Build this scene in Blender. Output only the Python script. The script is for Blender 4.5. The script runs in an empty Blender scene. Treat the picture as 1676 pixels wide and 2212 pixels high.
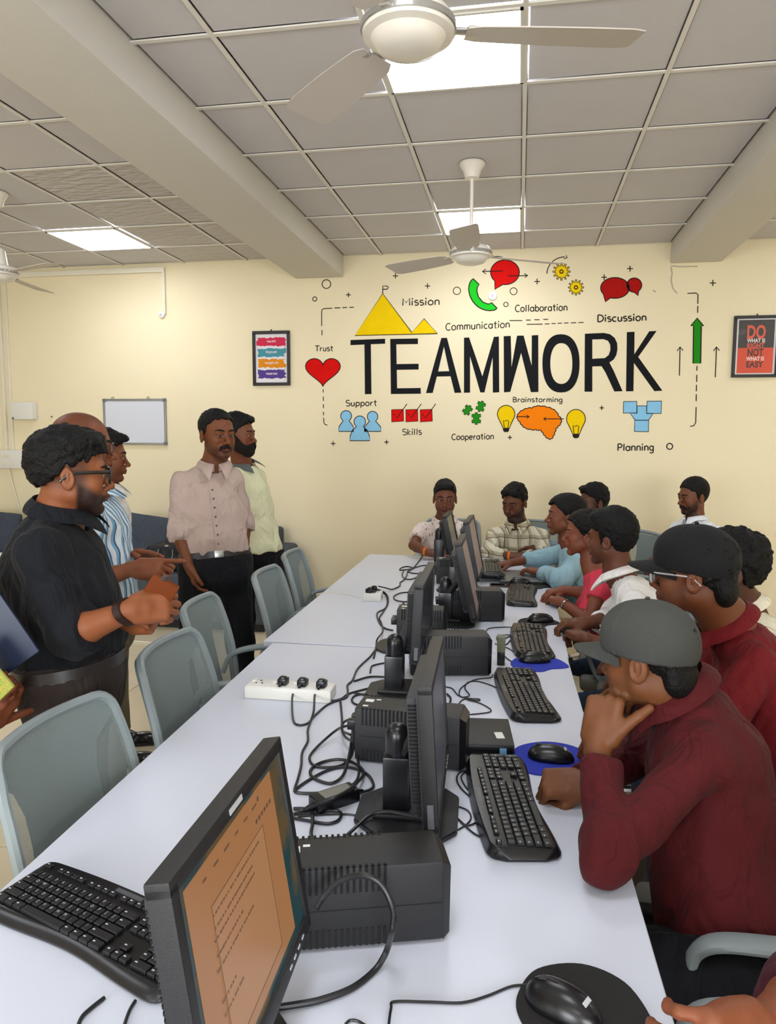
import bpy, bmesh, math, random
import numpy as np
from mathutils import Vector, Matrix, geometry
PI = math.pi
scene = bpy.context.scene
COL = scene.collection
# ------------------------------------------------------------------ camera
FPX, YAW, PIT, ROL, CAMZ = 1579.1, 0.1770, 0.1066, 0.0034, 1.593
_fw = np.array([-math.sin(YAW)*math.cos(PIT), math.cos(YAW)*math.cos(PIT), -math.sin(PIT)])
_r0 = np.array([math.cos(YAW), math.sin(YAW), 0.0])
_u0 = np.cross(_r0, _fw)
_rt = _r0*math.cos(ROL)+_u0*math.sin(ROL)
_up = -_r0*math.sin(ROL)+_u0*math.cos(ROL)
CAM = np.array([0.0, 0.0, CAMZ])
cam_data = bpy.data.cameras.new('camera')
cam_data.sensor_fit = 'VERTICAL'; cam_data.sensor_height = 36.0
cam_data.lens = FPX/2212*36.0
cam_data.clip_start = 0.02; cam_data.clip_end = 60
cam = bpy.data.objects.new('camera', cam_data); COL.objects.link(cam)
cam.matrix_world = Matrix(((_rt[0], _up[0], -_fw[0], 0), (_rt[1], _up[1], -_fw[1], 0),
                           (_rt[2], _up[2], -_fw[2], CAMZ), (0, 0, 0, 1)))
scene.camera = cam
# ------------------------------------------------------------------ world and exposure
world = bpy.data.worlds.new('world'); scene.world = world; world.use_nodes = True
world.node_tree.nodes['Background'].inputs[0].default_value = (0.72, 0.80, 0.90, 1)
world.node_tree.nodes['Background'].inputs[1].default_value = 0.25
scene.view_settings.view_transform = 'Standard'
scene.view_settings.look = 'None'
scene.view_settings.gamma = 1.0
scene.view_settings.use_curve_mapping = False
scene.view_settings.exposure = 0.0
PANEL_LIGHT = 14.8      # strength of the recessed LED ceiling panels

# added fill lamps behind the camera, posed as daylight from two unseen windows
for wx in (-2.4, 1.6):
    ld = bpy.data.lights.new('window_daylight', 'AREA'); ld.shape = 'RECTANGLE'; ld.size = 2.2; ld.size_y = 1.35; ld.energy = 172; ld.color = (0.90, 0.95, 1.0)
    lo = bpy.data.objects.new('window_daylight', ld); COL.objects.link(lo); lo.location = (wx, -3.50, 1.65); lo.rotation_euler = (PI/2, 0, 0)

# ------------------------------------------------------------------ measuring: where a ray of the photograph meets a plane of the room
def ray(a, b): return _fw+_rt*(a-838)/FPX+_up*(1106-b)/FPX
def AY(a, b, y): d = ray(a, b); return CAM+d*y/d[1]
def AX(a, b, x): d = ray(a, b); return CAM+d*x/d[0]
def AZ(a, b, z): d = ray(a, b); return CAM+d*(z-CAMZ)/d[2]
def AD(a, b, d): return CAM+ray(a, b)*d
def V(*a): return np.array(a, dtype=float)
def unit(v): v = np.asarray(v, float); return v/max(np.linalg.norm(v), 1e-9)

# ------------------------------------------------------------------ materials
_mats = {}
def s2l(c):
    return tuple(((x/255)/12.92 if x/255 <= 0.04045 else ((x/255+0.055)/1.055)**2.4) for x in c)
def mat(name, rgb, rough=0.5, metal=0.0, bump=0.0, bscale=200.0, var=0.0, vscale=8.0, emit=0.0, alpha=1.0, coat=0.0, spec=0.5, trans=0.0):
    """rgb: 0-255 surface colour; a little procedural variation and relief"""
    if name in _mats: return _mats[name]
    m = bpy.data.materials.new(name); m.use_nodes = True
    nt = m.node_tree; b = nt.nodes['Principled BSDF']
    col = s2l(rgb)
    b.inputs['Base Color'].default_value = (*col, 1)
    b.inputs['Roughness'].default_value = rough
    b.inputs['Metallic'].default_value = metal
    b.inputs['Specular IOR Level'].default_value = spec
    if coat: b.inputs['Coat Weight'].default_value = coat
    if trans: b.inputs['Transmission Weight'].default_value = trans
    if alpha < 1: b.inputs['Alpha'].default_value = alpha
    if emit:
        b.inputs['Emission Color'].default_value = (*col, 1); b.inputs['Emission Strength'].default_value = emit
    tc = nt.nodes.new('ShaderNodeTexCoord')
    if var:
        n = nt.nodes.new('ShaderNodeTexNoise'); n.inputs['Scale'].default_value = vscale; n.inputs['Detail'].default_value = 4
        nt.links.new(tc.outputs['Object'], n.inputs['Vector'])
        mx = nt.nodes.new('ShaderNodeMix'); mx.data_type = 'RGBA'
        mx.inputs[6].default_value = (*[x*(1-var) for x in col], 1); mx.inputs[7].default_value = (*[min(1, x*(1+var)) for x in col], 1)
        nt.links.new(n.outputs['Fac'], mx.inputs[0]); nt.links.new(mx.outputs[2], b.inputs['Base Color'])
    if bump:
        n = nt.nodes.new('ShaderNodeTexNoise'); n.inputs['Scale'].default_value = bscale; n.inputs['Detail'].default_value = 3
        nt.links.new(tc.outputs['Object'], n.inputs['Vector'])
        bp = nt.nodes.new('ShaderNodeBump'); bp.inputs['Strength'].default_value = bump; bp.inputs['Distance'].default_value = 0.002
        nt.links.new(n.outputs['Fac'], bp.inputs['Height']); nt.links.new(bp.outputs['Normal'], b.inputs['Normal'])
    _mats[name] = m
    return m

# ------------------------------------------------------------------ objects
def link(name, me, parent=None, mats=None, smooth=False, loc=None):
    o = bpy.data.objects.new(name, me); COL.objects.link(o)
    if mats is not None:
        for m in (mats if isinstance(mats, (list, tuple)) else [mats]): me.materials.append(m)
    if smooth: me.shade_smooth()
    if parent is not None:
        o.parent = parent
    if loc is not None: o.location = loc
    return o
def tag(o, label=None, cat=None, group=None, kind=None):
    if label: o['label'] = label
    if cat: o['category'] = cat
    if group: o['group'] = group
    if kind: o['kind'] = kind
    return o
def thing(name, label, cat, loc=(0, 0, 0), rz=0.0, group=None):
    o = bpy.data.objects.new(name, None); COL.objects.link(o); o.empty_display_size = 0.05
    o.location = loc; o.rotation_euler = (0, 0, rz)
    return tag(o, label, cat, group)
def copy_tree(o, parent=None):
    c = o.copy(); COL.objects.link(c); c.parent = parent
    for ch in list(o.children): copy_tree(ch, c)
    return c

class MB:
    """collects simple solids into one bmesh"""
    def __init__(s): s.bm = bmesh.new()
    def box(s, c, size, rot=None, bevel=0.0, seg=2):
        r = bmesh.ops.create_cube(s.bm, size=1.0)
        vs = r['verts']
        M = Matrix.Diagonal((*size, 1))
        bmesh.ops.transform(s.bm, matrix=M, verts=vs)
        if bevel:
            es = list({e for v in vs for e in v.link_edges})
            rb = bmesh.ops.bevel(s.bm, geom=es, offset=bevel, segments=seg, profile=0.6, affect='EDGES')
            vs = list({v for f in rb['faces'] for v in f.verts} | {v for v in vs if v.is_valid})
        M = Matrix.Translation(Vector(c))
        if rot is not None: M = M @ (rot.to_4x4() if hasattr(rot, 'to_4x4') else Matrix(rot).to_4x4())
        bmesh.ops.transform(s.bm, matrix=M, verts=vs)
        return s
    def cyl(s, a, b, r1, r2=None, n=20, cap=True):
        a = Vector(a); b = Vector(b); r2 = r1 if r2 is None else r2
        d = b-a; L = d.length
        r = bmesh.ops.create_cone(s.bm, cap_ends=cap, cap_tris=False, segments=n, radius1=r1, radius2=r2, depth=L)
        M = Matrix.Translation((a+b)/2) @ d.to_track_quat('Z', 'Y').to_matrix().to_4x4()
        bmesh.ops.transform(s.bm, matrix=M, verts=r['verts'])
        return s
    def sph(s, c, r, sc=(1, 1, 1), n=16):
        q = bmesh.ops.create_uvsphere(s.bm, u_segments=n, v_segments=max(6, n//2), radius=r)
        bmesh.ops.transform(s.bm, matrix=Matrix.Translation(Vector(c)) @ Matrix.Diagonal((*sc, 1)), verts=q['verts'])
        return s
    def lathe(s, prof, c=(0, 0, 0), n=32, axis=None):
        """profile of (radius, height)"""
        rings = []
        for (r, z) in prof:
            if r < 1e-6: rings.append([s.bm.verts.new((0, 0, z))])
            else: rings.append([s.bm.verts.new((r*math.cos(2*PI*i/n), r*math.sin(2*PI*i/n), z)) for i in range(n)])
        for a, b in zip(rings[:-1], rings[1:]):
            for i in range(n):
                j = (i+1) % n
                if len(a) == 1 and len(b) == 1: continue
                if len(a) == 1: s.bm.faces.new((a[0], b[j], b[i]))
                elif len(b) == 1: s.bm.faces.new((a[i], a[j], b[0]))
                else: s.bm.faces.new((a[i], a[j], b[j], b[i]))
        vs = [v for r in rings for v in r]
        M = Matrix.Translation(Vector(c))
        if axis is not None: M = M @ Vector(axis).to_track_quat('Z', 'Y').to_matrix().to_4x4()
        bmesh.ops.transform(s.bm, matrix=M, verts=vs)
        return s
    def tube(s, pts, r, n=8, closed=False, flat=None):
        """tube along points; r a number or one per point; flat=(w,h) gives an elliptical section"""
        pts = [Vector(p) for p in pts]; N = len(pts)
        rs = r if isinstance(r, (list, tuple)) else [r]*N
        rings = []; up = None
        for i, p in enumerate(pts):
            if closed: t = pts[(i+1) % N]-pts[i-1]
            else: t = pts[min(i+1, N-1)]-pts[max(i-1, 0)]
            if t.length < 1e-9: t = Vector((0, 0, 1))
            t.normalize()
            if up is None:
                up = Vector((0, 0, 1)) if abs(t.z) < 0.9 else Vector((1, 0, 0))
            x = t.cross(up)
            if x.length < 1e-6: x = t.orthogonal()
            x.normalize(); y = x.cross(t).normalized(); up = y
            a, b = (flat if flat else (rs[i], rs[i]))
            rings.append([s.bm.verts.new(p+x*(a*math.cos(2*PI*k/n))+y*(b*math.sin(2*PI*k/n))) for k in range(n)])
        for i in range(N if closed else N-1):
            a, b = rings[i], rings[(i+1) % N]
            for k in range(n):
                s.bm.faces.new((a[k], a[(k+1) % n], b[(k+1) % n], b[k]))
        if not closed:
            s.bm.faces.new(rings[0][::-1]); s.bm.faces.new(rings[-1])
        return s
    def poly(s, pts, h=0.0, d=(0, 0, 1)):
        """flat polygon, extruded by h along d"""
        d = Vector(d)
        vs = [s.bm.verts.new(Vector(p)) for p in pts]
        f = s.bm.faces.new(vs)
        if h:
            vt = [s.bm.verts.new(Vector(p)+d*h) for p in pts]
            s.bm.faces.new(vt[::-1]) 
            n = len(vs)
            for i in range(n): s.bm.faces.new((vs[i], vt[i], vt[(i+1) % n], vs[(i+1) % n]))
        return s
    def grid(s, fn, nu, nv, thick=0.0):
        g = [[s.bm.verts.new(Vector(fn(i/nu, j/nv))) for j in range(nv+1)] for i in range(nu+1)]
        fs = []
        for i in range(nu):
            for j in range(nv):
                fs.append(s.bm.faces.new((g[i][j], g[i+1][j], g[i+1][j+1], g[i][j+1])))
        if thick:
            s.bm.normal_update()
            bmesh.ops.solidify(s.bm, geom=fs, thickness=thick)
        return s
    def done(s, name, m=None, parent=None, smooth=True, angle=35, loc=None, fix=True):
        if fix: bmesh.ops.recalc_face_normals(s.bm, faces=s.bm.faces)
        me = bpy.data.meshes.new(name); s.bm.to_mesh(me); s.bm.free()
        if smooth:
            me.shade_smooth()
            try: me.set_sharp_from_angle(angle=math.radians(angle))
            except Exception: pass
        return link(name, me, parent, m, False, loc)

def arc_pts(cx, cy, r, a0, a1, n):
    return [(cx+r*math.cos(a0+(a1-a0)*i/n), cy+r*math.sin(a0+(a1-a0)*i/n)) for i in range(n+1)]
def rrect(w, h, r, n=5):
    out = []
    for cx, cy, a in ((w/2-r, h/2-r, 0), (-w/2+r, h/2-r, PI/2), (-w/2+r, -h/2+r, PI), (w/2-r, -h/2+r, 1.5*PI)):
        out += arc_pts(cx, cy, r, a, a+PI/2, n)
    return out
def catmull(pts, n=8, closed=False):
    P = [np.array(p, float) for p in pts]; N = len(P); out = []
    rng = range(N if closed else N-1)
    for i in rng:
        p0 = P[(i-1) % N] if closed or i > 0 else P[i]*2-P[i+1]
        p1 = P[i]; p2 = P[(i+1) % N]
        p3 = P[(i+2) % N] if closed or i+2 < N else P[i+1]*2-P[i]
        for k in range(n):
            t = k/n
            out.append(0.5*((2*p1)+(-p0+p2)*t+(2*p0-5*p1+4*p2-p3)*t*t+(-p0+3*p1-3*p2+p3)*t**3))
    if not closed: out.append(P[-1])
    return out

# ------------------------------------------------------------------ signed distance modelling (bodies, clothes, hair)
f32 = np.float32
def _hash(ix, iy, iz, seed):
    h = (ix*374761393+iy*668265263+iz*2147483647+seed*144665) & 0x7fffffff
    h = (h ^ (h >> 13))*1274126177 & 0x7fffffff
    return ((h ^ (h >> 16)) & 0xffff).astype(f32)/32768.0-1.0
def noise3(P, scale, seed=0):
    q = P*scale; i = np.floor(q).astype(np.int64); f = (q-i).astype(f32); f = f*f*(3-2*f)
    out = 0
    for dx in (0, 1):
        wx = f[:, 0] if dx else 1-f[:, 0]
        for dy in (0, 1):
            wy = f[:, 1] if dy else 1-f[:, 1]
            for dz in (0, 1):
                wz = f[:, 2] if dz else 1-f[:, 2]
                out = out+wx*wy*wz*_hash(i[:, 0]+dx, i[:, 1]+dy, i[:, 2]+dz, seed)
    return out
class Sdf:
    """a list of shapes joined smoothly; evaluated only where each matters"""
    def __init__(s): s.ops = []; s.post = []; s.lo = V(9, 9, 9); s.hi = V(-9, -9, -9)
    def _grow(s, c, r):
        s.lo = np.minimum(s.lo, np.asarray(c)-r); s.hi = np.maximum(s.hi, np.asarray(c)+r)
    def add(s, fn, c, R, k=0.02, op='u'):
        s.ops.append((fn, np.asarray(c, f32), float(R), k, op))
        if op == 'u': s._grow(c, R)
        return s
    def sphere(s, c, r, k=0.02, op='u'):
        c = np.asarray(c, f32)
        return s.add(lambda P: np.linalg.norm(P-c, axis=1)-r, c, r, k, op)
    def ell(s, c, r, k=0.02, op='u', rot=None):
        c = np.asarray(c, f32); r = np.asarray(r, f32)
        Rm = None if rot is None else np.asarray(rot, f32)
        def fn(P):
            q = P-c
            if Rm is not None: q = q@Rm
            k0 = np.linalg.norm(q/r, axis=1); k1 = np.linalg.norm(q/(r*r), axis=1)
            return k0*(k0-1)/np.maximum(k1, 1e-6)
        return s.add(fn, c, float(max(r)), k, op)
    def cone(s, a, b, r1, r2, k=0.02, op='u'):
        a = np.asarray(a, f32); b = np.asarray(b, f32); ab = b-a; L2 = float(ab@ab)+1e-12
        def fn(P):
            q = P-a; t = np.clip(q@ab/L2, 0, 1)
            return np.linalg.norm(q-t[:, None]*ab, axis=1)-(r1+(r2-r1)*t)
        return s.add(fn, (a+b)/2, math.sqrt(L2)/2+max(r1, r2), k, op)
    def box(s, c, half, rad, rot, k=0.01, op='u'):
        c = np.asarray(c, f32); hf = np.asarray(half, f32)-rad; Rm = np.asarray(rot, f32)
        def fn(P):
            q = np.abs((P-c)@Rm)-hf
            return np.linalg.norm(np.maximum(q, 0), axis=1)+np.minimum(q.max(1), 0)-rad
        return s.add(fn, c, float(np.linalg.norm(half)), k, op)
    def loft(s, st, lat, k=0.03, op='u'):
        """body-like section loft; st = [(centre, halfwidth, halfdepth)] ; lat = sideways unit vector"""
        C = [np.asarray(q[0], f32) for q in st]; lat = np.asarray(lat, f32)
        cc = sum(C)/len(C); R = max(np.linalg.norm(c-cc) for c in C)+max(max(q[1], q[2]) for q in st)
        def fn(P):
            best = None
            for i in range(len(C)-1):
                a, b = C[i], C[i+1]; ab = b-a; L2 = float(ab@ab)+1e-9
                q = P-a; t = q@ab/L2; tc = np.clip(t, 0, 1)
                w = st[i][1]+(st[i+1][1]-st[i][1])*tc; d = st[i][2]+(st[i+1][2]-st[i][2])*tc
                rel = q-tc[:, None]*ab
                axd = ab/math.sqrt(L2); fwd = np.cross(axd, lat); fwd /= np.linalg.norm(fwd); l2 = np.cross(fwd, axd)
                x = rel@l2; y = rel@fwd; z = rel@axd
                m = np.minimum(w, d)
                k0 = np.sqrt((x/w)**2+(y/d)**2+(z/m)**2)
                k1 = np.sqrt((x/w**2)**2+(y/d**2)**2+(z/m**2)**2)
                dd = np.where(k0 < 0.05, -m, k0*(k0-1)/np.maximum(k1, 1e-4))
                best = dd if best is None else np.minimum(best, dd)-np.maximum(0.02-np.abs(best-dd), 0)**2/0.08
            return best
        return s.add(fn, cc, R, k, op)
    def group(s, sub, o, Rm, sc, c, R, k=0.02, op='u'):
        """another Sdf placed in its own frame: world = o + Rm @ (local*sc)"""
        o = np.asarray(o, f32); Rm = np.asarray(Rm, f32)
        wc = o+Rm@(np.asarray(c, f32)*sc)
        return s.add(lambda P: sub((P-o)@Rm/sc)*sc, wc, R*sc, k, op)
    def plane(s, p, n, k=0.004):
        """keep the side n points away from (d = (P-p).n)"""
        p = np.asarray(p, f32); n = np.asarray(unit(n), f32)
        s.ops.append((lambda P: (P-p)@n, None, 0, k, 'i')); return s
    def noise(s, fn): s.post.append(fn); return s
    def __call__(s, P):
        P = P.astype(f32); d = np.full(len(P), 1.0, f32)
        for fn, c, R, k, op in s.ops:
            if c is not None:
                m = ((P-c)**2).sum(1) < (R+0.06+k)**2
                if not m.any(): continue
                idx = None if m.all() else np.nonzero(m)[0]
            else: idx = None
            Q = P if idx is None else P[idx]
            e = fn(Q).astype(f32); a = d if idx is None else d[idx]
            if op == 'u': h = np.maximum(k-np.abs(a-e), 0); v = np.minimum(a, e)-h*h/(4*k+1e-9)
            elif op == 's': e = -e; h = np.maximum(k-np.abs(a-e), 0); v = np.maximum(a, e)+h*h/(4*k+1e-9)
            else: h = np.maximum(k-np.abs(a-e), 0); v = np.maximum(a, e)+h*h/(4*k+1e-9)
            if idx is None: d = v
            else: d[idx] = v
        for fn in s.post: d = d+fn(P).astype(f32)
        return d

def mesh_sdf(sdf, h, pad=0.012, B=8, slack=0.03, refine=1):
    """naive surface nets over the blocks the surface runs through -> verts, quads"""
    lo = sdf.lo-pad; hi = sdf.hi+pad
    nb = np.maximum(np.ceil((hi-lo)/(h*B)).astype(int), 1)
    n = nb*B+1
    bc = np.stack(np.meshgrid(*[np.arange(k) for k in nb], indexing='ij'), -1).reshape(-1, 3)
    cen = lo+(bc+0.5)*B*h
    dc = sdf(cen)
    keep = np.abs(dc) < (B*h*0.87+slack)
    sign = np.where(dc < 0, -1.0, 1.0).astype(f32).reshape(nb)
    D = np.repeat(np.repeat(np.repeat(sign, B, 0), B, 1), B, 2)
    D = np.pad(D, ((0, 1), (0, 1), (0, 1)), mode='edge')
    kb = bc[keep]
    if len(kb) == 0: return np.zeros((0, 3)), np.zeros((0, 4), int)
    oc = np.stack(np.meshgrid(*[np.arange(B)]*3, indexing='ij'), -1).reshape(-1, 3)
    cells = (kb[:, None, :]*B+oc[None]).reshape(-1, 3)
    # lattice points: every block's own corner set incl. its far faces
    op = np.stack(np.meshgrid(*[np.arange(B+1)]*3, indexing='ij'), -1).reshape(-1, 3)
    mark = np.zeros(D.shape, bool)
    for blk in kb*B: mark[blk[0]:blk[0]+B+1, blk[1]:blk[1]+B+1, blk[2]:blk[2]+B+1] = True
    pi = np.argwhere(mark)
    vals = np.empty(len(pi), f32)
    for s0 in range(0, len(pi), 400000):
        q = pi[s0:s0+400000]; vals[s0:s0+400000] = sdf(lo+q*h)
    D[pi[:, 0], pi[:, 1], pi[:, 2]] = vals
    sy, sx = D.shape[1]*D.shape[2], D.shape[2]
    Df = D.ravel(); base = cells[:, 0]*sy+cells[:, 1]*sx+cells[:, 2]
    offs = [(i, j, k) for i in (0, 1) for j in (0, 1) for k in (0, 1)]
    cv = np.stack([Df[base+o[0]*sy+o[1]*sx+o[2]] for o in offs], 1)
    ins = cv < 0; act = ins.any(1) & ~ins.all(1)
    cells = cells[act]; cv = cv[act]; base = base[act]
    acc = np.zeros((len(cells), 3), f32); cnt = np.zeros(len(cells), f32)
    O = np.array(offs, f32)
    for a in range(8):
        for b in range(a+1, 8):
            if np.abs(O[a]-O[b]).sum() != 1: continue
            va, vb = cv[:, a], cv[:, b]; m = (va < 0) != (vb < 0)
            t = np.where(m, va/(va-vb+1e-20), 0)
            acc += np.where(m[:, None], O[a]+(O[b]-O[a])*t[:, None], 0); cnt += m
    vert = lo+(cells+acc/cnt[:, None])*h
    idm = np.full(D.size, -1, np.int32); idm[base] = np.arange(len(base), dtype=np.int32)
    quads = []
    strides = (sy, sx, 1)
    for ax in range(3):
        a = strides[ax]; b = strides[(ax+1) % 3]; c = strides[(ax+2) % 3]
        v0 = Df[base]; e = base+a
        m = (v0 < 0) != (Df[np.minimum(e, Df.size-1)] < 0)
        bb = base[m]; v = v0[m] < 0
        q = np.stack([idm[bb], idm[bb-b], idm[bb-b-c], idm[bb-c]], 1)
        ok = (q >= 0).all(1); q = q[ok]; v = v[ok]
        q[~v] = q[~v][:, ::-1]
        quads.append(q)
    quads = np.concatenate(quads)
    for _ in range(refine):
        e = h*0.3; d0 = sdf(vert)
        g = np.stack([sdf(vert+np.array(o)*e)-d0 for o in ((1, 0, 0), (0, 1, 0), (0, 0, 1))], 1)/e
        gn = np.maximum((g*g).sum(1), 0.05)
        step = g*(d0/gn)[:, None]; L = np.linalg.norm(step, axis=1)
        step *= np.minimum(1, 0.7*h/np.maximum(L, 1e-9))[:, None]
        vert = vert-step
    return vert, quads
def np_mesh(name, verts, quads):
    me = bpy.data.meshes.new(name)
    me.vertices.add(len(verts)); me.vertices.foreach_set('co', np.asarray(verts, f32).ravel())
    nq = len(quads); k = quads.shape[1]
    me.loops.add(nq*k); me.loops.foreach_set('vertex_index', quads.astype(np.int32).ravel())
    me.polygons.add(nq); me.polygons.foreach_set('loop_start', np.arange(0, nq*k, k, dtype=np.int32))
    me.update(calc_edges=True); me.validate(); me.shade_smooth()
    return me
def biggest(verts, quads):
    """keep only the largest connected piece"""
    n = len(verts); lab = np.arange(n)
    e = np.concatenate([quads[:, [0, 1]], quads[:, [1, 2]], quads[:, [2, 3]], quads[:, [3, 0]]])
    while True:
        m = np.minimum(lab[e[:, 0]], lab[e[:, 1]]); old = lab.copy()
        np.minimum.at(lab, e[:, 0], m); np.minimum.at(lab, e[:, 1], m)
        lab = lab[lab]; lab = lab[lab]
        if (lab == old).all(): break
    u, c = np.unique(lab, return_counts=True); best = u[c.argmax()]
    keep = lab == best; idx = np.cumsum(keep)-1
    q = quads[keep[quads[:, 0]]]
    return verts[keep], idx[q]
def sdf_obj(name, sdf, h, m, parent, root, single=True, color=None, **kw):
    v, q = mesh_sdf(sdf, h, **kw)
    if single and len(v): v, q = biggest(v, q)
    me = np_mesh(name, v-np.asarray(root), q)
    if color is not None:
        c = color(v); a = me.color_attributes.new('tint', 'FLOAT_COLOR', 'POINT')
        a.data.foreach_set('color', np.concatenate([c, np.ones((len(c), 1))], 1).astype(f32).ravel())
    return link(name, me, parent, m)
# ------------------------------------------------------------------ people: the parts a figure is made of
def skin_mat():
    if 'skin' in _mats: return _mats['skin']
    m = bpy.data.materials.new('skin'); m.use_nodes = True; nt = m.node_tree; b = nt.nodes['Principled BSDF']
    a = nt.nodes.new('ShaderNodeAttribute'); a.attribute_name = 'tint'
    n = nt.nodes.new('ShaderNodeTexNoise'); n.inputs['Scale'].default_value = 60; n.inputs['Detail'].default_value = 4
    mx = nt.nodes.new('ShaderNodeMix'); mx.data_type = 'RGBA'; mx.blend_type = 'MULTIPLY'; mx.inputs[0].default_value = 0.25
    nt.links.new(a.outputs['Color'], mx.inputs[6]); nt.links.new(n.outputs['Color'], mx.inputs[7])
    nt.links.new(mx.outputs[2], b.inputs['Base Color'])
    b.inputs['Roughness'].default_value = 0.5; b.inputs['Specular IOR Level'].default_value = 0.32
    b.inputs['Subsurface Weight'].default_value = 0.08; b.inputs['Subsurface Radius'].default_value = (0.02, 0.008, 0.004)
    b.inputs['Subsurface Scale'].default_value = 0.3
    n2 = nt.nodes.new('ShaderNodeTexNoise'); n2.inputs['Scale'].default_value = 350
    bp = nt.nodes.new('ShaderNodeBump'); bp.inputs['Strength'].default_value = 0.15; bp.inputs['Distance'].default_value = 0.002
    nt.links.new(n2.outputs['Fac'], bp.inputs['Height']); nt.links.new(bp.outputs['Normal'], b.inputs['Normal'])
    _mats['skin'] = m; return m
def hair_mat(name, rgb, scale=90):
    if name in _mats: return _mats[name]
    m = mat(name, rgb, 0.62, spec=0.22, var=0.5, vscale=70, bump=0.9, bscale=scale)
    nt = m.node_tree
    for n in nt.nodes:
        if n.type == 'BUMP': n.inputs['Distance'].default_value = 0.006
    return m
def cloth(name, rgb, rough=0.85, var=0.08, weave=900, pattern=None, fold=0.75):
    """woven cloth; pattern gives 'stripes', 'checks' or 'floral'"""
    if name in _mats: return _mats[name]
    m = mat(name, rgb, rough, var=var, vscale=9, spec=0.25)
    nt = m.node_tree; b = nt.nodes['Principled BSDF']; L = nt.links
    b.inputs['Sheen Weight'].default_value = 0.02
    tc = nt.nodes.new('ShaderNodeTexCoord')
    n1 = nt.nodes.new('ShaderNodeTexNoise'); n1.inputs['Scale'].default_value = 14; n1.inputs['Detail'].default_value = 2; n1.inputs['Distortion'].default_value = 1.2
    mp = nt.nodes.new('ShaderNodeMapping'); mp.inputs['Scale'].default_value = (1, 1, 0.55)
    L.new(tc.outputs['Object'], mp.inputs[0]); L.new(mp.outputs[0], n1.inputs['Vector'])
    n2 = nt.nodes.new('ShaderNodeTexNoise'); n2.inputs['Scale'].default_value = weave
    L.new(tc.outputs['Object'], n2.inputs['Vector'])
    b1 = nt.nodes.new('ShaderNodeBump'); b1.inputs['Strength'].default_value = fold; b1.inputs['Distance'].default_value = 0.030
    b2 = nt.nodes.new('ShaderNodeBump'); b2.inputs['Strength'].default_value = 0.25; b2.inputs['Distance'].default_value = 0.0015
    L.new(n1.outputs['Fac'], b1.inputs['Height']); L.new(n2.outputs['Fac'], b2.inputs['Height'])
    L.new(b1.outputs['Normal'], b2.inputs['Normal']); L.new(b2.outputs['Normal'], b.inputs['Normal'])
    if pattern:
        kind, args = pattern
        base = b.inputs['Base Color'].links[0].from_socket
        sep = nt.nodes.new('ShaderNodeSeparateXYZ'); L.new(tc.outputs['Object'], sep.inputs[0])
        def math(op, a, c=None):
            q = nt.nodes.new('ShaderNodeMath'); q.operation = op
            for i, x in enumerate((a, c)):
                if x is None: continue
                if isinstance(x, (int, float)): q.inputs[i].default_value = x
                else: L.new(x, q.inputs[i])
            return q.outputs[0]
        def band(sock, period, duty):
            return math('LESS_THAN', math('FRACT', math('DIVIDE', math('ADD', sock, 10.0), period)), duty)
        def over(base, rgb2, fac):
            mx = nt.nodes.new('ShaderNodeMix'); mx.data_type = 'RGBA'
            L.new(base, mx.inputs[6]); mx.inputs[7].default_value = (*s2l(rgb2), 1); L.new(fac, mx.inputs[0]); return mx.outputs[2]
        if kind == 'stripes':
            dirv, lst = args
            u = math('ADD', math('MULTIPLY', sep.outputs[0], dirv[0]), math('ADD', math('MULTIPLY', sep.outputs[1], dirv[1]), math('MULTIPLY', sep.outputs[2], dirv[2])))
            nz = nt.nodes.new('ShaderNodeTexNoise'); nz.inputs['Scale'].default_value = 4; L.new(tc.outputs['Object'], nz.inputs['Vector'])
            u = math('ADD', u, math('MULTIPLY', nz.outputs['Fac'], 0.045))
            for per, duty, c in lst: base = over(base, c, band(u, per, duty))
        elif kind == 'checks':
            for ax, per, duty, c, f in args:
                nz = nt.nodes.new('ShaderNodeTexNoise'); nz.inputs['Scale'].default_value = 7; L.new(tc.outputs['Object'], nz.inputs['Vector'])
                s = sep.outputs[2] if ax == 'z' else (math('ADD', sep.outputs[0], math('MULTIPLY', sep.outputs[1], 0.6)))
                s = math('ADD', s, math('MULTIPLY', nz.outputs['Fac'], 0.03))
                base = over(base, c, math('MULTIPLY', band(s, per, duty), f))
        elif kind == 'floral':
            for sc, th, c, zs in args:
                v = nt.nodes.new('ShaderNodeTexVoronoi'); v.inputs['Scale'].default_value = sc
                mp2 = nt.nodes.new('ShaderNodeMapping'); mp2.inputs['Scale'].default_value = (1, 1, zs)
                L.new(tc.outputs['Object'], mp2.inputs[0]); L.new(mp2.outputs[0], v.inputs['Vector'])
                base = over(base, c, math('LESS_THAN', v.outputs['Distance'], th))
        L.new(base, b.inputs['Base Color'])
    return m

def axes(face, up=(0, 0, 1), roll=0.0):
    f = unit(face); r = unit(np.cross(f, up)); u = np.cross(r, f)
    if roll:
        r, u = r*math.cos(roll)+u*math.sin(roll), -r*math.sin(roll)+u*math.cos(roll)
    return np.stack([r, f, u], 1)     # columns: right, forward, up
def head_axes(yaw, pitch=0.0, roll=0.0):
    """yaw in degrees: 0 looks along +y, 90 looks to -x ; pitch down positive"""
    a, p = math.radians(yaw), math.radians(pitch)
    return axes((-math.sin(a)*math.cos(p), math.cos(a)*math.cos(p), -math.sin(p)), roll=math.radians(roll))

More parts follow.
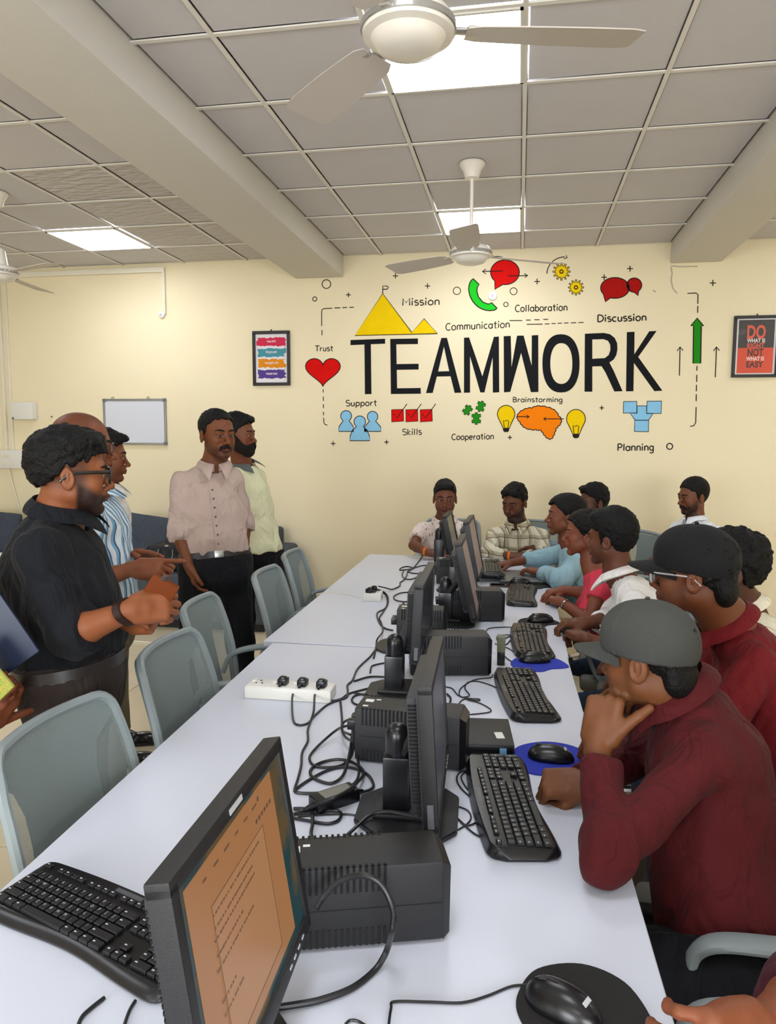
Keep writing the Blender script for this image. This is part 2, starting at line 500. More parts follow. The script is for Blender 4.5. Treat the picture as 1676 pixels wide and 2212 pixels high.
def head_sdf(female=False, fat=0.0, jaw=0.0, eyes=True, mouth=0.0):
    s = Sdf(); w = 1+fat
    s.ell((0, -0.016, 0.032), (0.073, 0.094, 0.082), 0.01)
    s.ell((0, -0.022, 0.044), (0.0715, 0.084, 0.062), 0.02)
    s.ell((0, 0.022, -0.022), (0.061*w, 0.060, 0.078), 0.03)
    for x in (-1, 1):
        s.cone((x*0.047*w, 0.000, -0.055), (x*0.014, 0.062, -0.098+jaw), 0.021*w, 0.016, 0.025)
        s.sphere((x*0.040*w, 0.052, -0.030), 0.021*w, 0.022)
        s.ell((x*0.040*w, 0.040, -0.062), (0.02, 0.026, 0.024), 0.02)
    s.sphere((0, 0.064, -0.098+jaw), 0.0165, 0.02)
    s.cone((-0.036, 0.070, 0.016), (0.036, 0.070, 0.016), 0.0125 if not female else 0.010, 0.0125 if not female else 0.010, 0.02)
    # eye sockets, eyelids
    for x in (-1, 1):
        s.sphere((x*0.031, 0.094, -0.003), 0.0155, 0.012, 's')
        s.sphere((x*0.031, 0.0705, -0.002), 0.0112, 0.004)
        s.ell((x*0.031, 0.0738, 0.0038), (0.0165, 0.0130, 0.0060), 0.005)
        s.ell((x*0.031, 0.0725, -0.0115), (0.0150, 0.0110, 0.0045), 0.006)
    # nose
    s.cone((0, 0.078, 0.004), (0, 0.101, -0.033), 0.0075, 0.0092, 0.010)
    s.sphere((0, 0.1035, -0.0365), 0.0098, 0.007)
    for x in (-1, 1):
        s.sphere((x*0.0118, 0.0935, -0.0405), 0.0080, 0.006)
        s.sphere((x*0.0065, 0.1000, -0.0475), 0.0036, 0.003, 's')
    # mouth
    s.ell((0, 0.072, -0.062), (0.030, 0.020, 0.018), 0.015)
    s.cone((-0.017, 0.0845, -0.0635), (0.0, 0.0895, -0.0625), 0.0050, 0.0062, 0.005)
    s.cone((0.017, 0.0845, -0.0635), (0.0, 0.0895, -0.0625), 0.0050, 0.0062, 0.005)
    s.cone((-0.015, 0.0835, -0.0735-mouth), (0.0, 0.0870, -0.0745-mouth), 0.0052, 0.0068, 0.005)
    s.cone((0.015, 0.0835, -0.0735-mouth), (0.0, 0.0870, -0.0745-mouth), 0.0052, 0.0068, 0.005)
    s.cone((-0.021, 0.089, -0.0683), (0.021, 0.089, -0.0683), 0.0022+mouth, 0.0022+mouth, 0.003, 's')
    s.ell((0, 0.0845, -0.0855), (0.014, 0.006, 0.005), 0.008, 's')
    # ears
    for x in (-1, 1):
        rot = axes((x*0.30, 1, 0.12)); 
        s.ell((x*0.0775, -0.017, -0.013), (0.0085, 0.0195, 0.031), 0.006, 'u', rot)
        s.ell((x*0.0855, -0.0135, -0.010), (0.0072, 0.0125, 0.0205), 0.003, 's', rot)
        s.ell((x*0.0805, -0.0150, -0.006), (0.004, 0.0045, 0.014), 0.003, 'u', rot)
        s.ell((x*0.0745, -0.004, -0.018), (0.006, 0.006, 0.009), 0.005)
    return s
HEADC, HEADR = (0, 0, -0.005), 0.145

FING = dict(
    flat=[(6, 8, 5)]*4, relaxed=[(22, 28, 18), (26, 32, 20), (30, 36, 22), (34, 40, 24)],
    fist=[(72, 92, 55), (76, 95, 55), (80, 97, 55), (84, 99, 55)],
    point=[(4, 6, 4), (62, 88, 50), (70, 92, 50), (76, 92, 50)],
    grip=[(38, 48, 30), (42, 52, 32), (46, 55, 34), (50, 58, 36)],
    open=[(2, 10, 8), (10, 14, 10), (18, 20, 14), (26, 28, 18)],
    chin=[(35, 62, 40), (44, 70, 45), (54, 78, 50), (62, 82, 50)],
    pinch=[(48, 42, 22), (58, 62, 40), (64, 70, 45), (70, 74, 45)])
THUMB = dict(
    rest=[(.016, .026, -.006), (.052, .048, -.016), (.080, .055, -.024), (.104, .056, -.032)],
    fist=[(.016, .026, -.010), (.052, .044, -.028), (.080, .030, -.044), (.092, .006, -.050)],
    out=[(.016, .026, -.002), (.048, .058, -.006), (.072, .084, -.008), (.092, .104, -.010)],
    grip=[(.016, .026, -.010), (.052, .046, -.032), (.082, .044, -.052), (.104, .036, -.060)],
    up=[(.016, .026, .000), (.040, .056, .004), (.056, .086, .008), (.066, .112, .010)])
def hand_sdf(pose='relaxed', thumb='rest', thick=1.0, fingers=None):
    s = Sdf(); g = fingers or FING[pose]
    I = np.eye(3)
    s.box((0.047, 0.0, -0.001), (0.049, 0.038, 0.0145), 0.0135, I, 0.012)
    s.cone((-0.02, 0, 0), (0.03, 0.0, 0), 0.0235, 0.021, 0.02)
    s.ell((0.040, 0.022, -0.012), (0.030, 0.016, 0.013), 0.012)
    s.ell((0.045, -0.024, -0.009), (0.034, 0.013, 0.012), 0.012)
    base = [(0.089, 0.0285, 0.0), (0.094, 0.0095, 0.001), (0.090, -0.0095, 0.0), (0.082, -0.0275, -0.002)]
    Ls = [(0.040, 0.024, 0.018), (0.044, 0.027, 0.019), (0.041, 0.025, 0.018), (0.032, 0.019, 0.016)]
    rad = [0.0088, 0.0090, 0.0086, 0.0077]
    tips = []
    for i in range(4):
        p = np.array(base[i]); a = 0; spread = (0.10, 0.03, -0.04, -0.12)[i]
        for j in range(3):
            a += math.radians(g[i][j])
            d = unit((math.cos(a), spread*max(0.2, math.cos(a)), -math.sin(a)))
            q = p+d*Ls[i][j]; r0 = rad[i]*thick*(1.03, .96, .90)[j]; r1 = rad[i]*thick*(.96, .90, .80)[j]
            s.cone(p, q, r0, r1, 0.003 if j else 0.006)
            p = q
        tips.append(p)
    T = THUMB[thumb] if isinstance(thumb, str) else thumb
    rr = [0.0165, 0.0125, 0.0108, 0.0090]
    for j in range(3):
        s.cone(T[j], T[j+1], rr[j]*thick, rr[j+1]*thick, 0.010 if j == 0 else 0.003)
    s.cone(T[0], base[0], 0.012, 0.009, 0.012)
    s.tips = tips; s.thumb_tip = np.array(T[3])
    return s
def hand_axes(d, back, side):
    X = unit(d); Z = unit(np.asarray(back, float)-X*np.dot(back, X)); Y = np.cross(Z, X)
    if side == 'L': Y = -Y
    return np.stack([X, Y, Z], 1)

def surf(sdf, p, d, maxd=0.6):
    """march from p along d to the surface"""
    p = np.array(p, float); d = unit(d); t = 0
    for _ in range(60):
        v = float(sdf(np.array([p+d*t]))[0])
        if abs(v) < 4e-4: break
        t += max(min(v, 0.05), -0.01) if v > 0 else v
        if t > maxd: break
    return p+d*t
def ring(sdf, c, up, r0=0.35, n=40, fwd=None):
    """points where rays from outside towards the axis meet the surface"""
    up = unit(up); a = unit(np.cross(up, (0.3, 0.9, 0.1))); b = np.cross(up, a); out = []
    for i in range(n):
        t = 2*PI*i/n; d = a*math.cos(t)+b*math.sin(t)
        lo, hi = 0.0, r0
        ts = np.linspace(0, r0, 60); vals = sdf(np.asarray(c)+ts[:, None]*d)
        k = int(np.argmax(vals > 0)); 
        if vals[0] > 0: out.append(np.asarray(c)+d*0.02); continue
        v0, v1 = vals[k-1], vals[k]; tt = ts[k-1]+(ts[k]-ts[k-1])*(-v0/(v1-v0+1e-9))
        out.append(np.asarray(c)+d*tt)
    return out, a, b
def band(name, sdf, c, up, height, off, m, parent, root, r0=0.35, n=44, label=None):
    """a closed belt, cuff or bracelet that lies on the surface"""
    up = unit(up); pts, a, b = ring(sdf, c, up, r0, n)
    M = MB(); rows = []
    prof = [(-height/2, -0.002), (-height/2, off), (height/2, off), (height/2, -0.002)]
    c = np.asarray(c)
    for (h, o) in prof:
        rows.append([M.bm.verts.new(Vector(p+unit(p-c)*o+up*h-np.asarray(root))) for p in pts])
    for k in range(4):
        A, B2 = rows[k], rows[(k+1) % 4]
        for i in range(n):
            j = (i+1) % n; M.bm.faces.new((A[i], A[j], B2[j], B2[i]))
    o = M.done(name, m, parent, angle=50)
    if label: o['label'] = label
    return o

def fold_noise(sc=11, amp=0.006, seed=0, stretch=(1, 1, 1), centers=()):
    st = np.array(stretch, f32)
    cs = [(np.array(c, f32), r, a) for c, r, a in centers]
    def fn(P):
        w = noise3(P*st, sc, seed)+0.45*noise3(P*st, sc*2.3, seed+7)
        r = 1-np.abs(w)*1.6
        A = np.full(len(P), amp, f32)
        for c, rad, a in cs:
            A = A+a*np.exp(-((P-c)**2).sum(1)/(rad*rad))
        return -A*(r-0.4)
    return fn

def person(name, label, root, head, torso, arms, clothes, hair, skin=(120, 74, 52), vox=0.006, cvox=0.010, build=1.0, female=False,
           face=None, legs=None, collar=None, extras=(), group=None):
    """head: dict(pos, yaw, pitch, roll, s); torso: dict(neck, SL, SR, pel [,mid]); arms: {'L':dict(e,w,d,b,pose,thumb), 'R':...};
    clothes: dict(shirt=material, sleeve='long'|'short'|'rolled'|'none', hem=z or None, pants=material, ...)"""
    face = face or {}
    t = thing(name, label, 'person', root, group=group); root = np.asarray(root, float)
    hp = np.asarray(head['pos'], float); HR = head_axes(head['yaw'], head.get('pitch', 0), head.get('roll', 0)); hs = head.get('s', 1.0)
    hsd = head_sdf(female, face.get('fat', 0.0), face.get('jaw', 0.0), mouth=face.get('mouth', 0.0))
    W = lambda p: hp+HR@(np.asarray(p, float)*hs)
    neck = np.asarray(torso['neck'], float); SL = np.asarray(torso['SL'], float); SR = np.asarray(torso['SR'], float); pel = np.asarray(torso['pel'], float)
    _u = unit((SL+SR)/2-pel); _l = unit(SR-SL); SL = SL-_u*0.014+_l*0.010; SR = SR-_u*0.014-_l*0.010
    ms = (SL+SR)/2; mid = np.asarray(torso.get('mid', ms*0.5+pel*0.5), float)
    lat = unit(SR-SL); up = unit(ms-pel); fwd = unit(np.cross(up, lat)) ; b = build
    hw = np.linalg.norm(SR-SL)/2
    def spine(u):      # quadratic through pelvis, mid, shoulders
        return pel*(1-u)*(1-2*u)+mid*4*u*(1-u)+ms*u*(2*u-1)
    bel = torso.get('belly', 0.0)
    def stations(g):
        return [(spine(-0.04), 0.155*b+g, 0.105*b+g), (spine(0.2)+fwd*bel*0.5, 0.140*b+g, (0.100+bel*0.5)*b+g), (spine(0.5)+fwd*bel*0.3, 0.150*b+g, (0.108+bel*0.3)*b+g),
                (spine(0.78), min(hw*0.92, 0.165*b)+g, 0.108*b+g), (spine(0.97), min(hw*0.78, 0.15*b)+g, 0.078*b+g)]
    # ---- body: one continuous skin surface (head, neck, chest, arms, hands)
    S = Sdf()
    S.group(hsd, hp, HR, hs, HEADC, HEADR, 0.012)
    nk = 0.050*hs*(0.86 if female else 1.0)*face.get('neck', 1.0)
    S.cone(W((0, -0.024, -0.055)), neck, nk, nk*1.10, 0.022)
    S.cone(neck-up*0.0, ms-up*0.03, nk*1.1, 0.07, 0.03)
    for sh in (SL, SR): S.cone(neck-up*0.045, sh-up*0.015, 0.036, 0.038*b, 0.03)
    S.loft(stations(-0.014)[2:], lat, 0.03)
    if torso.get('bust'):
        for x in (-1, 1): S.sphere(spine(0.66)+fwd*0.075+lat*x*0.07, 0.062, 0.03)
    arm_r = 0.9*b if not female else 0.80
    hands = {}
    for side, A in arms.items():
        sh = SL if side == 'L' else SR; e = np.asarray(A['e'], float); w = np.asarray(A['w'], float)
        S.cone(sh, e, 0.047*arm_r, 0.037*arm_r, 0.02)
        m1 = e+(w-e)*0.28
        S.cone(e, m1, 0.037*arm_r, 0.039*arm_r, 0.012); S.cone(m1, w, 0.039*arm_r, 0.0245*arm_r**0.5, 0.012)
        hsz = A.get('s', 0.97 if not female else 0.87)
        if A.get('hand', True):
            hd = hand_sdf(A.get('pose', 'relaxed'), A.get('thumb', 'rest'), fingers=A.get('fingers')); HA = hand_axes(A.get('d', w-e), A.get('b', (0, 0, 1)), side)
            S.group(hd, w, HA, hsz, (0.09, 0, -0.01), 0.135, 0.012)
            hands[side] = (w, HA, hsz, hd)
    base = np.array(s2l(skin)); nice = np.array(s2l(face.get('lips', tuple(int(x*0.85) for x in (skin[0], skin[1]*0.85, skin[2]*0.9)))))
    stub = face.get('stubble', 0.0); bald = face.get('fade', 0.0); hairc = np.array(s2l((22, 18, 17)))
    def tint(v):
        q = (v-hp)@HR/hs; c = np.tile(base, (len(v), 1))
        x, y, z = q[:, 0], q[:, 1], q[:, 2]; ax = np.abs(x)
        warm = np.array([1.10, 0.92, 0.86])
        m = np.exp(-(((ax-0.035)/0.022)**2+((z+0.035)/0.02)**2))*(y > 0.04)
        c = c*(1+(warm-1)*0.5*m[:, None])
        near_head = (np.linalg.norm(q-V(0, 0, -0.02), axis=1) < 0.17)
        m = np.exp(-(((ax)/0.02)**2+((z+0.0685)/0.0095)**2)**2)*(y > 0.07)*near_head
        c = c*(1-m[:, None])+nice*m[:, None]
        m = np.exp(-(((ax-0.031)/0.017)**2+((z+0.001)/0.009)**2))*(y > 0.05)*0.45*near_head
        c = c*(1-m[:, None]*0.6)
        if stub:
            zz = np.clip((-0.040-z+0.62*np.clip(0.060-y, 0, 0.07))/0.022, 0, 1)*np.clip((y-0.002)/0.010, 0, 1)*(z > -0.135)*(ax < 0.085)*(y < 0.11)
            cheek = np.clip(1-np.exp(-(((ax-0.028)/0.02)**2+((z+0.042)/0.016)**2))*1.2, 0, 1)
            lip = 1-np.exp(-((ax/0.021)**2+((z+0.0685)/0.0085)**2)**2)
            m = stub*zz*cheek*lip*near_head; c = c*(1-m[:, None])+hairc*m[:, None]
        if bald:
            m = bald*np.clip((z-(0.062+0.25*np.clip(y-0.02, 0, 1)-1.0*np.clip(0.03-y, 0, .10)))/0.03, 0, 1)*(np.linalg.norm(q, axis=1) < 0.16)
            c = c*(1-m[:, None])+(hairc*0.5+base*0.35)*m[:, None]
        if face.get('side_fade'):
            m = face['side_fade']*np.clip((z+0.045)/0.03, 0, 1)*np.clip((0.045-y)/0.02, 0, 1)*np.clip((0.09-z)/0.02, 0, 1)*(np.linalg.norm(q, axis=1) < 0.15)*(ax < 0.0775)
            c = c*(1-m[:, None])+hairc*m[:, None]
        n = noise3(v.astype(f32), 25, 3); c = c*(1+0.06*n[:, None])
        for side, (w, HA, hsz, hd) in hands.items():
            for tip in hd.tips+[hd.thumb_tip]:
                tw = w+HA@(tip*hsz); m = np.exp(-((v-tw)**2).sum(1)/0.010**2)*0.5
                c = c*(1-m[:, None])+c*np.array([1.25, 1.12, 1.1])*m[:, None]
        return np.clip(c, 0, 1)
    S_clip = clothes.get('skin_cut')
    body = sdf_obj('body', S, vox, skin_mat(), t, root, color=tint, slack=0.004)
    # ---- eyes and brows
    if face.get('eyes', True):
        ey = mat('eye_white', (150, 138, 128), 0.5, spec=0.2); ir = mat('iris_dark', (28, 16, 10), 0.15)
        look = face.get('look', 0.0)
        for x in (-1, 1):
            M = MB(); M.sph((0, 0, 0), 0.0122*hs, n=20)
            c = W((x*0.031, 0.0725, -0.003)); Rl = Matrix([list(r) for r in (HR@np.array(axes((math.sin(look), math.cos(look), -0.05))))])
            for v in M.bm.verts: v.co = Rl @ Vector((v.co.x, v.co.z, -v.co.y))
            fwd_l = Rl @ Vector((0, 1, 0))
            bmesh.ops.translate(M.bm, vec=Vector(c-root), verts=M.bm.verts)
            cc = Vector(c-root)
            for f in M.bm.faces:
                if (f.calc_center_median()-cc).normalized().dot(fwd_l) > 0.82: f.material_index = 1
            M.done('eye', [ey, ir], t)
    if face.get('brows', True):
        bm_ = hair_mat('brow_hair', (20, 15, 13), 300)
        for x in (-1, 1):
            pts = []; rs = []
            for i in range(7):
                u = i/6; lx = x*(0.012+0.040*u); lz = 0.0175+0.007*math.sin(u*2.4)-0.003*u
                p = surf(hsd, (lx, 0.14, lz), (0, -1, 0)); pts.append(W(p+V(0, 0.0005, 0))-root); rs.append((0.0022+0.0022*math.sin(PI*min(1, u*0.9+0.12)))*hs*(0.7 if female else 1))
            M = MB(); M.tube(pts, rs, n=6); M.done('eyebrow', bm_, t)
    # ---- beard, moustache
    if face.get('beard') or face.get('moustache'):
        bt = face.get('beard', 0.0); Bs = Sdf(); hm = hair_mat('beard_hair', (24, 17, 14), 260)
        mt = face.get('moustache', 0.0)
        def bfn(P):
            q = P; x, y, z = np.abs(q[:, 0]), q[:, 1], q[:, 2]; hd_ = hsd(q); out = np.full(len(q), 1.0, f32)
            if mt:
                reg = np.maximum.reduce([z-(-0.0475-0.25*x), (-0.0625-0.45*x)-z, x-0.031, 0.065-y]); out = np.minimum(out, np.maximum(hd_-mt, reg))
            if bt:
                top = -0.060+0.0*x+np.clip(0.062-y, 0, 0.07)*0.95
                reg = np.maximum.reduce([(z-top)*0.75, -0.006-y, -0.135-z])
                lip = np.sqrt((x/0.024)**2+((z+0.069)/0.0125)**2)-1
                reg = np.maximum(reg, -lip*0.012)
                out = np.minimum(out, np.maximum(hd_-bt, reg))
            return out+noise3(q, 190, 5)*0.0011
        Bs.add(lambda P: bfn((P-hp.astype(f32))@HR.astype(f32)/hs)*hs, W((0, 0.03, -0.07)), 0.10*hs, 0.0)
        v, q = mesh_sdf(Bs, 0.0045*max(hs, 1), slack=0.004)
        if len(v): link('beard' if bt else 'moustache', np_mesh('beard', v-root, q), t, hm)
    # ---- hair
    if hair:
        hm = hair_mat('hair_'+hair.get('mat', 'black'), hair.get('rgb', (9, 8, 8)), hair.get('bump', 120))
        T, Bk, Sd = hair.get('top', 0.014), hair.get('back', 0.010), hair.get('side', 0.006)
        H = Sdf()
        H.ell((0, -0.016, 0.032), (0.073+Sd, 0.094+Bk, 0.082+T), 0.01)
        H.ell((0, -0.020, 0.052), (0.0715+Sd, 0.085+Bk*0.8, 0.058+T), 0.02)
        for (c, r) in hair.get('blobs', ()): H.ell(c, r, hair.get('bk', 0.02))
        fy = hair.get('line', [(-0.12, -0.055), (-0.075, -0.055), (-0.042, -0.040), (-0.028, 0.010), (-0.012, 0.012), (-0.004, -0.018), (0.012, -0.015), (0.022, 0.030), (0.050, 0.052), (0.072, 0.070), (0.13, 0.085)])
        xs_, zs_ = np.array([p[0] for p in fy]), np.array([p[1] for p in fy])
        am, sc_ = hair.get('curl', 0.003), hair.get('csc', 90)
        H2 = Sdf()
        keepb = hair.get('free', False)
        def hfn(P):
            d = H(P); line = np.interp(P[:, 1], xs_, zs_)
            reg = (line-P[:, 2])*0.6+noise3(P, 110, 21)*0.0035+noise3(P, 45, 22)*0.0030
            if hair.get('part') is not None: reg = reg-0.012*np.exp(-((P[:, 0]-hair['part'])/0.02)**2)*(P[:, 1] > 0.05)
            d2 = np.maximum(d, reg)
            d2 = d2+noise3(P, sc_, 11)*am+noise3(P, sc_*2.2, 12)*am*0.5
            for (c, r) in hair.get('tails', ()):
                q = (P-np.array(c, f32))/np.array(r, f32); k0 = np.linalg.norm(q, axis=1); dd = (k0-1)*min(r)
                h_ = np.maximum(0.015-np.abs(d2-dd), 0); d2 = np.minimum(d2, dd)-h_*h_/0.06
            return d2
        H2.add(lambda P: hfn((P-hp.astype(f32))@HR.astype(f32)/hs)*hs, W((0, -0.02, 0.0)), (0.17 if not hair.get('tails') else 0.24)*hs, 0.0)
        v, q = mesh_sdf(H2, hair.get('vox', 0.006), slack=0.012)
        if len(v): v, q = biggest(v, q)
        link('hair', np_mesh('hair', v-root, q), t, hm)
    # ---- shirt
    CS = Sdf(); g = clothes.get('ease', 0.010)
    CS.loft(stations(g), lat, 0.03)
    if clothes.get('hem') is not None:
        hz = clothes['hem']; CS.loft([(spine(0.15), 0.15*b+g, 0.115*b+g), (V(*spine(-0.04)[:2], hz-0.03), 0.172*b+g, 0.135*b+g)], lat, 0.03)
    if torso.get('bust'):
        for x in (-1, 1): CS.sphere(spine(0.66)+fwd*0.078+lat*x*0.07, 0.066, 0.045)
    for sh in (SL, SR): CS.cone(neck-up*0.048, sh-up*0.012, 0.044, 0.048*b, 0.03)
    sleeve = clothes.get('sleeve', 'long'); cen = []
    for side, A in arms.items():
        sh = SL if side == 'L' else SR; e = np.asarray(A['e'], float); w = np.asarray(A['w'], float)
        puff = clothes.get('puff', 1.0)
        ra, re, rw = 0.0535*b*puff, 0.049*b*puff, 0.039*b*puff
        sl = A.get('sleeve', sleeve)
        if sl == 'none': continue
        if sl == 'short':
            fr = A.get('end', 0.62); end = sh+(e-sh)*fr; sub = Sdf(); sub.cone(sh, end+(e-sh)*0.15, ra, ra*0.98, 0.02); sub.plane(end, e-sh)
            CS.add(sub, (sh+end)/2, np.linalg.norm(end-sh)/2+ra, 0.025)
        else:
            CS.cone(sh, e, ra, re, 0.025)
            fr = A.get('end', 0.93 if sl == 'long' else 0.30); end = e+(w-e)*fr
            r_end = rw if sl == 'long' else re*0.98
            sub = Sdf(); sub.cone(e, end, re, r_end, 0.02)
            if sl == 'rolled' or clothes.get('cuff', True):
                cu = end-unit(w-e)*0.045; sub.cone(cu, end+unit(w-e)*0.02, r_end*1.03+0.002, r_end*1.03+0.002, 0.004)
            sub.plane(end, w-e)
            CS.add(sub, (e+end)/2, np.linalg.norm(end-e)/2+re+0.03, 0.02)
            cen.append((e, 0.11, 0.010)); cen.append((end, 0.07, 0.008 if sl == 'rolled' else 0.003))
        cen.append((sh-up*0.08-(lat if side == 'R' else -lat)*0.03, 0.10, 0.008))
    if collar != 'none':
        CS.cone(W((0, -0.02, -0.03)), neck+fwd*0.012, nk+0.008, nk+0.016, 0.006, 's')
        if clothes.get('vneck'):
            CS.cone(neck+up*0.05+fwd*0.05, neck-up*clothes['vneck']+fwd*0.16, 0.05, 0.012, 0.01, 's')
    else:
        CS.ell(neck+up*0.005+fwd*0.01, (0.085, 0.085, 0.07), 0.01, 's')
    for (a_, b_, r_, k_) in clothes.get('more', ()): CS.cone(a_, b_, r_, r_, k_)
    cen.append((spine(0.08), 0.16, clothes.get('waistfold', 0.009)))
    CS.noise(fold_noise(clothes.get('fsc', 10), clothes.get('famp', 0.0045)*1.5, abs(hash(label)) % 97 if False else len(label), clothes.get('fst', (1, 1, 0.6)), cen))
    if clothes.get('hem') is None: CS.plane(spine(clothes.get('tuck', 0.02)), -up)
    else: CS.plane(V(0, 0, clothes['hem']), (0, 0, -1))
    hemp = CS.ops.pop(); CS.ops.append((lambda P, f=hemp[0]: -f(P)*1.0 if False else f(P), None, 0, 0.004, 'i'))
    v, q = mesh_sdf(CS, cvox, slack=0.02)
    v, q = biggest(v, q)
    shirt = link('shirt' if not female else 'top', np_mesh('shirt', v-root, q), t, clothes['shirt'])
    # ---- collar
    if isinstance(collar, dict):
        cm = collar.get('mat', clothes['shirt']); M = MB(); H_ = collar.get('h', 0.034); R0 = nk+0.007+collar.get('r', 0.0); gap = collar.get('gap', 0.16); pt = collar.get('pt', 0.028)
        # neck ring frame
        ax_ = unit(W((0, -0.024, -0.055))-neck); ax_ = unit(ax_*0.6+up*0.6); fr_ = unit(fwd-ax_*np.dot(fwd, ax_)); rr_ = np.cross(fr_, ax_); cc = neck+ax_*collar.get('lift', 0.0)+fwd*collar.get('fw', 0.004)
        def cf(u, v):
            a = gap+(2*PI-2*gap)*u; fe = abs(u-0.5)*2          # 1 at the front ends, 0 at the back
            rad = R0*(1.06+0.10*fe); dirv = fr_*math.cos(a)*1.02+rr_*math.sin(a)
            tip = max(0, (fe-0.72)/0.28)**1.3
            drop = -0.028*fe**1.5
            if v < 0.4: s = v/0.4; r = rad+0.002; z = -0.010+H_*s
            else:
                s = (v-0.4)/0.6; r = rad+0.003+0.024*math.sin(s*PI/2)+0.010*tip*s; z = -0.010+H_-s*(H_*0.80+pt*tip+0.004)
            p = cc+dirv*r+ax_*(z+drop)
            if v >= 0.4: p = p+(fr_*0.016+rr_*math.copysign(0.024, math.sin(a)))*tip*s
            return p-root
        M.grid(cf, 36, 10, 0.003); M.done('collar', cm, t, angle=60)
    # ---- placket and buttons
    if clothes.get('buttons'):
        bmn = clothes['buttons']; L_ = []
        for u in np.linspace(0.90, 0.06, 15):
            p0 = spine(u)+fwd*0.35+lat*clothes.get('placket_x', 0.0)
            L_.append(surf(CS, p0, -fwd))
        M = MB(); half = 0.014
        prev = None
        for p in L_:
            a = M.bm.verts.new(Vector(p-lat*half+fwd*0.0005-root)); c = M.bm.verts.new(Vector(p+lat*half+fwd*0.0005-root)); d_ = M.bm.verts.new(Vector(p+lat*half+fwd*0.0035-root)); e_ = M.bm.verts.new(Vector(p-lat*half+fwd*0.0035-root))
            if prev:
                for i in range(4): M.bm.faces.new((prev[i], prev[(i+1) % 4], (a, c, d_, e_)[(i+1) % 4], (a, c, d_, e_)[i]))
            prev = (a, c, d_, e_)
        M.done('placket', clothes['shirt'], t)
        for i in range(1, 14, 2):
            p = L_[i]; M = MB(); M.cyl(Vector(p+fwd*0.003-root), Vector(p+fwd*0.006-root), 0.0055, n=10); M.done('button', bmn, t)
    # ---- trousers and shoes
    if legs:
        PS = Sdf(); pg = clothes.get('pease', 0.012)
        top = spine(clothes.get('tuck', 0.02)+0.05)
        PS.loft([(top, 0.150*b+pg*0.6, 0.108*b+pg*0.6), (pel-up*0.04, 0.160*b+pg, 0.118*b+pg), (pel-up*0.10, 0.150*b+pg, 0.11*b+pg)], lat, 0.03)
        cen2 = []
        for sd, Lg in legs.items():
            h, k, a = [np.asarray(x, float) for x in (Lg['h'], Lg['k'], Lg['a'])]
            sub = Sdf(); lr = clothes.get('legw', 1.0)*b
            sub.cone(h, k, 0.078*lr+pg, 0.055*lr+pg, 0.03)
            PS.add(sub, (h+k)/2, np.linalg.norm(h-k)/2+0.1, 0.04)
            sub = Sdf(); sub.cone(k, a-unit(a-k)*-0.02, 0.055*lr+pg, 0.044*lr+pg*1.1, 0.03); sub.plane(a, a-k)
            PS.add(sub, (a+k)/2, np.linalg.norm(a-k)/2+0.1, 0.04)
            cen2 += [(k, 0.10, 0.006), (a, 0.10, 0.006), (h, 0.10, 0.005)]
        PS.plane(top, up)
        PS.noise(fold_noise(9, 0.003, 5, (1, 1, 0.5), cen2))
        v, q = mesh_sdf(PS, 0.012, slack=0.02); v, q = biggest(v, q)
        link('trousers', np_mesh('trousers', v-root, q), t, clothes['pants'])
        if clothes.get('shoes') is not None:
            for sd, Lg in legs.items():
                a = np.asarray(Lg['a'], float); td = unit(Lg.get('toe', (fwd[0], fwd[1], 0))); sdv = np.cross(td, (0, 0, 1)); fz = Lg.get('z', 0.0)
                Sh = Sdf(); c0 = V(a[0], a[1], fz)
                Rm = np.stack([td, sdv, (0, 0, 1)], 1)
                Sh.box(c0+td*0.055+V(0, 0, 0.012), (0.140, 0.042, 0.012), 0.010, Rm, 0.006)
                Sh.ell(c0+td*0.120+V(0, 0, 0.030), (0.075, 0.040, 0.032), 0.02, 'u', Rm)
                Sh.ell(c0+td*0.01+V(0, 0, 0.045), (0.075, 0.038, 0.045), 0.02, 'u', Rm)
                Sh.cone(c0+td*0.0+V(0, 0, 0.05), c0+V(0, 0, 0.10), 0.040, 0.040, 0.02)
                Sh.plane(V(0, 0, fz), (0, 0, -1))
                v, q = mesh_sdf(Sh, 0.008, slack=0.01); link('shoe', np_mesh('shoe', v-root, q), t, clothes['shoes'])
        if clothes.get('belt') is not None:
            bd = band('belt', PS, top-up*0.022, up, 0.034, 0.004, clothes['belt'], t, root)
            if clothes.get('buckle') is not None:
                p = surf(PS, top-up*0.022+fwd*0.35+lat*clothes.get('placket_x', 0.0), -fwd)
                M = MB(); M.box((0, 0, 0), (0.046, 0.006, 0.036), bevel=0.002)
                bmesh.ops.transform(M.bm, matrix=Matrix.Translation(Vector(p+fwd*0.007-root)) @ Matrix([list(r) for r in np.stack([lat, fwd, up], 1)]).to_4x4(), verts=M.bm.verts)
                M.done('buckle', clothes['buckle'], t)
    t_ = dict(o=t, W=W, HR=HR, hp=hp, hs=hs, root=root, S=S, CS=CS, hands=hands, fwd=fwd, lat=lat, up=up, spine=spine, neck=neck, hsd=hsd)
    return t_

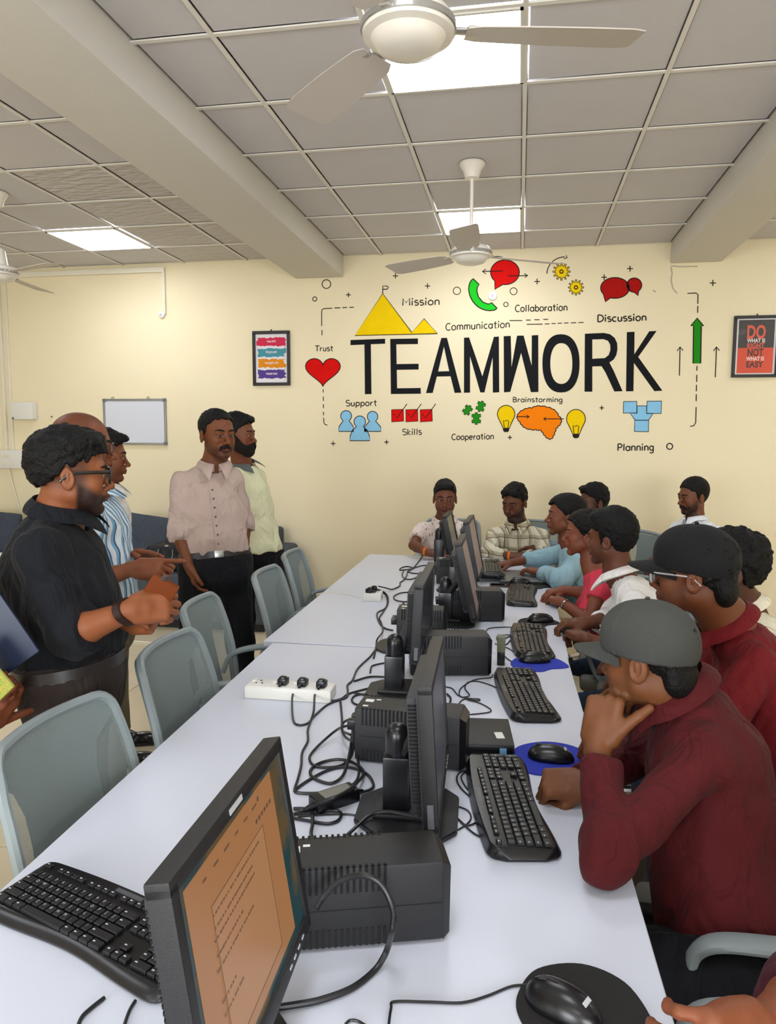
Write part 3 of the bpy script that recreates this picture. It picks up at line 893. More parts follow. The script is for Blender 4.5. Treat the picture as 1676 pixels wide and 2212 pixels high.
def local_mesh(P, M, name, m, **kw):
    """a bmesh made in head coordinates, placed on the person's head"""
    HR, hp, hs, root = P['HR'], P['hp'], P['hs'], P['root']
    Mx = Matrix.Translation(Vector(hp-root)) @ Matrix([list(r) for r in HR]).to_4x4() @ Matrix.Scale(hs, 4)
    bmesh.ops.transform(M.bm, matrix=Mx, verts=M.bm.verts)
    return M.done(name, m, P['o'], **kw)
def glasses(P, m, lens, w=0.027, h=0.018, r=0.009, thick=0.0022, y=0.098, z=-0.004, flat=None, drop=0.0):
    M = MB()
    for x in (-1, 1):
        ptsr = [Vector((x*0.034+px, y-0.10*abs(x*0.034+px)**1.0*0.5, z+pz)) for px, pz in rrect(2*w, 2*h, r, 4)]
        M.tube(ptsr, thick, n=6, closed=True)
        M.tube([(x*(0.034+w+(0.002 if flat else 0)), y-0.10*(0.034+w)*0.5, z+h*0.55), (x*0.070, 0.070, z+h*0.55), (x*0.0785, 0.02, z+h*0.45), (x*0.0795, -0.012, z+h*0.30), (x*0.080, -0.034, z-0.016)], thick*1.15, n=6, flat=flat)
    M.tube([(-0.008, y+0.001, z+0.004), (0, y+0.004, z+0.007), (0.008, y+0.001, z+0.004)], thick, n=6)
    g = local_mesh(P, M, 'glasses', m)
    if lens is not None:
        for x in (-1, 1):
            M = MB(); M.poly([Vector((x*0.034+px, y-0.0017-0.05*abs(x*0.034+px), z+pz)) for px, pz in rrect(2*w-0.002, 2*h-0.002, r, 4)], 0.0012, (0, -1, 0))
            o = local_mesh(P, M, 'lens', lens); o.parent = g
    return g
def cap_on(P, m, tilt=0.0, brim=0.078, seams=None, light=None, low=0.012, back=-0.020):
    C_ = Sdf(); C_.ell((0, -0.010, 0.036), (0.087, 0.108, 0.094), 0.01); C_.ell((0, 0.03, 0.05), (0.070, 0.066, 0.070), 0.02)
    n = unit((0, -(low-back)/0.18, 1)); p0 = V(0, 0.09, low+0.012)
    C2 = Sdf()
    hp, HR, hs, root = P['hp'].astype(f32), P['HR'].astype(f32), P['hs'], P['root']
    def fn(Q):
        d = C_(Q); pl = -((Q-p0.astype(f32))@n.astype(f32)); q = np.abs(np.mod(np.arctan2(Q[:, 0], Q[:, 1]+0.012)+PI/6*0, PI/3)-0)
        q = np.minimum(q, PI/3-q)
        rr = np.sqrt(Q[:, 0]**2+(Q[:, 1]+.012)**2)
        seam = 0.0012*np.exp(-(q*rr/0.0035)**2)
        return np.maximum(d+seam+0.0016*noise3(Q, 24, 2), pl)
    C2.add(lambda Q: fn((Q-hp)@HR/hs)*hs, P['W']((0, -0.01, 0.04)), 0.15*hs, 0)
    v, q = mesh_sdf(C2, 0.005, slack=0.008); v, q = biggest(v, q)
    cap = thing('baseball_cap', None, None); bpy.data.objects.remove(cap)
    cap = link('cap', np_mesh('cap', v-root, q), P['o'], m)
    M = MB()
    def bf(u, v_):
        a = (u-0.5)*2; x = 0.080*math.sin(a*1.18)/math.sin(1.18)
        yb = -0.010+0.108*math.sqrt(max(0, 1-(x/0.0875)**2))-0.006; e = brim*(1-abs(a)**2.6)
        y = yb+e*v_
        z = low+0.016+0.012*(1-a*a)*0.2-0.020*a*a-0.12*e*v_-0.020*a*a*v_
        return (x*(1-0.04*v_), y, z)
    M.grid(bf, 28, 10, 0.004)
    br = local_mesh(P, M, 'brim', m, angle=70); br.parent = cap
    M = MB(); M.sph((0, -0.010, 0.131), 0.006, (1, 1, 0.6), n=12); local_mesh(P, M, 'cap_button', m).parent = cap
    return cap
# ------------------------------------------------------------------ the room shell
WY = 6.411; CEIL = 3.131; XL, XR, YB = -6.3, 4.7, -3.6
M_WALL = mat('cream_wall_paint', (239, 226, 192), 0.75, var=0.03, vscale=1.6, bump=0.25, bscale=120, spec=0.3)
M_CEIL = mat('ceiling_tile', (204, 201, 203), 0.9, var=0.03, vscale=5, bump=0.5, bscale=350, spec=0.2)
M_BEAM = mat('beam_paint', (214, 211, 206), 0.8, var=0.03, vscale=2, bump=0.2, bscale=150, spec=0.2)
M_BAR = mat('grid_bar_paint', (226, 222, 214), 0.6)
M_GROUT = mat('floor_grout', (140, 124, 100), 0.8)
def floor_mat():
    m = mat('polished_floor_tile', (220, 206, 178), 0.16, var=0.10, vscale=2.2, spec=0.5)
    return m
M_FLOOR = floor_mat()
def ripple_mat():
    """ceiling tile with the embossed rippled pattern"""
    m = mat('rippled_ceiling_tile', (198, 193, 190), 0.85, spec=0.2)
    nt = m.node_tree; b = nt.nodes['Principled BSDF']; L = nt.links
    tc = nt.nodes.new('ShaderNodeTexCoord'); mp = nt.nodes.new('ShaderNodeMapping'); mp.inputs['Scale'].default_value = (9, 22, 1)
    v = nt.nodes.new('ShaderNodeTexNoise'); v.inputs['Scale'].default_value = 1.0; v.inputs['Detail'].default_value = 1
    L.new(tc.outputs['Object'], mp.inputs[0]); L.new(mp.outputs[0], v.inputs['Vector'])
    bp = nt.nodes.new('ShaderNodeBump'); bp.inputs['Strength'].default_value = 1.0; bp.inputs['Distance'].default_value = 0.03
    L.new(v.outputs['Fac'], bp.inputs['Height']); L.new(bp.outputs['Normal'], b.inputs['Normal'])
    return m
M_RIP = ripple_mat()
def struct(name, M, m, **kw): return tag(M.done(name, m, **kw), kind='structure')

M = MB(); M.box(((XL+XR)/2, WY+0.06, CEIL/2), (XR-XL+0.3, 0.12, CEIL+0.2)); wall_back = struct('wall_back', M, M_WALL, smooth=False)
M = MB(); M.box((XL-0.06, (YB+WY)/2, CEIL/2), (0.12, WY-YB, CEIL+0.2)); struct('wall_left', M, M_WALL, smooth=False)
M = MB(); M.box((XR+0.06, (YB+WY)/2, CEIL/2), (0.12, WY-YB, CEIL+0.2)); struct('wall_right', M, M_WALL, smooth=False)
M = MB()
xs_ = [XL-0.15, -3.55, -1.25, 0.45, 2.75, XR+0.15]; z0_, z1_ = 0.95, 2.35
for a_, b_ in ((0, 1), (2, 3), (4, 5)): M.box(((xs_[a_]+xs_[b_])/2, YB-0.06, CEIL/2), (xs_[b_]-xs_[a_], 0.12, CEIL+0.2))
for a_, b_ in ((1, 2), (3, 4)):
    M.box(((xs_[a_]+xs_[b_])/2, YB-0.06, z0_/2-0.05), (xs_[b_]-xs_[a_], 0.12, z0_+0.1)); M.box(((xs_[a_]+xs_[b_])/2, YB-0.06, (z1_+CEIL+0.1)/2), (xs_[b_]-xs_[a_], 0.12, CEIL+0.1-z1_))
struct('wall_front', M, M_WALL, smooth=False)
for k, wx in enumerate((-2.4, 1.6)):  # unseen windows, added to bring fill light onto the back wall and people
    M = MB(); M.box((wx, YB-0.05, 1.65), (2.28, 0.008, 1.38)); wo = struct('window_%d' % (k+1), M, mat('window_glass', (235, 240, 245), 0.05, alpha=0.35), smooth=False)
    for dx in (-1.12, 0, 1.12): q = MB(); q.box((wx+dx, YB-0.04, 1.65), (0.05, 0.06, 1.40), bevel=0.004); q.done('mullion', mat('window_frame_white', (220, 220, 216), .5), wo)
    for dz in (-0.68, 0.68): q = MB(); q.box((wx, YB-0.04, 1.65+dz), (2.30, 0.06, 0.05), bevel=0.004); q.done('rail', mat('window_frame_white', (220, 220, 216), .5), wo)
M = MB(); M.box(((XL+XR)/2, (YB+WY)/2, -0.06), (XR-XL, WY-YB, 0.1)); floor = struct('floor', M, M_GROUT, smooth=False)
M = MB(); M.box(((XL+XR)/2, (YB+WY)/2, CEIL+0.08), (XR-XL, WY-YB, 0.06)); ceiling = struct('ceiling', M, M_CEIL, smooth=False)
# floor tiles, 0.8 m
TS = 0.8
M = MB(); M.box((0, 0, -0.005), (TS-0.005, TS-0.005, 0.010), bevel=0.0012, seg=1); ft = M.done('tile', M_FLOOR, floor, smooth=False)
tme = ft.data; first = True
for i in range(14):
    for j in range(13):
        x = XL+0.35+TS*i; y = WY-0.44-TS*j
        if x > XR-0.4 or y < YB+0.4: continue
        if first: o = ft; first = False
        else: o = bpy.data.objects.new('tile', tme); COL.objects.link(o); o.parent = floor
        o.location = (x, y, -0.0005*random.Random(i*31+j).random())
# baseboard of the back wall
M = MB(); M.box(((XL+XR)/2, WY-0.006, 0.045), (XR-XL, 0.012, 0.09), bevel=0.002); tag(M.done('baseboard_back', M_FLOOR, smooth=False), kind='structure')
# beams
for (x0, x1, z) in ((-1.983, -1.550, 2.955), (1.170, 1.560, 2.972)):
    M = MB(); M.box(((x0+x1)/2, (YB+WY)/2, (z+CEIL+0.04)/2), (x1-x0, WY-YB, CEIL+0.04-z), bevel=0.008); struct('trim_1' if x0 < 0 else 'trim_2', M, M_BEAM)
# a rough plaster joint where the right beam meets the wall
M_PATCH = mat('bare_plaster_smear', (186, 178, 156), 0.9, var=0.2, vscale=30)
# suspended ceiling tiles and their grid bars
colsx = {'mid': [-1.550, -1.212, -0.612, -0.012, 0.588, 1.170], 'left': [-6.3, -6.034, -5.434, -4.834, -4.234, -3.634, -3.034, -2.434, -1.983],
         'right': [1.560, 2.14, 2.74, 3.34, 3.94, 4.54, 4.7]}
rows = [2.8515+0.6*k for k in range(-10, 6)]
ry = [YB]+[r for r in rows if r > YB]+[WY]
light_cells = []
meshes = {}
def tile_obj(x0, x1, y0, y1, m, parent):
    key = (round(x1-x0, 3), round(y1-y0, 3), m.name)
    if key not in meshes:
        q = MB(); q.box((0, 0, 0.010), (x1-x0-0.026, y1-y0-0.026, 0.014), bevel=0.003, seg=1); o = q.done('tile', m, parent, smooth=False); meshes[key] = o.data
    else:
        o = bpy.data.objects.new('tile', meshes[key]); COL.objects.link(o); o.parent = parent
    o.location = ((x0+x1)/2, (y0+y1)/2, CEIL+0.002)
    return o
M_PANEL = mat('led_diffuser', (240, 246, 255), 0.4, emit=PANEL_LIGHT)
M_RIM = mat('light_rim', (214, 212, 204), 0.4)
lit = []
for bay, xs in colsx.items():
    lx = {'mid': -0.612, 'left': -3.634, 'right': 2.74}[bay]
    for i in range(len(xs)-1):
        for j in range(len(ry)-1):
            x0, x1, y0, y1 = xs[i], xs[i+1], ry[j], ry[j+1]
            if abs(x0-lx) < 0.01 and abs(((y0-2.8515)/2.4) - round((y0-2.8515)/2.4)) < 0.01 and y1-y0 > 0.5:
                lit.append((bay, x0, x1, y0, y1)); continue
            if y1 < -1.2: continue
            rip = bay == 'left' and x0 > -3.1 and y0 > 3.9
            tile_obj(x0, x1, y0, y1, M_RIP if rip else M_CEIL, ceiling)
    for i in range(1, len(xs)-1):
        q = MB(); q.box((xs[i], (YB+WY)/2, CEIL-0.001), (0.020, WY-YB, 0.005)); q.done('grid_bar', M_BAR, ceiling, smooth=False)
    for y in ry[1:-1]:
        if y < -0.5: continue
        q = MB(); q.box(((xs[0]+xs[-1])/2, y, CEIL), (xs[-1]-xs[0], 0.022, 0.006)); q.done('grid_bar', M_BAR, ceiling, smooth=False)
labels = {('mid', 2): 'square white LED ceiling panel above the near white fan', ('mid', 3): 'square white LED ceiling panel behind the rod of the far ceiling fan',
          ('left', 3): 'square white LED ceiling panel left of the long beam, near the back wall'}
for (bay, x0, x1, y0, y1) in lit:
    k = round((y0-0.4515)/2.4)
    lab = labels.get((bay, k+1), 'square white LED ceiling panel of the %s ceiling bay, %s' % ({'mid': 'middle', 'left': 'left', 'right': 'right'}[bay], ('behind the camera', 'second behind the camera', 'above the camera', 'beyond the camera', 'by the back wall')[max(-1, min(3, k))+1]))
    t = thing('ceiling_light', lab, 'ceiling light', ((x0+x1)/2, (y0+y1)/2, CEIL-0.004), group='recessed LED panels')
    q = MB(); w = x1-x0-0.016
    for sx, sy, a, b2 in ((1, 0, 0.012, w), (-1, 0, 0.012, w), (0, 1, w, 0.012), (0, -1, w, 0.012)): q.box((sx*(w/2-0.006), sy*(w/2-0.006), 0), (a, b2, 0.010))
    q.done('rim', M_RIM, t, smooth=False)
    q = MB(); q.box((0, 0, 0.002), (w-0.024, w-0.024, 0.004)); q.done('diffuser', M_PANEL, t, smooth=False)

# ------------------------------------------------------------------ ceiling fans
M_FANW = mat('fan_white_enamel', (226, 220, 210), 0.28, coat=0.3)
M_FANB = mat('fan_blade', (188, 180, 172), 0.4)
M_FANR = mat('fan_trim_ring', (190, 188, 184), 0.2, metal=0.7)
def fan(loc, rot, label, zmot, R=0.60, sc=1.0):
    t = thing('ceiling_fan', label, 'fan', (loc[0], loc[1], zmot), rot, group='white ceiling fans')
    top = CEIL-zmot
    q = MB(); q.lathe([(0.0, top-0.001), (0.072, top-0.001), (0.075, top-0.012), (0.052, top-0.045), (0.040, top-0.085), (0.012, top-0.088), (0, top-0.088)]); q.done('canopy', M_FANW, t)
    q = MB(); q.cyl((0, 0, 0.10), (0, 0, top-0.05), 0.011, n=14); q.done('downrod', M_FANW, t)
    q = MB(); q.lathe([(0.0, 0.165), (0.030, 0.165), (0.040, 0.150), (0.050, 0.085), (0.058, 0.050), (0.0, 0.050)]); q.done('rod_cover', M_FANW, t)
    q = MB(); q.lathe([(0.0, 0.062), (0.060, 0.060), (0.105, 0.046), (0.118, 0.030), (0.121, 0.012), (0.118, -0.006), (0.098, -0.012), (0.092, -0.022), (0.080, -0.036), (0.050, -0.046), (0, -0.048)], n=48); q.done('motor_housing', M_FANW, t)
    q = MB(); q.lathe([(0.117, 0.022), (0.1235, 0.020), (0.1240, 0.004), (0.117, 0.002)], n=48); q.done('trim_ring', M_FANR, t)
    for k in range(3):
        a = 2*PI*k/3; c, s_ = math.cos(a), math.sin(a)
        q = MB(); q.box((0.150, 0, 0.010), (0.10, 0.030, 0.006), bevel=0.002); q.box((0.165, 0, 0.008), (0.03, 0.060, 0.004), bevel=0.001)
        bmesh.ops.rotate(q.bm, cent=(0, 0, 0), matrix=Matrix.Rotation(a, 3, 'Z'), verts=q.bm.verts); q.done('blade_arm', M_FANR, t)
        q = MB()
        def bf(u, v):
            x = 0.150+(R-0.150)*u; w = (0.056+0.018*math.sin(min(1, u*1.15)*PI*0.55))*(1 if u > 0.03 else 0.8)*(1 if u < 0.97 else 0.85)
            y = (v-0.5)*2*w
            return (x*c-y*s_, x*s_+y*c, 0.006+0.22*y*0.9)
        q.grid(bf, 14, 4, 0.003); q.done('blade', M_FANB, t)
    return t
f1 = AZ(882, 66, 2.60)
fan((-0.306, 1.985), math.radians(13), 'nearest white ceiling fan, its hub in front of the large LED panel', 2.62)
fan((-0.301, 4.374), math.radians(30), 'far white ceiling fan hanging on a long rod in front of the mural', 2.615)
fan((-3.36, 4.38), math.radians(-22), 'white ceiling fan at the left edge of the picture', 2.615)

# ------------------------------------------------------------------ the painted mural on the back wall
M_INK = mat('mural_black_paint', (22, 23, 27), 0.75, var=0.15, vscale=20, spec=0.15)
M_LINE = mat('mural_line_paint', (38, 30, 28), 0.75, spec=0.15)
M_YEL = mat('mural_yellow_paint', (244, 206, 2), 0.75, spec=0.12, var=0.05, vscale=15)
M_RED = mat('mural_red_paint', (216, 14, 10), 0.75, spec=0.12, var=0.10, vscale=15)
M_DRED = mat('mural_dark_red_paint', (172, 20, 16), 0.75, spec=0.12, var=0.10, vscale=15)
M_GRN = mat('mural_green_paint', (32, 200, 40), 0.75, spec=0.12, var=0.05, vscale=15)
M_DGRN = mat('mural_leaf_green_paint', (34, 140, 24), 0.75, spec=0.12, var=0.06, vscale=15)
M_BLU = mat('mural_sky_blue_paint', (140, 198, 234), 0.75, spec=0.12, var=0.05, vscale=15)
M_ORG = mat('mural_orange_paint', (250, 132, 6), 0.75, spec=0.12, var=0.05, vscale=15)
def c1(x, y): return (520+0.34606*x, 520+0.34606*y)
def c2(x, y): return (1080+0.35561*x, 520+0.35561*y)
def WP(uv, off=0.0): p = AY(uv[0], uv[1], WY); return Vector((p[0], WY-off, p[2]))
def fill(q, pts, off=0.0012, holes=(), mi=0):
    loops = [[WP(p, off) for p in pts]]+[[WP(p, off) for p in h] for h in holes]
    tris = geometry.tessellate_polygon(loops); flat = [v for l in loops for v in l]
    vs = [q.bm.verts.new(v) for v in flat]
    for t in tris:
        try:
            f = q.bm.faces.new([vs[i] for i in t]); f.material_index = mi
            f.normal_update()
            if f.normal.y > 0: f.normal_flip()
        except ValueError: pass
def stroke(q, pts, w=1.9, closed=False, off=0.0022, mi=1):
    """a brush line w photograph pixels wide"""
    P = [WP(p, off) for p in pts]; h = w*0.00406/2; n = len(P); prev = None; first = None
    def mk(i):
        a = P[i-1] if (i > 0 or closed) else P[i]; b = P[(i+1) % n] if (i < n-1 or closed) else P[i]
        d = (b-a); d.y = 0
        if d.length < 1e-7: d = Vector((1, 0, 0))
        d.normalize(); nrm = Vector((-d.z, 0, d.x))
        return q.bm.verts.new(P[i]+nrm*h), q.bm.verts.new(P[i]-nrm*h)
    pairs = [mk(i) for i in range(n)]
    for i in range(n if closed else n-1):
        a, b = pairs[i], pairs[(i+1) % n]
        f = q.bm.faces.new((a[0], a[1], b[1], b[0])); f.material_index = mi; f.normal_update()
        if f.normal.y > 0: f.normal_flip()
def paint(name, q, mats, label=None):
    o = q.done(name, mats, wall_back, smooth=False, fix=False)
    if label: o['label'] = label
    return o
def el(cx, cy, rx, ry, n=28, a0=0, a1=2*PI): return [(cx+rx*math.cos(a0+(a1-a0)*i/n), cy+ry*math.sin(a0+(a1-a0)*i/n)) for i in range(n+(0 if abs(a1-a0-2*PI) < 1e-6 else 1))]
def motif(name, pts, m, label=None, w=1.9, holes=()):
    q = MB(); fill(q, pts, holes=holes); stroke(q, pts, w, True); return paint(name, q, [m, M_LINE], label)
# the eight big letters
C1 = lambda L: [c1(*p) for p in L]
C2 = lambda L: [c2(*p) for p in L]
letters = [
    (C1([(685, 620), (901, 612), (901, 643), (812, 646), (816, 957), (775, 958), (772, 648), (685, 652)]), []),
    (C1([(933, 613), (1106, 610), (1106, 645), (971, 647), (973, 770), (1110, 768), (1110, 804), (974, 806), (976, 921), (1123, 919), (1124, 955), (937, 957)]), []),
    (C1([(1252, 607), (1287, 606), (1377, 948), (1335, 950), (1309, 846), (1224, 848), (1198, 950), (1156, 951)]), [C1([(1268, 662), (1301, 814), (1232, 816)])]),
    (C1([(1393, 605), (1425, 604), (1508, 846), (1580, 600), (1611, 598), (1613, 946), (1573, 948), (1572, 728), (1521, 947), (1495, 947), (1431, 722), (1431, 948), (1393, 949)]), []),
    (C2([(22, 580), (65, 578), (70, 766), (103, 577), (143, 576), (192, 758), (193, 575), (232, 573), (233, 919), (187, 920), (128, 682), (62, 918), (24, 921)]), []),
    (C2([(370+113*math.copysign(abs(math.cos(a))**0.85, math.cos(a)), 745+177*math.copysign(abs(math.sin(a))**0.9, math.sin(a))) for a in [2*PI*i/40 for i in range(40)]]),
     [C2([(372+67*math.copysign(abs(math.cos(a))**0.9, math.cos(a)), 746+124*math.copysign(abs(math.sin(a))**0.9, math.sin(a))) for a in [2*PI*i/36 for i in range(36)]])]),
    (C2([(515, 565), (630, 560), (668, 568), (696, 590), (711, 622), (713, 660), (706, 695), (690, 722), (664, 740), (690, 790), (744, 914), (694, 916), (640, 800), (616, 762), (560, 764), (560, 917), (513, 917)]),
     [C2([(560, 600), (628, 598), (655, 608), (669, 632), (670, 664), (660, 694), (636, 713), (560, 717)])]),
    (C2([(770, 555), (817, 553), (815, 690), (906, 550), (951, 548), (839, 706), (986, 911), (937, 914), (813, 742), (810, 914), (765, 915)]), [])]
for ch, (pts, hl) in zip('TEAMWORK', letters):
    q = MB(); fill(q, pts, 0.0014, hl); paint('painted_letter', q, [M_INK], 'black painted letter '+ch)
# motifs
q = MB(); fill(q, C1([(712, 592), (886, 330), (1068, 573), (1145, 487), (1228, 580)])); stroke(q, C1([(712, 592), (886, 330), (1068, 573), (1145, 487), (1228, 580)]), 1.9, True)
stroke(q, C1([(886, 330), (887, 283), (915, 284), (922, 292), (914, 303), (888, 304)]), 2.0); paint('painted_mountain', q, [M_YEL, M_LINE], 'yellow twin peaks with a flag')
hp = []
for i in range(40):
    a = 2*PI*i/40; hp.append((513+109*(math.sin(a)**3), 808-100*((13*math.cos(a)-5*math.cos(2*a)-2*math.cos(3*a)-math.cos(4*a))/16.5)))
motif('painted_heart', C1(hp), M_RED, 'red heart', 2.0)
# phone handset
ph = C1(catmull([(1450, 237), (1430, 262), (1423, 310), (1440, 365), (1478, 410), (1530, 434), (1580, 434), (1600, 422)], 4)+[np.array(p, float) for p in [(1566, 387), (1545, 396), (1512, 384), (1484, 352), (1474, 318), (1476, 292), (1488, 274)]])
motif('painted_handset', ph, M_GRN, 'green telephone handset', 2.2)
def bubble(cx, cy, rx, ry, tail, conv): 
    pts = [(cx+rx*math.cos(a), cy+ry*math.sin(a)) for a in [2*PI*i/40 for i in range(40)]]
    ang = math.atan2(tail[1]-cy, tail[0]-cx); k = min(range(40), key=lambda i: abs(((2*PI*i/40-ang+PI) % (2*PI))-PI))
    pts = pts[:k-1]+[pts[k-2], tail, pts[(k+2) % 40]]+pts[k+3:] if 2 < k < 37 else pts
    return [conv(*p) for p in pts]
motif('painted_speech_bubble', bubble(30, 192, 87, 75, (-32, 296), c2), M_RED, 'round red speech bubble with two arrows', 2.0)
q = MB(); stroke(q, [c1(1637, 189), c1(1508, 192)], 1.9); stroke(q, [c1(1530, 178), c1(1508, 192), c1(1530, 207)], 1.9)
stroke(q, [c2(48, 214), c2(168, 212)], 1.9); stroke(q, [c2(148, 200), c2(168, 212), c2(150, 224)], 1.9); paint('painted_arrow', q, [M_RED, M_LINE])
motif('painted_speech_bubble', bubble(815, 270, 45, 43, (838, 334), c2), M_DRED, None, 2.0)
motif('painted_speech_bubble', bubble(698, 287, 87, 63, (640, 372), c2), M_DRED, 'dark red speech bubble overlapping a smaller one', 2.0)
def gear(cx, cy, R1, R2, n, conv):
    pts = []
    for i in range(n):
        a = 2*PI*i/n
        for da, r in ((-0.32, R2), (-0.16, R1), (0.16, R1), (0.32, R2)): pts.append(conv(cx+r*math.cos(a+da*PI/n*2*0.8), cy+r*math.sin(a+da*PI/n*2*0.8)))
    return pts
for cx, cy, R1, R2 in ((373, 188, 54, 36), (461, 284, 48, 33)):
    q = MB(); g = gear(cx, cy, R1, R2, 12, c2); fill(q, g); stroke(q, g, 1.5, True); stroke(q, [c2(*p) for p in el(cx, cy, 10, 10, 14)], 2.2, True); paint('painted_gear', q, [M_YEL, M_LINE])
q = MB(); stroke(q, [c2(*p) for p in el(392, 205, 108, 106, 18, PI*1.02, PI*1.5)], 1.9); stroke(q, [c2(388, 110), c2(408, 103), c2(401, 90)], 1.9); stroke(q, [c2(286, 200), c2(284, 190)], 1.9)
paint('painted_arrow', q, [M_RED, M_LINE])
# three people icons
def pawn(cx, top, hr, neck, bot, w, conv):
    pts = [(cx+hr*math.cos(a), top+hr+hr*math.sin(a)) for a in [math.radians(d) for d in range(130, 411, 14)]]
    pts += [(cx+hr*0.55, neck+8), (cx+w*0.72, neck+30), (cx+w*0.95, bot-30), (cx+w, bot), (cx-w, bot), (cx-w*0.95, bot-30), (cx-w*0.72, neck+30), (cx-hr*0.55, neck+8)]
    return [conv(*p) for p in pts]
for a in ((658, 1060, 34, 1115, 1190, 47), (823, 1065, 33, 1117, 1190, 52)): motif('painted_figure', pawn(*a, c1), M_BLU, None, 1.7)
motif('painted_figure', pawn(743, 1094, 36, 1152, 1248, 63, c1), M_BLU, 'largest of the three pale blue figures', 1.7)
for x in (941, 1030, 1120):
    q = MB(); sq = C1([(x, 1055), (x+74, 1052), (x+76, 1126), (x+1, 1131)]); fill(q, sq); stroke(q, sq, 1.6, True)
    stroke(q, C1([(x+12, 1080), (x+33, 1107), (x+97, 1018)]), 1.8); paint('painted_tick_box', q, [M_RED, M_LINE])
def puzzle(cx, cy, s, rot):
    pts = []
    side = [(-1, -1), (-0.25, -1), (-0.35, -1.35), (0.35, -1.35), (0.25, -1), (1, -1)]
    inn = [(1, -1), (1, -0.25), (0.65, -0.35), (0.65, 0.35), (1, 0.25), (1, 1)]
    lo = [(1, 1), (0.25, 1), (0.3, 1.35), (-0.3, 1.35), (-0.25, 1), (-1, 1)]
    le = [(-1, 1), (-1, 0.25), (-0.65, 0.35), (-0.65, -0.35), (-1, -0.25)]
    c, s2 = math.cos(rot), math.sin(rot)
    return [c1(cx+s*(x*c-y*s2), cy+s*(x*s2+y*c)) for x, y in side+inn[1:]+lo[1:]+le[1:]]
for a in ((1415, 1057, 24, 0.6), (1498, 1034, 25, 0.35), (1470, 1110, 27, 0.0)): motif('painted_puzzle_piece', puzzle(*a), M_DGRN, None, 1.5)
def bulb(cx, cy, conv, s=1.0):
    q = MB(); pts = [(cx+57*s*math.cos(a), cy+57*s*math.sin(a)) for a in [math.radians(d) for d in range(150, 391, 12)]]+[(cx+33*s, cy+62*s), (cx+22*s, cy+92*s), (cx-20*s, cy+92*s), (cx-33*s, cy+62*s)]
    pts = [conv(*p) for p in pts]; fill(q, pts); stroke(q, pts, 1.7, True)
    stroke(q, [conv(cx-12*s, cy+88*s), conv(cx-18*s, cy+40*s), conv(cx-6*s, cy+46*s), conv(cx+6*s, cy+40*s), conv(cx+18*s, cy+46*s), conv(cx+12*s, cy+88*s)], 1.5)
    fill(q, [conv(cx-21*s, cy+94*s), conv(cx+21*s, cy+94*s), conv(cx+18*s, cy+112*s), conv(cx+6*s, cy+118*s), conv(cx-8*s, cy+118*s), conv(cx-19*s, cy+110*s)], 0.0024, (), 1)
    return paint('painted_light_bulb', q, [M_YEL, M_LINE])
bulb(37, 1053, c2, 0.93); bulb(461, 1082, c2)
br = [(104, 1068), (118, 1045), (140, 1030), (165, 1020), (195, 1018), (215, 1008), (248, 1006), (285, 1013), (315, 1022), (340, 1040), (354, 1065), (370, 1085), (366, 1110), (352, 1125), (338, 1140), (330, 1165), (322, 1185), (310, 1203), (292, 1200), (275, 1185), (262, 1165), (248, 1148), (215, 1146), (185, 1144), (155, 1136), (135, 1120), (122, 1100), (108, 1080)]
bb = []
for i in range(len(br)):
    a = np.array(br[i], float); b = np.array(br[(i+1) % len(br)], float); n_ = np.array([(b-a)[1], -(b-a)[0]]); n_ = n_/np.linalg.norm(n_); bb += [a, (a*0.75+b*0.25)+n_*4, (a+b)/2+n_*5.5, (a*0.25+b*0.75)+n_*4]
q = MB(); bp_ = [c2(*p) for p in bb]; fill(q, bp_); stroke(q, bp_, 1.9, True); stroke(q, [c2(100, 1068), c2(178, 1069)], 1.8); stroke(q, [c2(160, 1060), c2(178, 1069), c2(162, 1078)], 1.8)
stroke(q, [c2(388, 1082), c2(264, 1082)], 1.8); stroke(q, [c2(280, 1072), c2(264, 1082), c2(280, 1092)], 1.8); paint('painted_brain', q, [M_ORG, M_LINE], 'orange brain with two arrows')
q = MB(); body = C2([(790, 1048), (832, 1048), (832, 1003), (890, 1003), (890, 1048), (930, 1048), (902, 1090), (820, 1090)]); fill(q, body); stroke(q, body, 1.6, True)
for sq in ([(750, 977), (830, 976), (830, 1046), (748, 1047)], [(893, 975), (981, 974), (978, 1049), (890, 1050)], [(818, 1090), (903, 1090), (901, 1160), (816, 1158)]): fill(q, C2(sq), 0.0018); stroke(q, C2(sq), 1.7, True)
paint('painted_flow_chart', q, [M_BLU, M_LINE], 'pale blue flow chart of three boxes')
motif('painted_arrow', C2([(1172, 745), (1175, 518), (1158, 518), (1197, 470), (1236, 518), (1222, 518), (1218, 745)]), M_DGRN, 'thick green arrow pointing up', 2.2)
q = MB()
for x0, x1, yb, yt in ((1089, 1093, 820, 645), (1307, 1314, 830, 645)):
    stroke(q, [c2(x0, yb), c2(x1, yt)], 1.9); stroke(q, [c2(x1-18, yt+24), c2(x1, yt), c2(x1+18, yt+22)], 1.9)
paint('painted_arrow', q, [M_RED, M_LINE], 'pair of thin arrows pointing up')
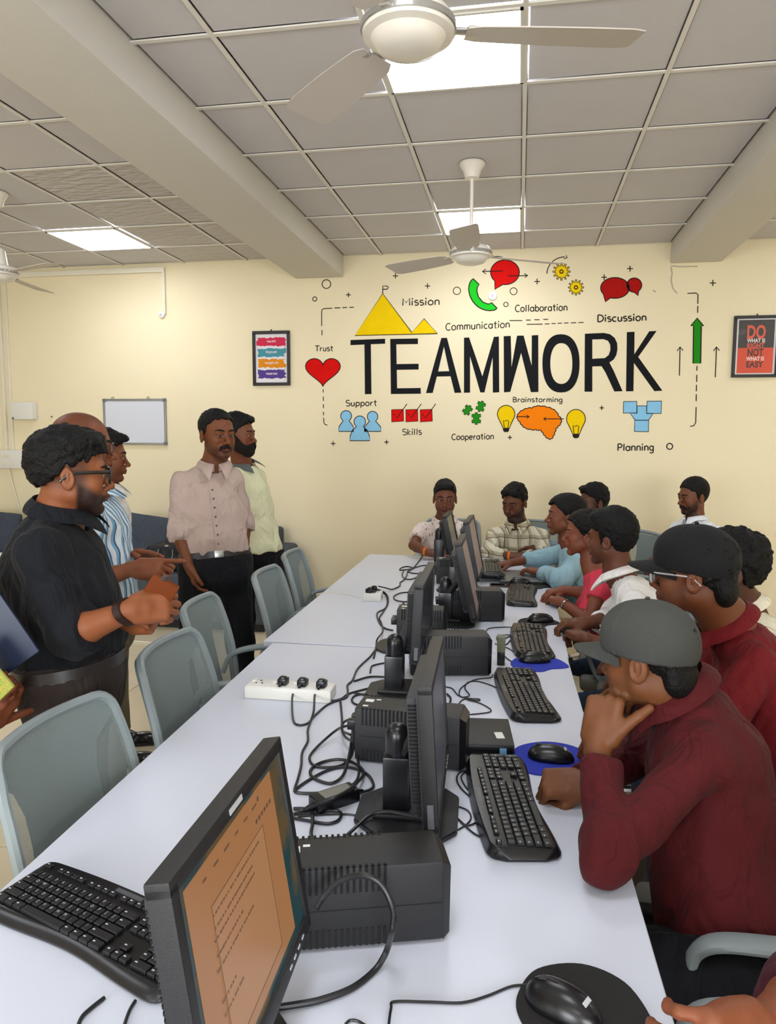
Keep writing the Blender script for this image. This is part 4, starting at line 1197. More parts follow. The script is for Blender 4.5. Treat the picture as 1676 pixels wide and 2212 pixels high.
# brackets and dashes
q = MB()
stroke(q, [c1(*p) for p in ([(505, 532), (505, 445)]+arc_pts(523, 442, 18, PI, PI*1.5, 5)+[(548, 423), (570, 422)])], 1.9)
for a, b in (((585, 420), (621, 419)), ((634, 418), (664, 417)), ((678, 416), (706, 415)), ((507, 558), (507, 590)), ((514, 927), (515, 948)), ((515, 972), (516, 1000)), ((516, 1020), (516, 1045)), ((517, 1068), (517, 1090))): stroke(q, [c1(*a), c1(*b)], 1.9)
stroke(q, [c1(518, 1105), c1(519, 1135), c1(527, 1148), c1(541, 1150)], 1.9)
stroke(q, [c2(1137, 320), c2(1190, 318), c2(1202, 328), c2(1201, 384)], 1.9)
for a, b in (((1201, 396), (1200, 438)), ((1196, 760), (1195, 790)), ((1195, 815), (1194, 858)), ((1193, 875), (1192, 915)), ((1192, 932), (1191, 975))): stroke(q, [c2(*a), c2(*b)], 1.9)
stroke(q, [c2(1191, 1010), c2(1188, 1105), c2(1176, 1124), c2(1154, 1127)], 1.9)
paint('painted_bracket', q, [M_RED, M_LINE], 'thin broken bracket lines at both ends')
q = MB()
for a, b in (((58, 485), (135, 485)), ((157, 482), (186, 482)), ((207, 480), (240, 480)), ((262, 478), (292, 478)), ((162, 508), (258, 507)), ((272, 506), (300, 505)), ((312, 503), (338, 503)), ((350, 502), (375, 501)), ((388, 500), (415, 499)), ((430, 499), (462, 498)), ((476, 497), (508, 497))): stroke(q, [c2(*a), c2(*b)], 1.7)
paint('painted_dashes', q, [M_RED, M_LINE])
for (cx, cy, s, cv) in ((966, 220, 17, c1), (1166, 283, 16, c1), (672, 338, 15, c1), (577, 1266, 15, c1), (910, 1257, 14, c1), (225, 248, 17, c2), (632, 222, 17, c2), (789, 170, 18, c2), (1292, 257, 19, c2), (617, 1015, 13, c2), (60, 1195, 13, c2)):
    q = MB(); stroke(q, [cv(cx-s, cy), cv(cx+s, cy)], 1.9); stroke(q, [cv(cx, cy-s), cv(cx, cy+s)], 1.9, off=0.0024); paint('painted_plus', q, [M_RED, M_LINE])
for (cx, cy, r, cv, w) in ((535, 271, 27, c1, 1.9), (462, 364, 13, c1, 1.9), (1349, 313, 23, c1, 1.6), (1655, 398, 14, c1, 1.6), (82, 307, 21, c2, 1.6), (1030, 1249, 18, c2, 2.2)):
    q = MB(); stroke(q, [cv(*p) for p in el(cx, cy, r, r, 24)], w, True); paint('painted_ring', q, [M_RED, M_LINE])
# hand lettering: each glyph is a set of brush lines, x-height 1, capitals 1.5
def _a(cx, cy, rx, ry, d0, d1, n=10): return [(cx+rx*math.cos(math.radians(d0+(d1-d0)*i/n)), cy+ry*math.sin(math.radians(d0+(d1-d0)*i/n))) for i in range(n+1)]
GL = {
 'M': (1.15, [[(.08, 0), (.12, 1.45), (.55, .55), (.98, 1.48), (1.05, 0)]]), 'C': (.95, [_a(.55, .72, .47, .72, 50, 310, 14)]),
 'D': (1.0, [[(.1, 0), (.1, 1.45)], [(.1, 1.45)]+_a(.3, .72, .62, .72, 75, -75, 12)+[(.1, 0)]]), 'T': (.95, [[(.02, 1.45), (.95, 1.45)], [(.48, 1.45), (.46, 0)]]),
 'S': (.85, [_a(.42, 1.08, .36, .36, 40, 230, 9)+_a(.42, .38, .40, .38, 60, -140, 11)]), 'B': (.9, [[(.1, 0), (.1, 1.45)], [(.1, 1.45)]+_a(.35, 1.1, .35, .34, 70, -80, 8)+[(.1, .76)], [(.1, .76)]+_a(.38, .38, .42, .38, 75, -80, 9)+[(.1, 0)]]),
 'P': (.85, [[(.1, 0), (.1, 1.45)], [(.1, 1.45)]+_a(.35, 1.05, .42, .40, 75, -80, 9)+[(.1, .65)]]),
 'i': (.35, [[(.15, 0), (.16, .95)], _a(.17, 1.32, .05, .05, 0, 360, 6)]), 's': (.65, [_a(.32, .76, .25, .24, 40, 240, 7)+_a(.32, .27, .28, .27, 60, -140, 8)]),
 'o': (.82, [_a(.40, .48, .34, .48, 0, 360, 16)]), 'n': (.80, [[(.12, 0), (.12, .95)], [(.12, .55)]+_a(.40, .62, .28, .34, 170, 0, 8)+[(.68, 0)]]),
 'm': (1.15, [[(.12, 0), (.12, .95)], [(.12, .55)]+_a(.35, .65, .23, .31, 170, 0, 7)+[(.58, 0)], [(.58, .55)]+_a(.81, .65, .23, .31, 170, 0, 7)+[(1.04, 0)]]),
 'u': (.80, [[(.12, .95), (.12, .35)]+_a(.38, .33, .26, .33, 180, 360, 8)+[(.66, .95)], [(.66, .95), (.68, 0)]]), 'c': (.72, [_a(.40, .47, .33, .47, 50, 310, 11)]),
 'a': (.82, [_a(.38, .47, .32, .46, 30, 330, 13), [(.70, .95), (.70, 0)]]), 't': (.62, [[(.28, 1.4), (.29, .2), (.36, .03), (.52, .03)], [(.03, .98), (.56, .98)]]),
 'l': (.38, [[(.17, 1.45), (.17, 0)]]), 'b': (.82, [[(.12, 1.45), (.12, 0)], _a(.42, .47, .32, .46, 150, -150, 13)]), 'r': (.58, [[(.12, 0), (.12, .95)], [(.12, .55), (.25, .85), (.5, .93)]]),
 'p': (.82, [[(.12, .95), (.12, -.5)], _a(.42, .47, .32, .46, 150, -150, 13)]), 'e': (.78, [[(.10, .50), (.66, .55)]+_a(.38, .48, .31, .47, 10, 315, 14)]),
 'k': (.75, [[(.12, 1.45), (.12, 0)], [(.62, .95), (.14, .42), (.66, 0)]]), 'g': (.82, [_a(.38, .50, .31, .44, 30, 330, 12), [(.68, .95), (.68, -.2)]+_a(.38, -.22, .30, .30, 0, -150, 8)]),
}
def word(text, p0, p1, cap, w=1.9):
    tot = sum(GL[c][0]+0.08 for c in text)-0.08; p0 = np.array(p0, float); p1 = np.array(p1, float); ux = (p1-p0)/tot; k = cap/1.45
    q = MB()
    x = 0
    for c in text:
        adv, sts = GL[c]
        for st in sts: stroke(q, [tuple(p0+ux*(x+px)+np.array([0.02*k*py, -k*py])) for px, py in st], w, off=0.0020+0.0001*(len(st) % 3))
        x += adv+0.08
    return paint('painted_word', q, [M_RED, M_LINE], 'hand-painted word '+text)
word('Mission', c1(1008, 405), c1(1243, 400), 15.5, 2.3); word('Communication', c1(1277, 560), c2(60, 527), 15.0, 2.0); word('Collaboration', c2(90, 432), c2(410, 424), 14.5, 2.0)
word('Discussion', c2(590, 493), c2(890, 485), 15.0, 2.5); word('Trust', c1(463, 690), c1(577, 688), 11.5, 1.9); word('Support', c1(655, 1032), c1(850, 1030), 12.5, 2.0)
word('Skills', c1(1008, 1213), c1(1130, 1210), 13, 1.9); word('Cooperation', c1(1315, 1243), c1(1580, 1238), 12.5, 1.9); word('Brainstorming', c2(77, 980), c2(380, 980), 10.5, 1.7); word('Planning', c2(712, 1276), c2(935, 1274), 15, 2.3)
# smears of bare plaster under the right beam
rng = random.Random(4)
def smear(pts, w):
    q = MB()
    stroke(q, pts, w, off=0.0010, mi=0); o = paint('plaster_smear', q, [M_PATCH]); return o
smear([c2(1036, 152), c2(1090, 158), c2(1200, 156)], 2.5)
smear([c2(1038, 160), c2(1045, 200), c2(1038, 240), c2(1050, 290), c2(1075, 320)], 3); smear([c2(928, 300), c2(945, 312)], 3)

# ------------------------------------------------------------------ framed posters
M_FRAME = mat('black_frame', (22, 19, 19), 0.3); M_PAPER = mat('poster_paper', (226, 222, 226), 0.6)
M_GLASSF = mat('frame_glass', (255, 255, 255), 0.04, alpha=0.035, spec=0.8)
def text_mesh(s, size, m, name, parent, loc, rotx=PI/2, sx=1.0, align='CENTER', bold=0.0, label=None, font=None, rot=None):
    cu = bpy.data.curves.new('text', 'FONT'); cu.body = s; cu.size = size; cu.align_x = align; cu.align_y = 'CENTER'; cu.offset = bold; cu.resolution_u = 3
    if font: cu.font = font
    o = bpy.data.objects.new('tmp', cu); COL.objects.link(o)
    dg = bpy.context.evaluated_depsgraph_get(); me = bpy.data.meshes.new_from_object(o.evaluated_get(dg)); bpy.data.objects.remove(o); bpy.data.curves.remove(cu)
    me.transform(Matrix.Diagonal((sx, 1, 1, 1))); me.materials.clear()
    q = link(name, me, parent, m); q.location = loc; q.rotation_euler = rot if rot is not None else (rotx, 0, 0)
    if label: q['label'] = label
    return q
def frame_thing(x0, x1, z0, z1, label, m, bw=0.028, depth=0.022, group='framed wall posters'):
    t = thing('framed_poster', label, 'poster', ((x0+x1)/2, WY-depth/2-0.001, (z0+z1)/2), group=group); w, h = x1-x0, z1-z0
    q = MB()
    for c, s_ in (((0, 0, h/2-bw/2), (w, depth, bw)), ((0, 0, -h/2+bw/2), (w, depth, bw)), ((w/2-bw/2, 0, 0), (bw, depth, h-2*bw)), ((-w/2+bw/2, 0, 0), (bw, depth, h-2*bw))): q.box(c, s_, bevel=0.003, seg=1)
    q.box((0.0, 0.004, h/2+0.006), (0.012, 0.004, 0.016), bevel=0.001); q.done('frame', m, t, smooth=False)
    return t, w, h
pA, pB = AY(546, 716, WY), AY(628, 833, WY)
tp, w, h = frame_thing(pA[0], pB[0], pB[2], pA[2], 'black framed poster with four coloured brush strokes and white lettering', M_FRAME)
q = MB(); q.box((0, 0.004, 0), (w-0.05, 0.004, h-0.05)); q.done('print', M_PAPER, tp, smooth=False)
hindi = ['सपना देखो', 'िवश्वास रखो', 'सकारात्मक बनो', 'सफलता पाओ']
try:
    import os
    fdir = os.path.join(bpy.utils.resource_path('LOCAL'), 'datafiles', 'fonts')
    fdev = bpy.data.fonts.load(os.path.join(fdir, 'NotoSansDevanagari-Regular.woff2'))
except Exception: fdev = None
for k, (c, s_) in enumerate(zip(((206, 52, 82), (78, 146, 160), (224, 140, 34), (88, 66, 140)), hindi)):
    m_ = mat('poster_brush_%d' % k, c, 0.75, spec=0.12, var=0.08, vscale=40); zc = h/2-0.045-(k+0.5)*(h-0.105)/4-0.004; r2 = random.Random(k+3); n = 16; pts = []
    ww = w*0.375; hh = (h-0.11)/4*0.40
    for i in range(n): pts.append((-ww+2*ww*i/(n-1), hh+r2.uniform(-.006, .006)))
    for i in range(5): pts.append((ww+r2.uniform(-.022, .014), hh*(0.7-0.36*i)))
    for i in range(n): pts.append((ww-2*ww*i/(n-1), -hh+r2.uniform(-.006, .006)))
    for i in range(4): pts.append((-ww+r2.uniform(-.012, .012), -hh*(0.6-0.4*i)))
    q = MB(); loops = [[Vector((x, 0.0012, z+zc)) for x, z in pts]]; vs = [q.bm.verts.new(v) for v in loops[0]]
    for t3 in geometry.tessellate_polygon(loops):
        try:
            f = q.bm.faces.new([vs[i] for i in t3]); f.normal_update()
            if f.normal.y > 0: f.normal_flip()
        except ValueError: pass
    q.done('brush_stroke', m_, tp, smooth=False, fix=False)
    text_mesh(s_, 0.042, mat('poster_white_text', (238, 226, 232), 0.6), 'lettering', tp, (0, 0.0004, zc), font=fdev, sx=0.88, bold=0.0006)
pA, pB = AY(1585, 683, WY), AY(1674, 815, WY)
tp, w, h = frame_thing(pA[0], pB[0]+0.012, pB[2], pA[2], 'black framed black and orange poster reading DO WHAT IS RIGHT NOT WHAT IS EASY', M_FRAME, bw=0.024)
q = MB(); q.box((0, 0.004, 0), (w-0.04, 0.004, h-0.04)); q.done('print', M_PAPER, tp, smooth=False)
blk, org, wht = mat('poster_black', (44, 37, 35), 0.7, spec=0.15), mat('poster_orange', (216, 66, 16), 0.7, spec=0.15), mat('poster_white', (236, 214, 206), 0.5)
pw = (w-0.048)/2*0.90
zj = -0.02*h; zt_, zb_ = h/2-0.034, -h/2+0.034
q = MB(); q.box((0, 0.0015, (zt_+zj)/2), (2*pw, 0.001, zt_-zj)); q.done('black_field', blk, tp, smooth=False)
q = MB(); q.box((0, 0.0015, (zb_+zj)/2), (2*pw, 0.001, zj-zb_)); q.done('orange_field', org, tp, smooth=False)
red = mat('poster_red_letters', (222, 84, 58), 0.7, spec=0.15); brn = mat('poster_brown_letters', (60, 22, 8), 0.7, spec=0.15)
for s_, z, cap, m_, wd in (('DO', 0.235, 0.110, red, 0.138), ('WHAT IS', 0.097, 0.032, wht, 0.136), ('RIGHT', 0.014, 0.042, red, 0.130), ('NOT', -0.095, 0.062, brn, 0.120), ('WHAT IS', -0.197, 0.032, wht, 0.134), ('EASY', -0.290, 0.050, brn, 0.128)):
    o = text_mesh(s_, 0.1, m_, 'lettering', tp, (0, -0.0008, z*h), bold=0.003, label='poster word '+s_)
    xs2 = [v.co.x for v in o.data.vertices]; ys2 = [v.co.y for v in o.data.vertices]; fx, fy = wd/(max(xs2)-min(xs2)), cap/(max(ys2)-min(ys2)); cx2, cy2 = (max(xs2)+min(xs2))/2, (max(ys2)+min(ys2))/2
    o.data.transform(Matrix.Diagonal((fx, fy, 1, 1)) @ Matrix.Translation((-cx2, -cy2, 0)))
q = MB(); q.box((0, -0.006, 0), (w-0.045, 0.002, h-0.045)); q.done('glass', M_GLASSF, tp, smooth=False)

# ------------------------------------------------------------------ whiteboard
M_ALU = mat('brushed_aluminium', (150, 150, 150), 0.35, metal=0.6); M_WB = mat('whiteboard_face', (214, 218, 230), 0.25); M_GREYP = mat('grey_corner_plastic', (110, 112, 116), 0.5)
a, b2 = AY(226, 864, WY), AY(360, 959, WY); w, h = b2[0]-a[0], a[2]-b2[2]
t = thing('whiteboard', 'small blank whiteboard in an aluminium frame on the cream wall', 'whiteboard', ((a[0]+b2[0])/2, WY-0.012, (a[2]+b2[2])/2))
q = MB(); q.box((0, 0.003, 0), (w-0.02, 0.010, h-0.02)); q.done('writing_surface', M_WB, t, smooth=False)
q = MB()
for c, s_ in (((0, 0, h/2), (w, 0.020, 0.018)), ((0, 0, -h/2), (w, 0.020, 0.018)), ((w/2, 0, 0), (0.018, 0.020, h)), ((-w/2, 0, 0), (0.018, 0.020, h))): q.box(c, s_, bevel=0.003)
q.done('frame', M_ALU, t)
for x in (-1, 1):
    for z in (-1, 1): q = MB(); q.box((x*(w/2-0.004), -0.001, z*(h/2-0.004)), (0.032, 0.023, 0.032), bevel=0.006); q.done('corner_cap', M_GREYP, t)
for x in (-0.22, 0.14): q = MB(); q.tube([(x-0.012, 0.004, h/2+0.008), (x-0.008, 0.004, h/2+0.026), (x+0.008, 0.004, h/2+0.026), (x+0.012, 0.004, h/2+0.008)], 0.003, n=6); q.done('hanging_hook', M_GREYP, t)

# ------------------------------------------------------------------ trunking, boxes and small fittings on the wall
M_PVC = mat('white_pvc', (232, 226, 208), 0.45); M_PVC2 = mat('white_plastic_box', (228, 226, 220), 0.4)
q = MB(); q.box((-4.93, WY-0.012, 2.23), (0.030, 0.022, 1.68), bevel=0.003); q.box((-4.86, WY-0.011, 2.23), (0.022, 0.020, 1.68), bevel=0.003); tag(q.done('cable_trunking', M_PVC), 'pair of cream plastic trunking strips running down the wall at the far left', 'conduit', kind=None)
q = MB(); q.box((-4.78, WY-0.016, 3.075), (3.12, 0.030, 0.045), bevel=0.004); tag(q.done('cable_trunking', M_PVC), 'long horizontal trunking strip just below the ceiling', 'conduit')
q = MB(); q.box((-3.235, WY-0.012, 2.88), (0.026, 0.022, 0.40), bevel=0.003); tag(q.done('cable_trunking', M_PVC), 'short vertical trunking strip ending in a round ceiling sensor', 'conduit')
t = thing('wall_sensor', 'small round white sensor under the short trunking strip', 'sensor', (-3.265, WY-0.016, 2.675))
q = MB(); q.lathe([(0, 0.012), (0.016, 0.012), (0.030, 0.004), (0.033, -0.012), (0, -0.016)], axis=(0, -1, 0)); q.done('housing', M_PVC2, t)
q = MB(); q.sph((0, -0.012, 0), 0.010, n=12); q.done('lens', mat('sensor_lens', (200, 205, 212), 0.2), t)
t = thing('network_box', 'white router box high on the wall beside the trunking', 'box', (-4.70, WY-0.045, 1.80))
q = MB(); q.box((0, 0, 0), (0.235, 0.080, 0.165), bevel=0.010); q.done('housing', M_PVC2, t)
q = MB(); q.box((-0.09, -0.041, -0.07), (0.02, 0.004, 0.02)); q.done('status_window', M_GREYP, t, smooth=False)
t = thing('wall_socket', 'white switch and socket board on the wall below the router box', 'socket', (-4.92, WY-0.03, 1.335))
q = MB(); q.box((0, 0, 0), (0.36, 0.055, 0.175), bevel=0.006); q.done('plate', M_PVC2, t)
for i in range(6): q = MB(); q.box((-0.12+0.034*i, -0.030, 0.035), (0.024, 0.010, 0.045), bevel=0.002); q.done('switch', M_PVC, t)
for i in range(2): q = MB(); q.cyl((-0.02+0.09*i, -0.027, -0.040), (-0.02+0.09*i, -0.036, -0.040), 0.022, n=16); q.done('socket_face', M_PVC, t)
for i, xx in enumerate((-0.1,)):
    q = MB(); q.tube(catmull([(-4.90, WY-0.04, 1.25), (-4.88, WY-0.025, 1.10), (-4.84, WY-0.015, 0.92), (-4.80, WY-0.012, 0.74)], 6), 0.006, n=6); tag(q.done('white_cord', M_PVC), 'cream cord hanging from the wall socket board', 'cord')
q = MB(); q.cyl((-4.431, WY, 1.746), (-4.431, WY-0.02, 1.746), 0.006, n=8); tag(q.done('wall_nail', M_GREYP), 'bare nail in the wall beside the router box', 'nail')
t = thing('wall_disc', 'small white round disc on the wall beside the green handset', 'sensor', (-0.252, WY-0.008, 2.758))
q = MB(); q.lathe([(0, 0.008), (0.036, 0.008), (0.038, 0.0), (0.030, -0.006), (0, -0.008)], axis=(0, -1, 0), n=28); q.done('housing', mat('disc_white', (228, 236, 240), 0.3), t)
q = MB(); q.box((0, -0.0095, 0), (0.004, 0.002, 0.018)); q.done('hand', M_GREYP, t, smooth=False)
# ------------------------------------------------------------------ tables
M_LAM = mat('white_laminate', (208, 212, 224), 0.32, var=0.015, vscale=3, spec=0.45)
M_EDGE = mat('white_edge_band', (205, 205, 210), 0.5)
M_TLEG = mat('white_powder_coated_steel', (205, 206, 208), 0.4)
def table(cx, cy, L, W_, rz, label):
    t = thing('computer_table', label, 'table', (cx, cy, 0), rz, group='white tables pushed end to end')
    q = MB(); q.box((0, 0, 0.7375), (W_, L, 0.025), bevel=0.002, seg=1); q.done('tabletop', M_LAM, t)
    q = MB()
    for x in (-1, 1): q.box((x*(W_/2-0.10), 0, 0.70), (0.04, L-0.2, 0.05), bevel=0.003)
    for y in (-1, 0, 1): q.box((0, y*(L/2-0.12), 0.70), (W_-0.2, 0.04, 0.05), bevel=0.003)
    q.done('frame', M_TLEG, t)
    for y in (-1, 1):
        for x in (-1, 1): q = MB(); q.box((x*(W_/2-0.10), y*(L/2-0.12), 0.3375), (0.05, 0.05, 0.675), bevel=0.004); q.done('leg', M_TLEG, t)
    q = MB(); q.box((0, 0, 0.50), (0.018, L-0.3, 0.34), bevel=0.002); q.done('modesty_panel', M_TLEG, t)
    return t
# near table, very slightly turned; far table straight
NT_RZ = 0.0235
table(-0.350, 1.275, 3.00, 1.165, NT_RZ, 'nearest white laminate table carrying monitors, keyboards and cables')
table(-0.410, 3.885, 2.205, 1.215, 0.004, 'far white laminate table reaching towards the seated pair by the wall')

# ------------------------------------------------------------------ mesh chairs
M_CFR = mat('grey_green_chair_plastic', (138, 148, 150), 0.42, var=0.02)
M_CSEAT = mat('grey_seat_fabric', (128, 124, 112), 0.9, bump=0.6, bscale=600, var=0.08, vscale=40)
M_CHR = mat('chrome_steel', (200, 200, 204), 0.15, metal=1.0)
M_CAST = mat('black_caster_plastic', (26, 26, 28), 0.5)
def mesh_mat():
    m = mat('chair_mesh_weave', (140, 152, 150), 0.6, spec=0.3)
    nt = m.node_tree; b = nt.nodes['Principled BSDF']; L = nt.links
    tc = nt.nodes.new('ShaderNodeTexCoord'); mp = nt.nodes.new('ShaderNodeMapping'); mp.inputs['Scale'].default_value = (380, 380, 260)
    L.new(tc.outputs['Object'], mp.inputs[0]); sep = nt.nodes.new('ShaderNodeSeparateXYZ'); L.new(mp.outputs[0], sep.inputs[0])
    def math_(op, a, c):
        q = nt.nodes.new('ShaderNodeMath'); q.operation = op
        for i, x in enumerate((a, c)):
            if isinstance(x, (int, float)): q.inputs[i].default_value = x
            elif x is not None: L.new(x, q.inputs[i])
        return q.outputs[0]
    fx = math_('FRACT', sep.outputs[0], None); fz = math_('FRACT', sep.outputs[2], None)
    hole = math_('MULTIPLY', math_('GREATER_THAN', fx, 0.42), math_('GREATER_THAN', fz, 0.42))
    al = math_('SUBTRACT', 1.0, hole); L.new(al, b.inputs['Alpha'])
    return m
M_MESH = mesh_mat()
def make_chair(label):
    """local +Y is the way the chair faces; origin on the floor under the seat centre"""
    t = thing('mesh_chair', label, 'chair', (0, 0, 0), 0, group='grey mesh office chairs')
    # back surface: (u across, v up) -> local point
    def back(u, v, off=0.0):
        z = 0.47+0.445*v; w = 0.205+0.022*math.sin(v*PI*0.8)-0.010*v
        x = w*u; y = -0.215-0.085*v-0.035*math.sin(v*PI)*(-1)*0.6+0.045*u*u-0.010+off
        return Vector((x, y, z))
    # outline with rounded corners
    out = []
    for (x, z) in rrect(2.0, 1.0, 0.001, 1): pass
    def ol(s):
        pts = []
        for cx, cz, a0 in ((0.80, 0.90, 0), (-0.80, 0.90, PI/2), (-0.84, 0.08, PI), (0.84, 0.08, 1.5*PI)):
            for i in range(6):
                a = a0+PI/2*i/5; pts.append((cx+0.19*math.cos(a)*s, cz+0.095*math.sin(a)*s))
        return pts
    dense = []
    P0 = ol(1.0)
    for i in range(len(P0)):
        a, b = P0[i], P0[(i+1) % len(P0)]; n = 8 if math.hypot(a[0]-b[0], (a[1]-b[1])*2) > 0.4 else 1
        for k in range(n): dense.append((a[0]+(b[0]-a[0])*k/n, a[1]+(b[1]-a[1])*k/n))
    q = MB(); q.tube([back(u, v) for u, v in dense], 0.012, n=8, closed=True, flat=(0.016, 0.013)); q.done('back_frame', M_CFR, t)
    q = MB(); g = []
    nu, nv = 14, 12
    q.grid(lambda u, v: back((u*2-1)*0.965*(1-0.10*max(0, abs(v-0.5)*2-0.8)/0.2*(abs(u*2-1) > 0.9)), 0.005+0.985*v, 0.004), nu, nv); q.done('mesh_back', M_MESH, t)
    # rear support plate with two see-through gaps
    q = MB()
    hw = [(0.0, 0.80), (0.10, 0.74), (0.25, 0.66), (0.45, 0.60), (0.62, 0.60), (0.76, 0.70), (0.86, 0.98), (0.955, 0.97)]
    for s in (0,):
        prev = None
        for (v, wv) in hw:
            row = [q.bm.verts.new(back(wv*k/4, v, -0.012)) for k in range(-4, 5)]
            if prev:
                for k in range(8): q.bm.faces.new((prev[k], prev[k+1], row[k+1], row[k]))
            prev = row
    bmesh.ops.solidify(q.bm, geom=list(q.bm.faces), thickness=0.006); q.done('back_support', M_CFR, t)
    q = MB(); q.tube([(0, -0.235, 0.50), (0, -0.225, 0.44), (0, -0.16, 0.405), (0, -0.02, 0.400)], 0.03, n=8, flat=(0.045, 0.012)); q.done('back_bracket', M_CFR, t)
    q = MB(); q.box((0, 0.01, 0.455), (0.47, 0.46, 0.070), bevel=0.030, seg=4); q.done('seat', M_CSEAT, t)
    q = MB(); q.box((0, 0.01, 0.412), (0.44, 0.42, 0.022), bevel=0.008); q.done('seat_pan', M_CFR, t)
    for s in (-1, 1):
        X = s*0.232
        pts = catmull([(s*0.212, -0.235, 0.56), (s*0.222, -0.20, 0.635), (s*0.236, -0.10, 0.665), (X+s*0.008, 0.06, 0.672), (X+s*0.008, 0.165, 0.668), (X+s*0.006, 0.205, 0.640), (X, 0.205, 0.59), (X, 0.165, 0.50), (X-s*0.012, 0.11, 0.445), (X-s*0.03, 0.03, 0.418)], 5)
        q = MB(); n = len(pts)
        wid = [0.016+0.010*math.sin(PI*min(1, i/(n*0.55)))**1.0 if i < n*0.55 else 0.017 for i in range(n)]
        rings = []
        for i, p in enumerate(pts):
            tt = Vector(pts[min(i+1, n-1)]-pts[max(i-1, 0)]).normalized(); xx = Vector((1, 0, 0)); xx = (xx-tt*xx.dot(tt)).normalized(); yy = tt.cross(xx)
            rings.append([q.bm.verts.new(Vector(p)+xx*(wid[i]*math.copysign(abs(math.cos(a))**0.7, math.cos(a)))+yy*(0.011*math.copysign(abs(math.sin(a))**0.7, math.sin(a)))) for a in [2*PI*k/12 for k in range(12)]])
        for a, b in zip(rings[:-1], rings[1:]):
            for k in range(12): q.bm.faces.new((a[k], a[(k+1) % 12], b[(k+1) % 12], b[k]))
        q.bm.faces.new(rings[0][::-1]); q.bm.faces.new(rings[-1]); q.done('armrest', M_CFR, t)
    q = MB(); q.cyl((0, 0, 0.20), (0, 0, 0.40), 0.026, n=16); q.cyl((0, 0, 0.12), (0, 0, 0.24), 0.036, n=16); q.done('gas_column', M_CHR, t)
    q = MB()
    q.cyl((0, 0, 0.075), (0, 0, 0.135), 0.045, 0.040, n=16)
    for k in range(5):
        a = 2*PI*k/5+0.3; d = Vector((math.cos(a), math.sin(a), 0)); q.tube([d*0.03+Vector((0, 0, 0.105)), d*0.16+Vector((0, 0, 0.092)), d*0.285+Vector((0, 0, 0.068))], 0.02, n=8, flat=(0.021, 0.014))
    q.done('star_base', M_CHR, t)
    for k in range(5):
        a = 2*PI*k/5+0.3; d = Vector((math.cos(a), math.sin(a), 0)); n_ = Vector((-d.y, d.x, 0)); c = d*0.275+Vector((0, 0, 0.027)); q = MB()
        q.cyl(c-n_*0.022, c-n_*0.006, 0.026, n=14); q.cyl(c+n_*0.006, c+n_*0.022, 0.026, n=14); q.box(c+Vector((0, 0, 0.022)), (0.02, 0.02, 0.03), bevel=0.004); q.done('caster', M_CAST, t)
    return t
proto = None
def chair(x, y, face_deg, label):
    """face_deg: 0 faces +y, 90 faces -x, -90 faces +x"""
    global proto
    if proto is None: proto = make_chair(label); c = proto
    else: c = copy_tree(proto); c['label'] = label
    c.location = (x, y, 0); c.rotation_euler = (0, 0, math.radians(face_deg)); return c
chair(-0.800, 1.495, -92, 'grey mesh chair nearest the camera on the left side of the table')
chair(-0.835, 2.150, -88, 'grey mesh chair second from the camera on the left side of the table')
chair(-0.985, 2.735, -82, 'grey mesh chair third along on the left side, in front of the standing men')
chair(-0.945, 3.400, -86, 'grey mesh chair fourth along on the left side of the table')
chair(-0.985, 3.960, -84, 'grey mesh chair farthest along on the left side, in front of the bare wall')
chair(0.545, 1.575, 90, 'grey mesh chair holding the man in the grey cap')
chair(0.700, 2.080, 84, 'grey mesh chair holding the man in the black cap')
chair(0.780, 2.560, 84, 'grey mesh chair holding the curly haired man in cream')
chair(0.590, 3.080, 86, 'grey mesh chair holding the young man in the white shirt beside the woman in pink')
chair(0.550, 3.560, 86, 'grey mesh chair holding the woman in pink')
chair(0.560, 4.240, 88, 'grey mesh chair holding the woman in pale blue')
chair(0.640, 5.150, 110, 'grey mesh chair holding the young man behind the two women')
chair(0.040, 5.560, 165, 'grey mesh chair holding the young man in the checked shirt')
chair(-0.510, 5.480, 180, 'grey mesh chair holding the young man in the patterned short sleeved shirt')
chair(1.250, 5.330, 125, 'grey mesh chair holding the bearded man in white at the right')
chair(1.450, 4.130, 18, 'empty grey mesh chair seen from behind at the right edge')
chair(0.500, 0.930, 92, 'grey mesh chair at the bottom right, just outside the picture')

# ------------------------------------------------------------------ sofa
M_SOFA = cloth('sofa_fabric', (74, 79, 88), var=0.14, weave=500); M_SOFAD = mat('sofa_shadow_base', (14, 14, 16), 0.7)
def soft_box(q, c, size, r=0.04, puff=0.0, seg=4, rot=None):
    q.box(c, size, rot, bevel=r, seg=seg)
SX0, SX1 = -5.35, -1.93
t = thing('sofa', 'long blue-grey fabric sofa along the back wall', 'sofa', ((SX0+SX1)/2, 5.9, 0))
ox, oy = (SX0+SX1)/2, 5.9
L_ = SX1-SX0
q = MB(); soft_box(q, (0, 0.33, 0.43), (L_-0.30, 0.18, 0.66), 0.05); q.done('backrest', M_SOFA, t)
q = MB(); soft_box(q, (0, -0.06, 0.20), (L_-0.30, 0.78, 0.26), 0.02); q.done('base_frame', M_SOFA, t)
for i in range(3):
    w = (L_-0.34)/3; cxx = -((L_-0.34)/2)+w*(i+0.5); q = MB(); soft_box(q, (cxx, -0.10, 0.385), (w-0.008, 0.74, 0.13), 0.045); q.done('seat_cushion', M_SOFA, t)
    for k in range(6):
        q = MB(); soft_box(q, (cxx-w/2+w*(k+0.5)/6, -0.462, 0.365), (w/6-0.006, 0.03, 0.16), 0.012, seg=2); q.done('channel', M_SOFA, t)
q = MB()
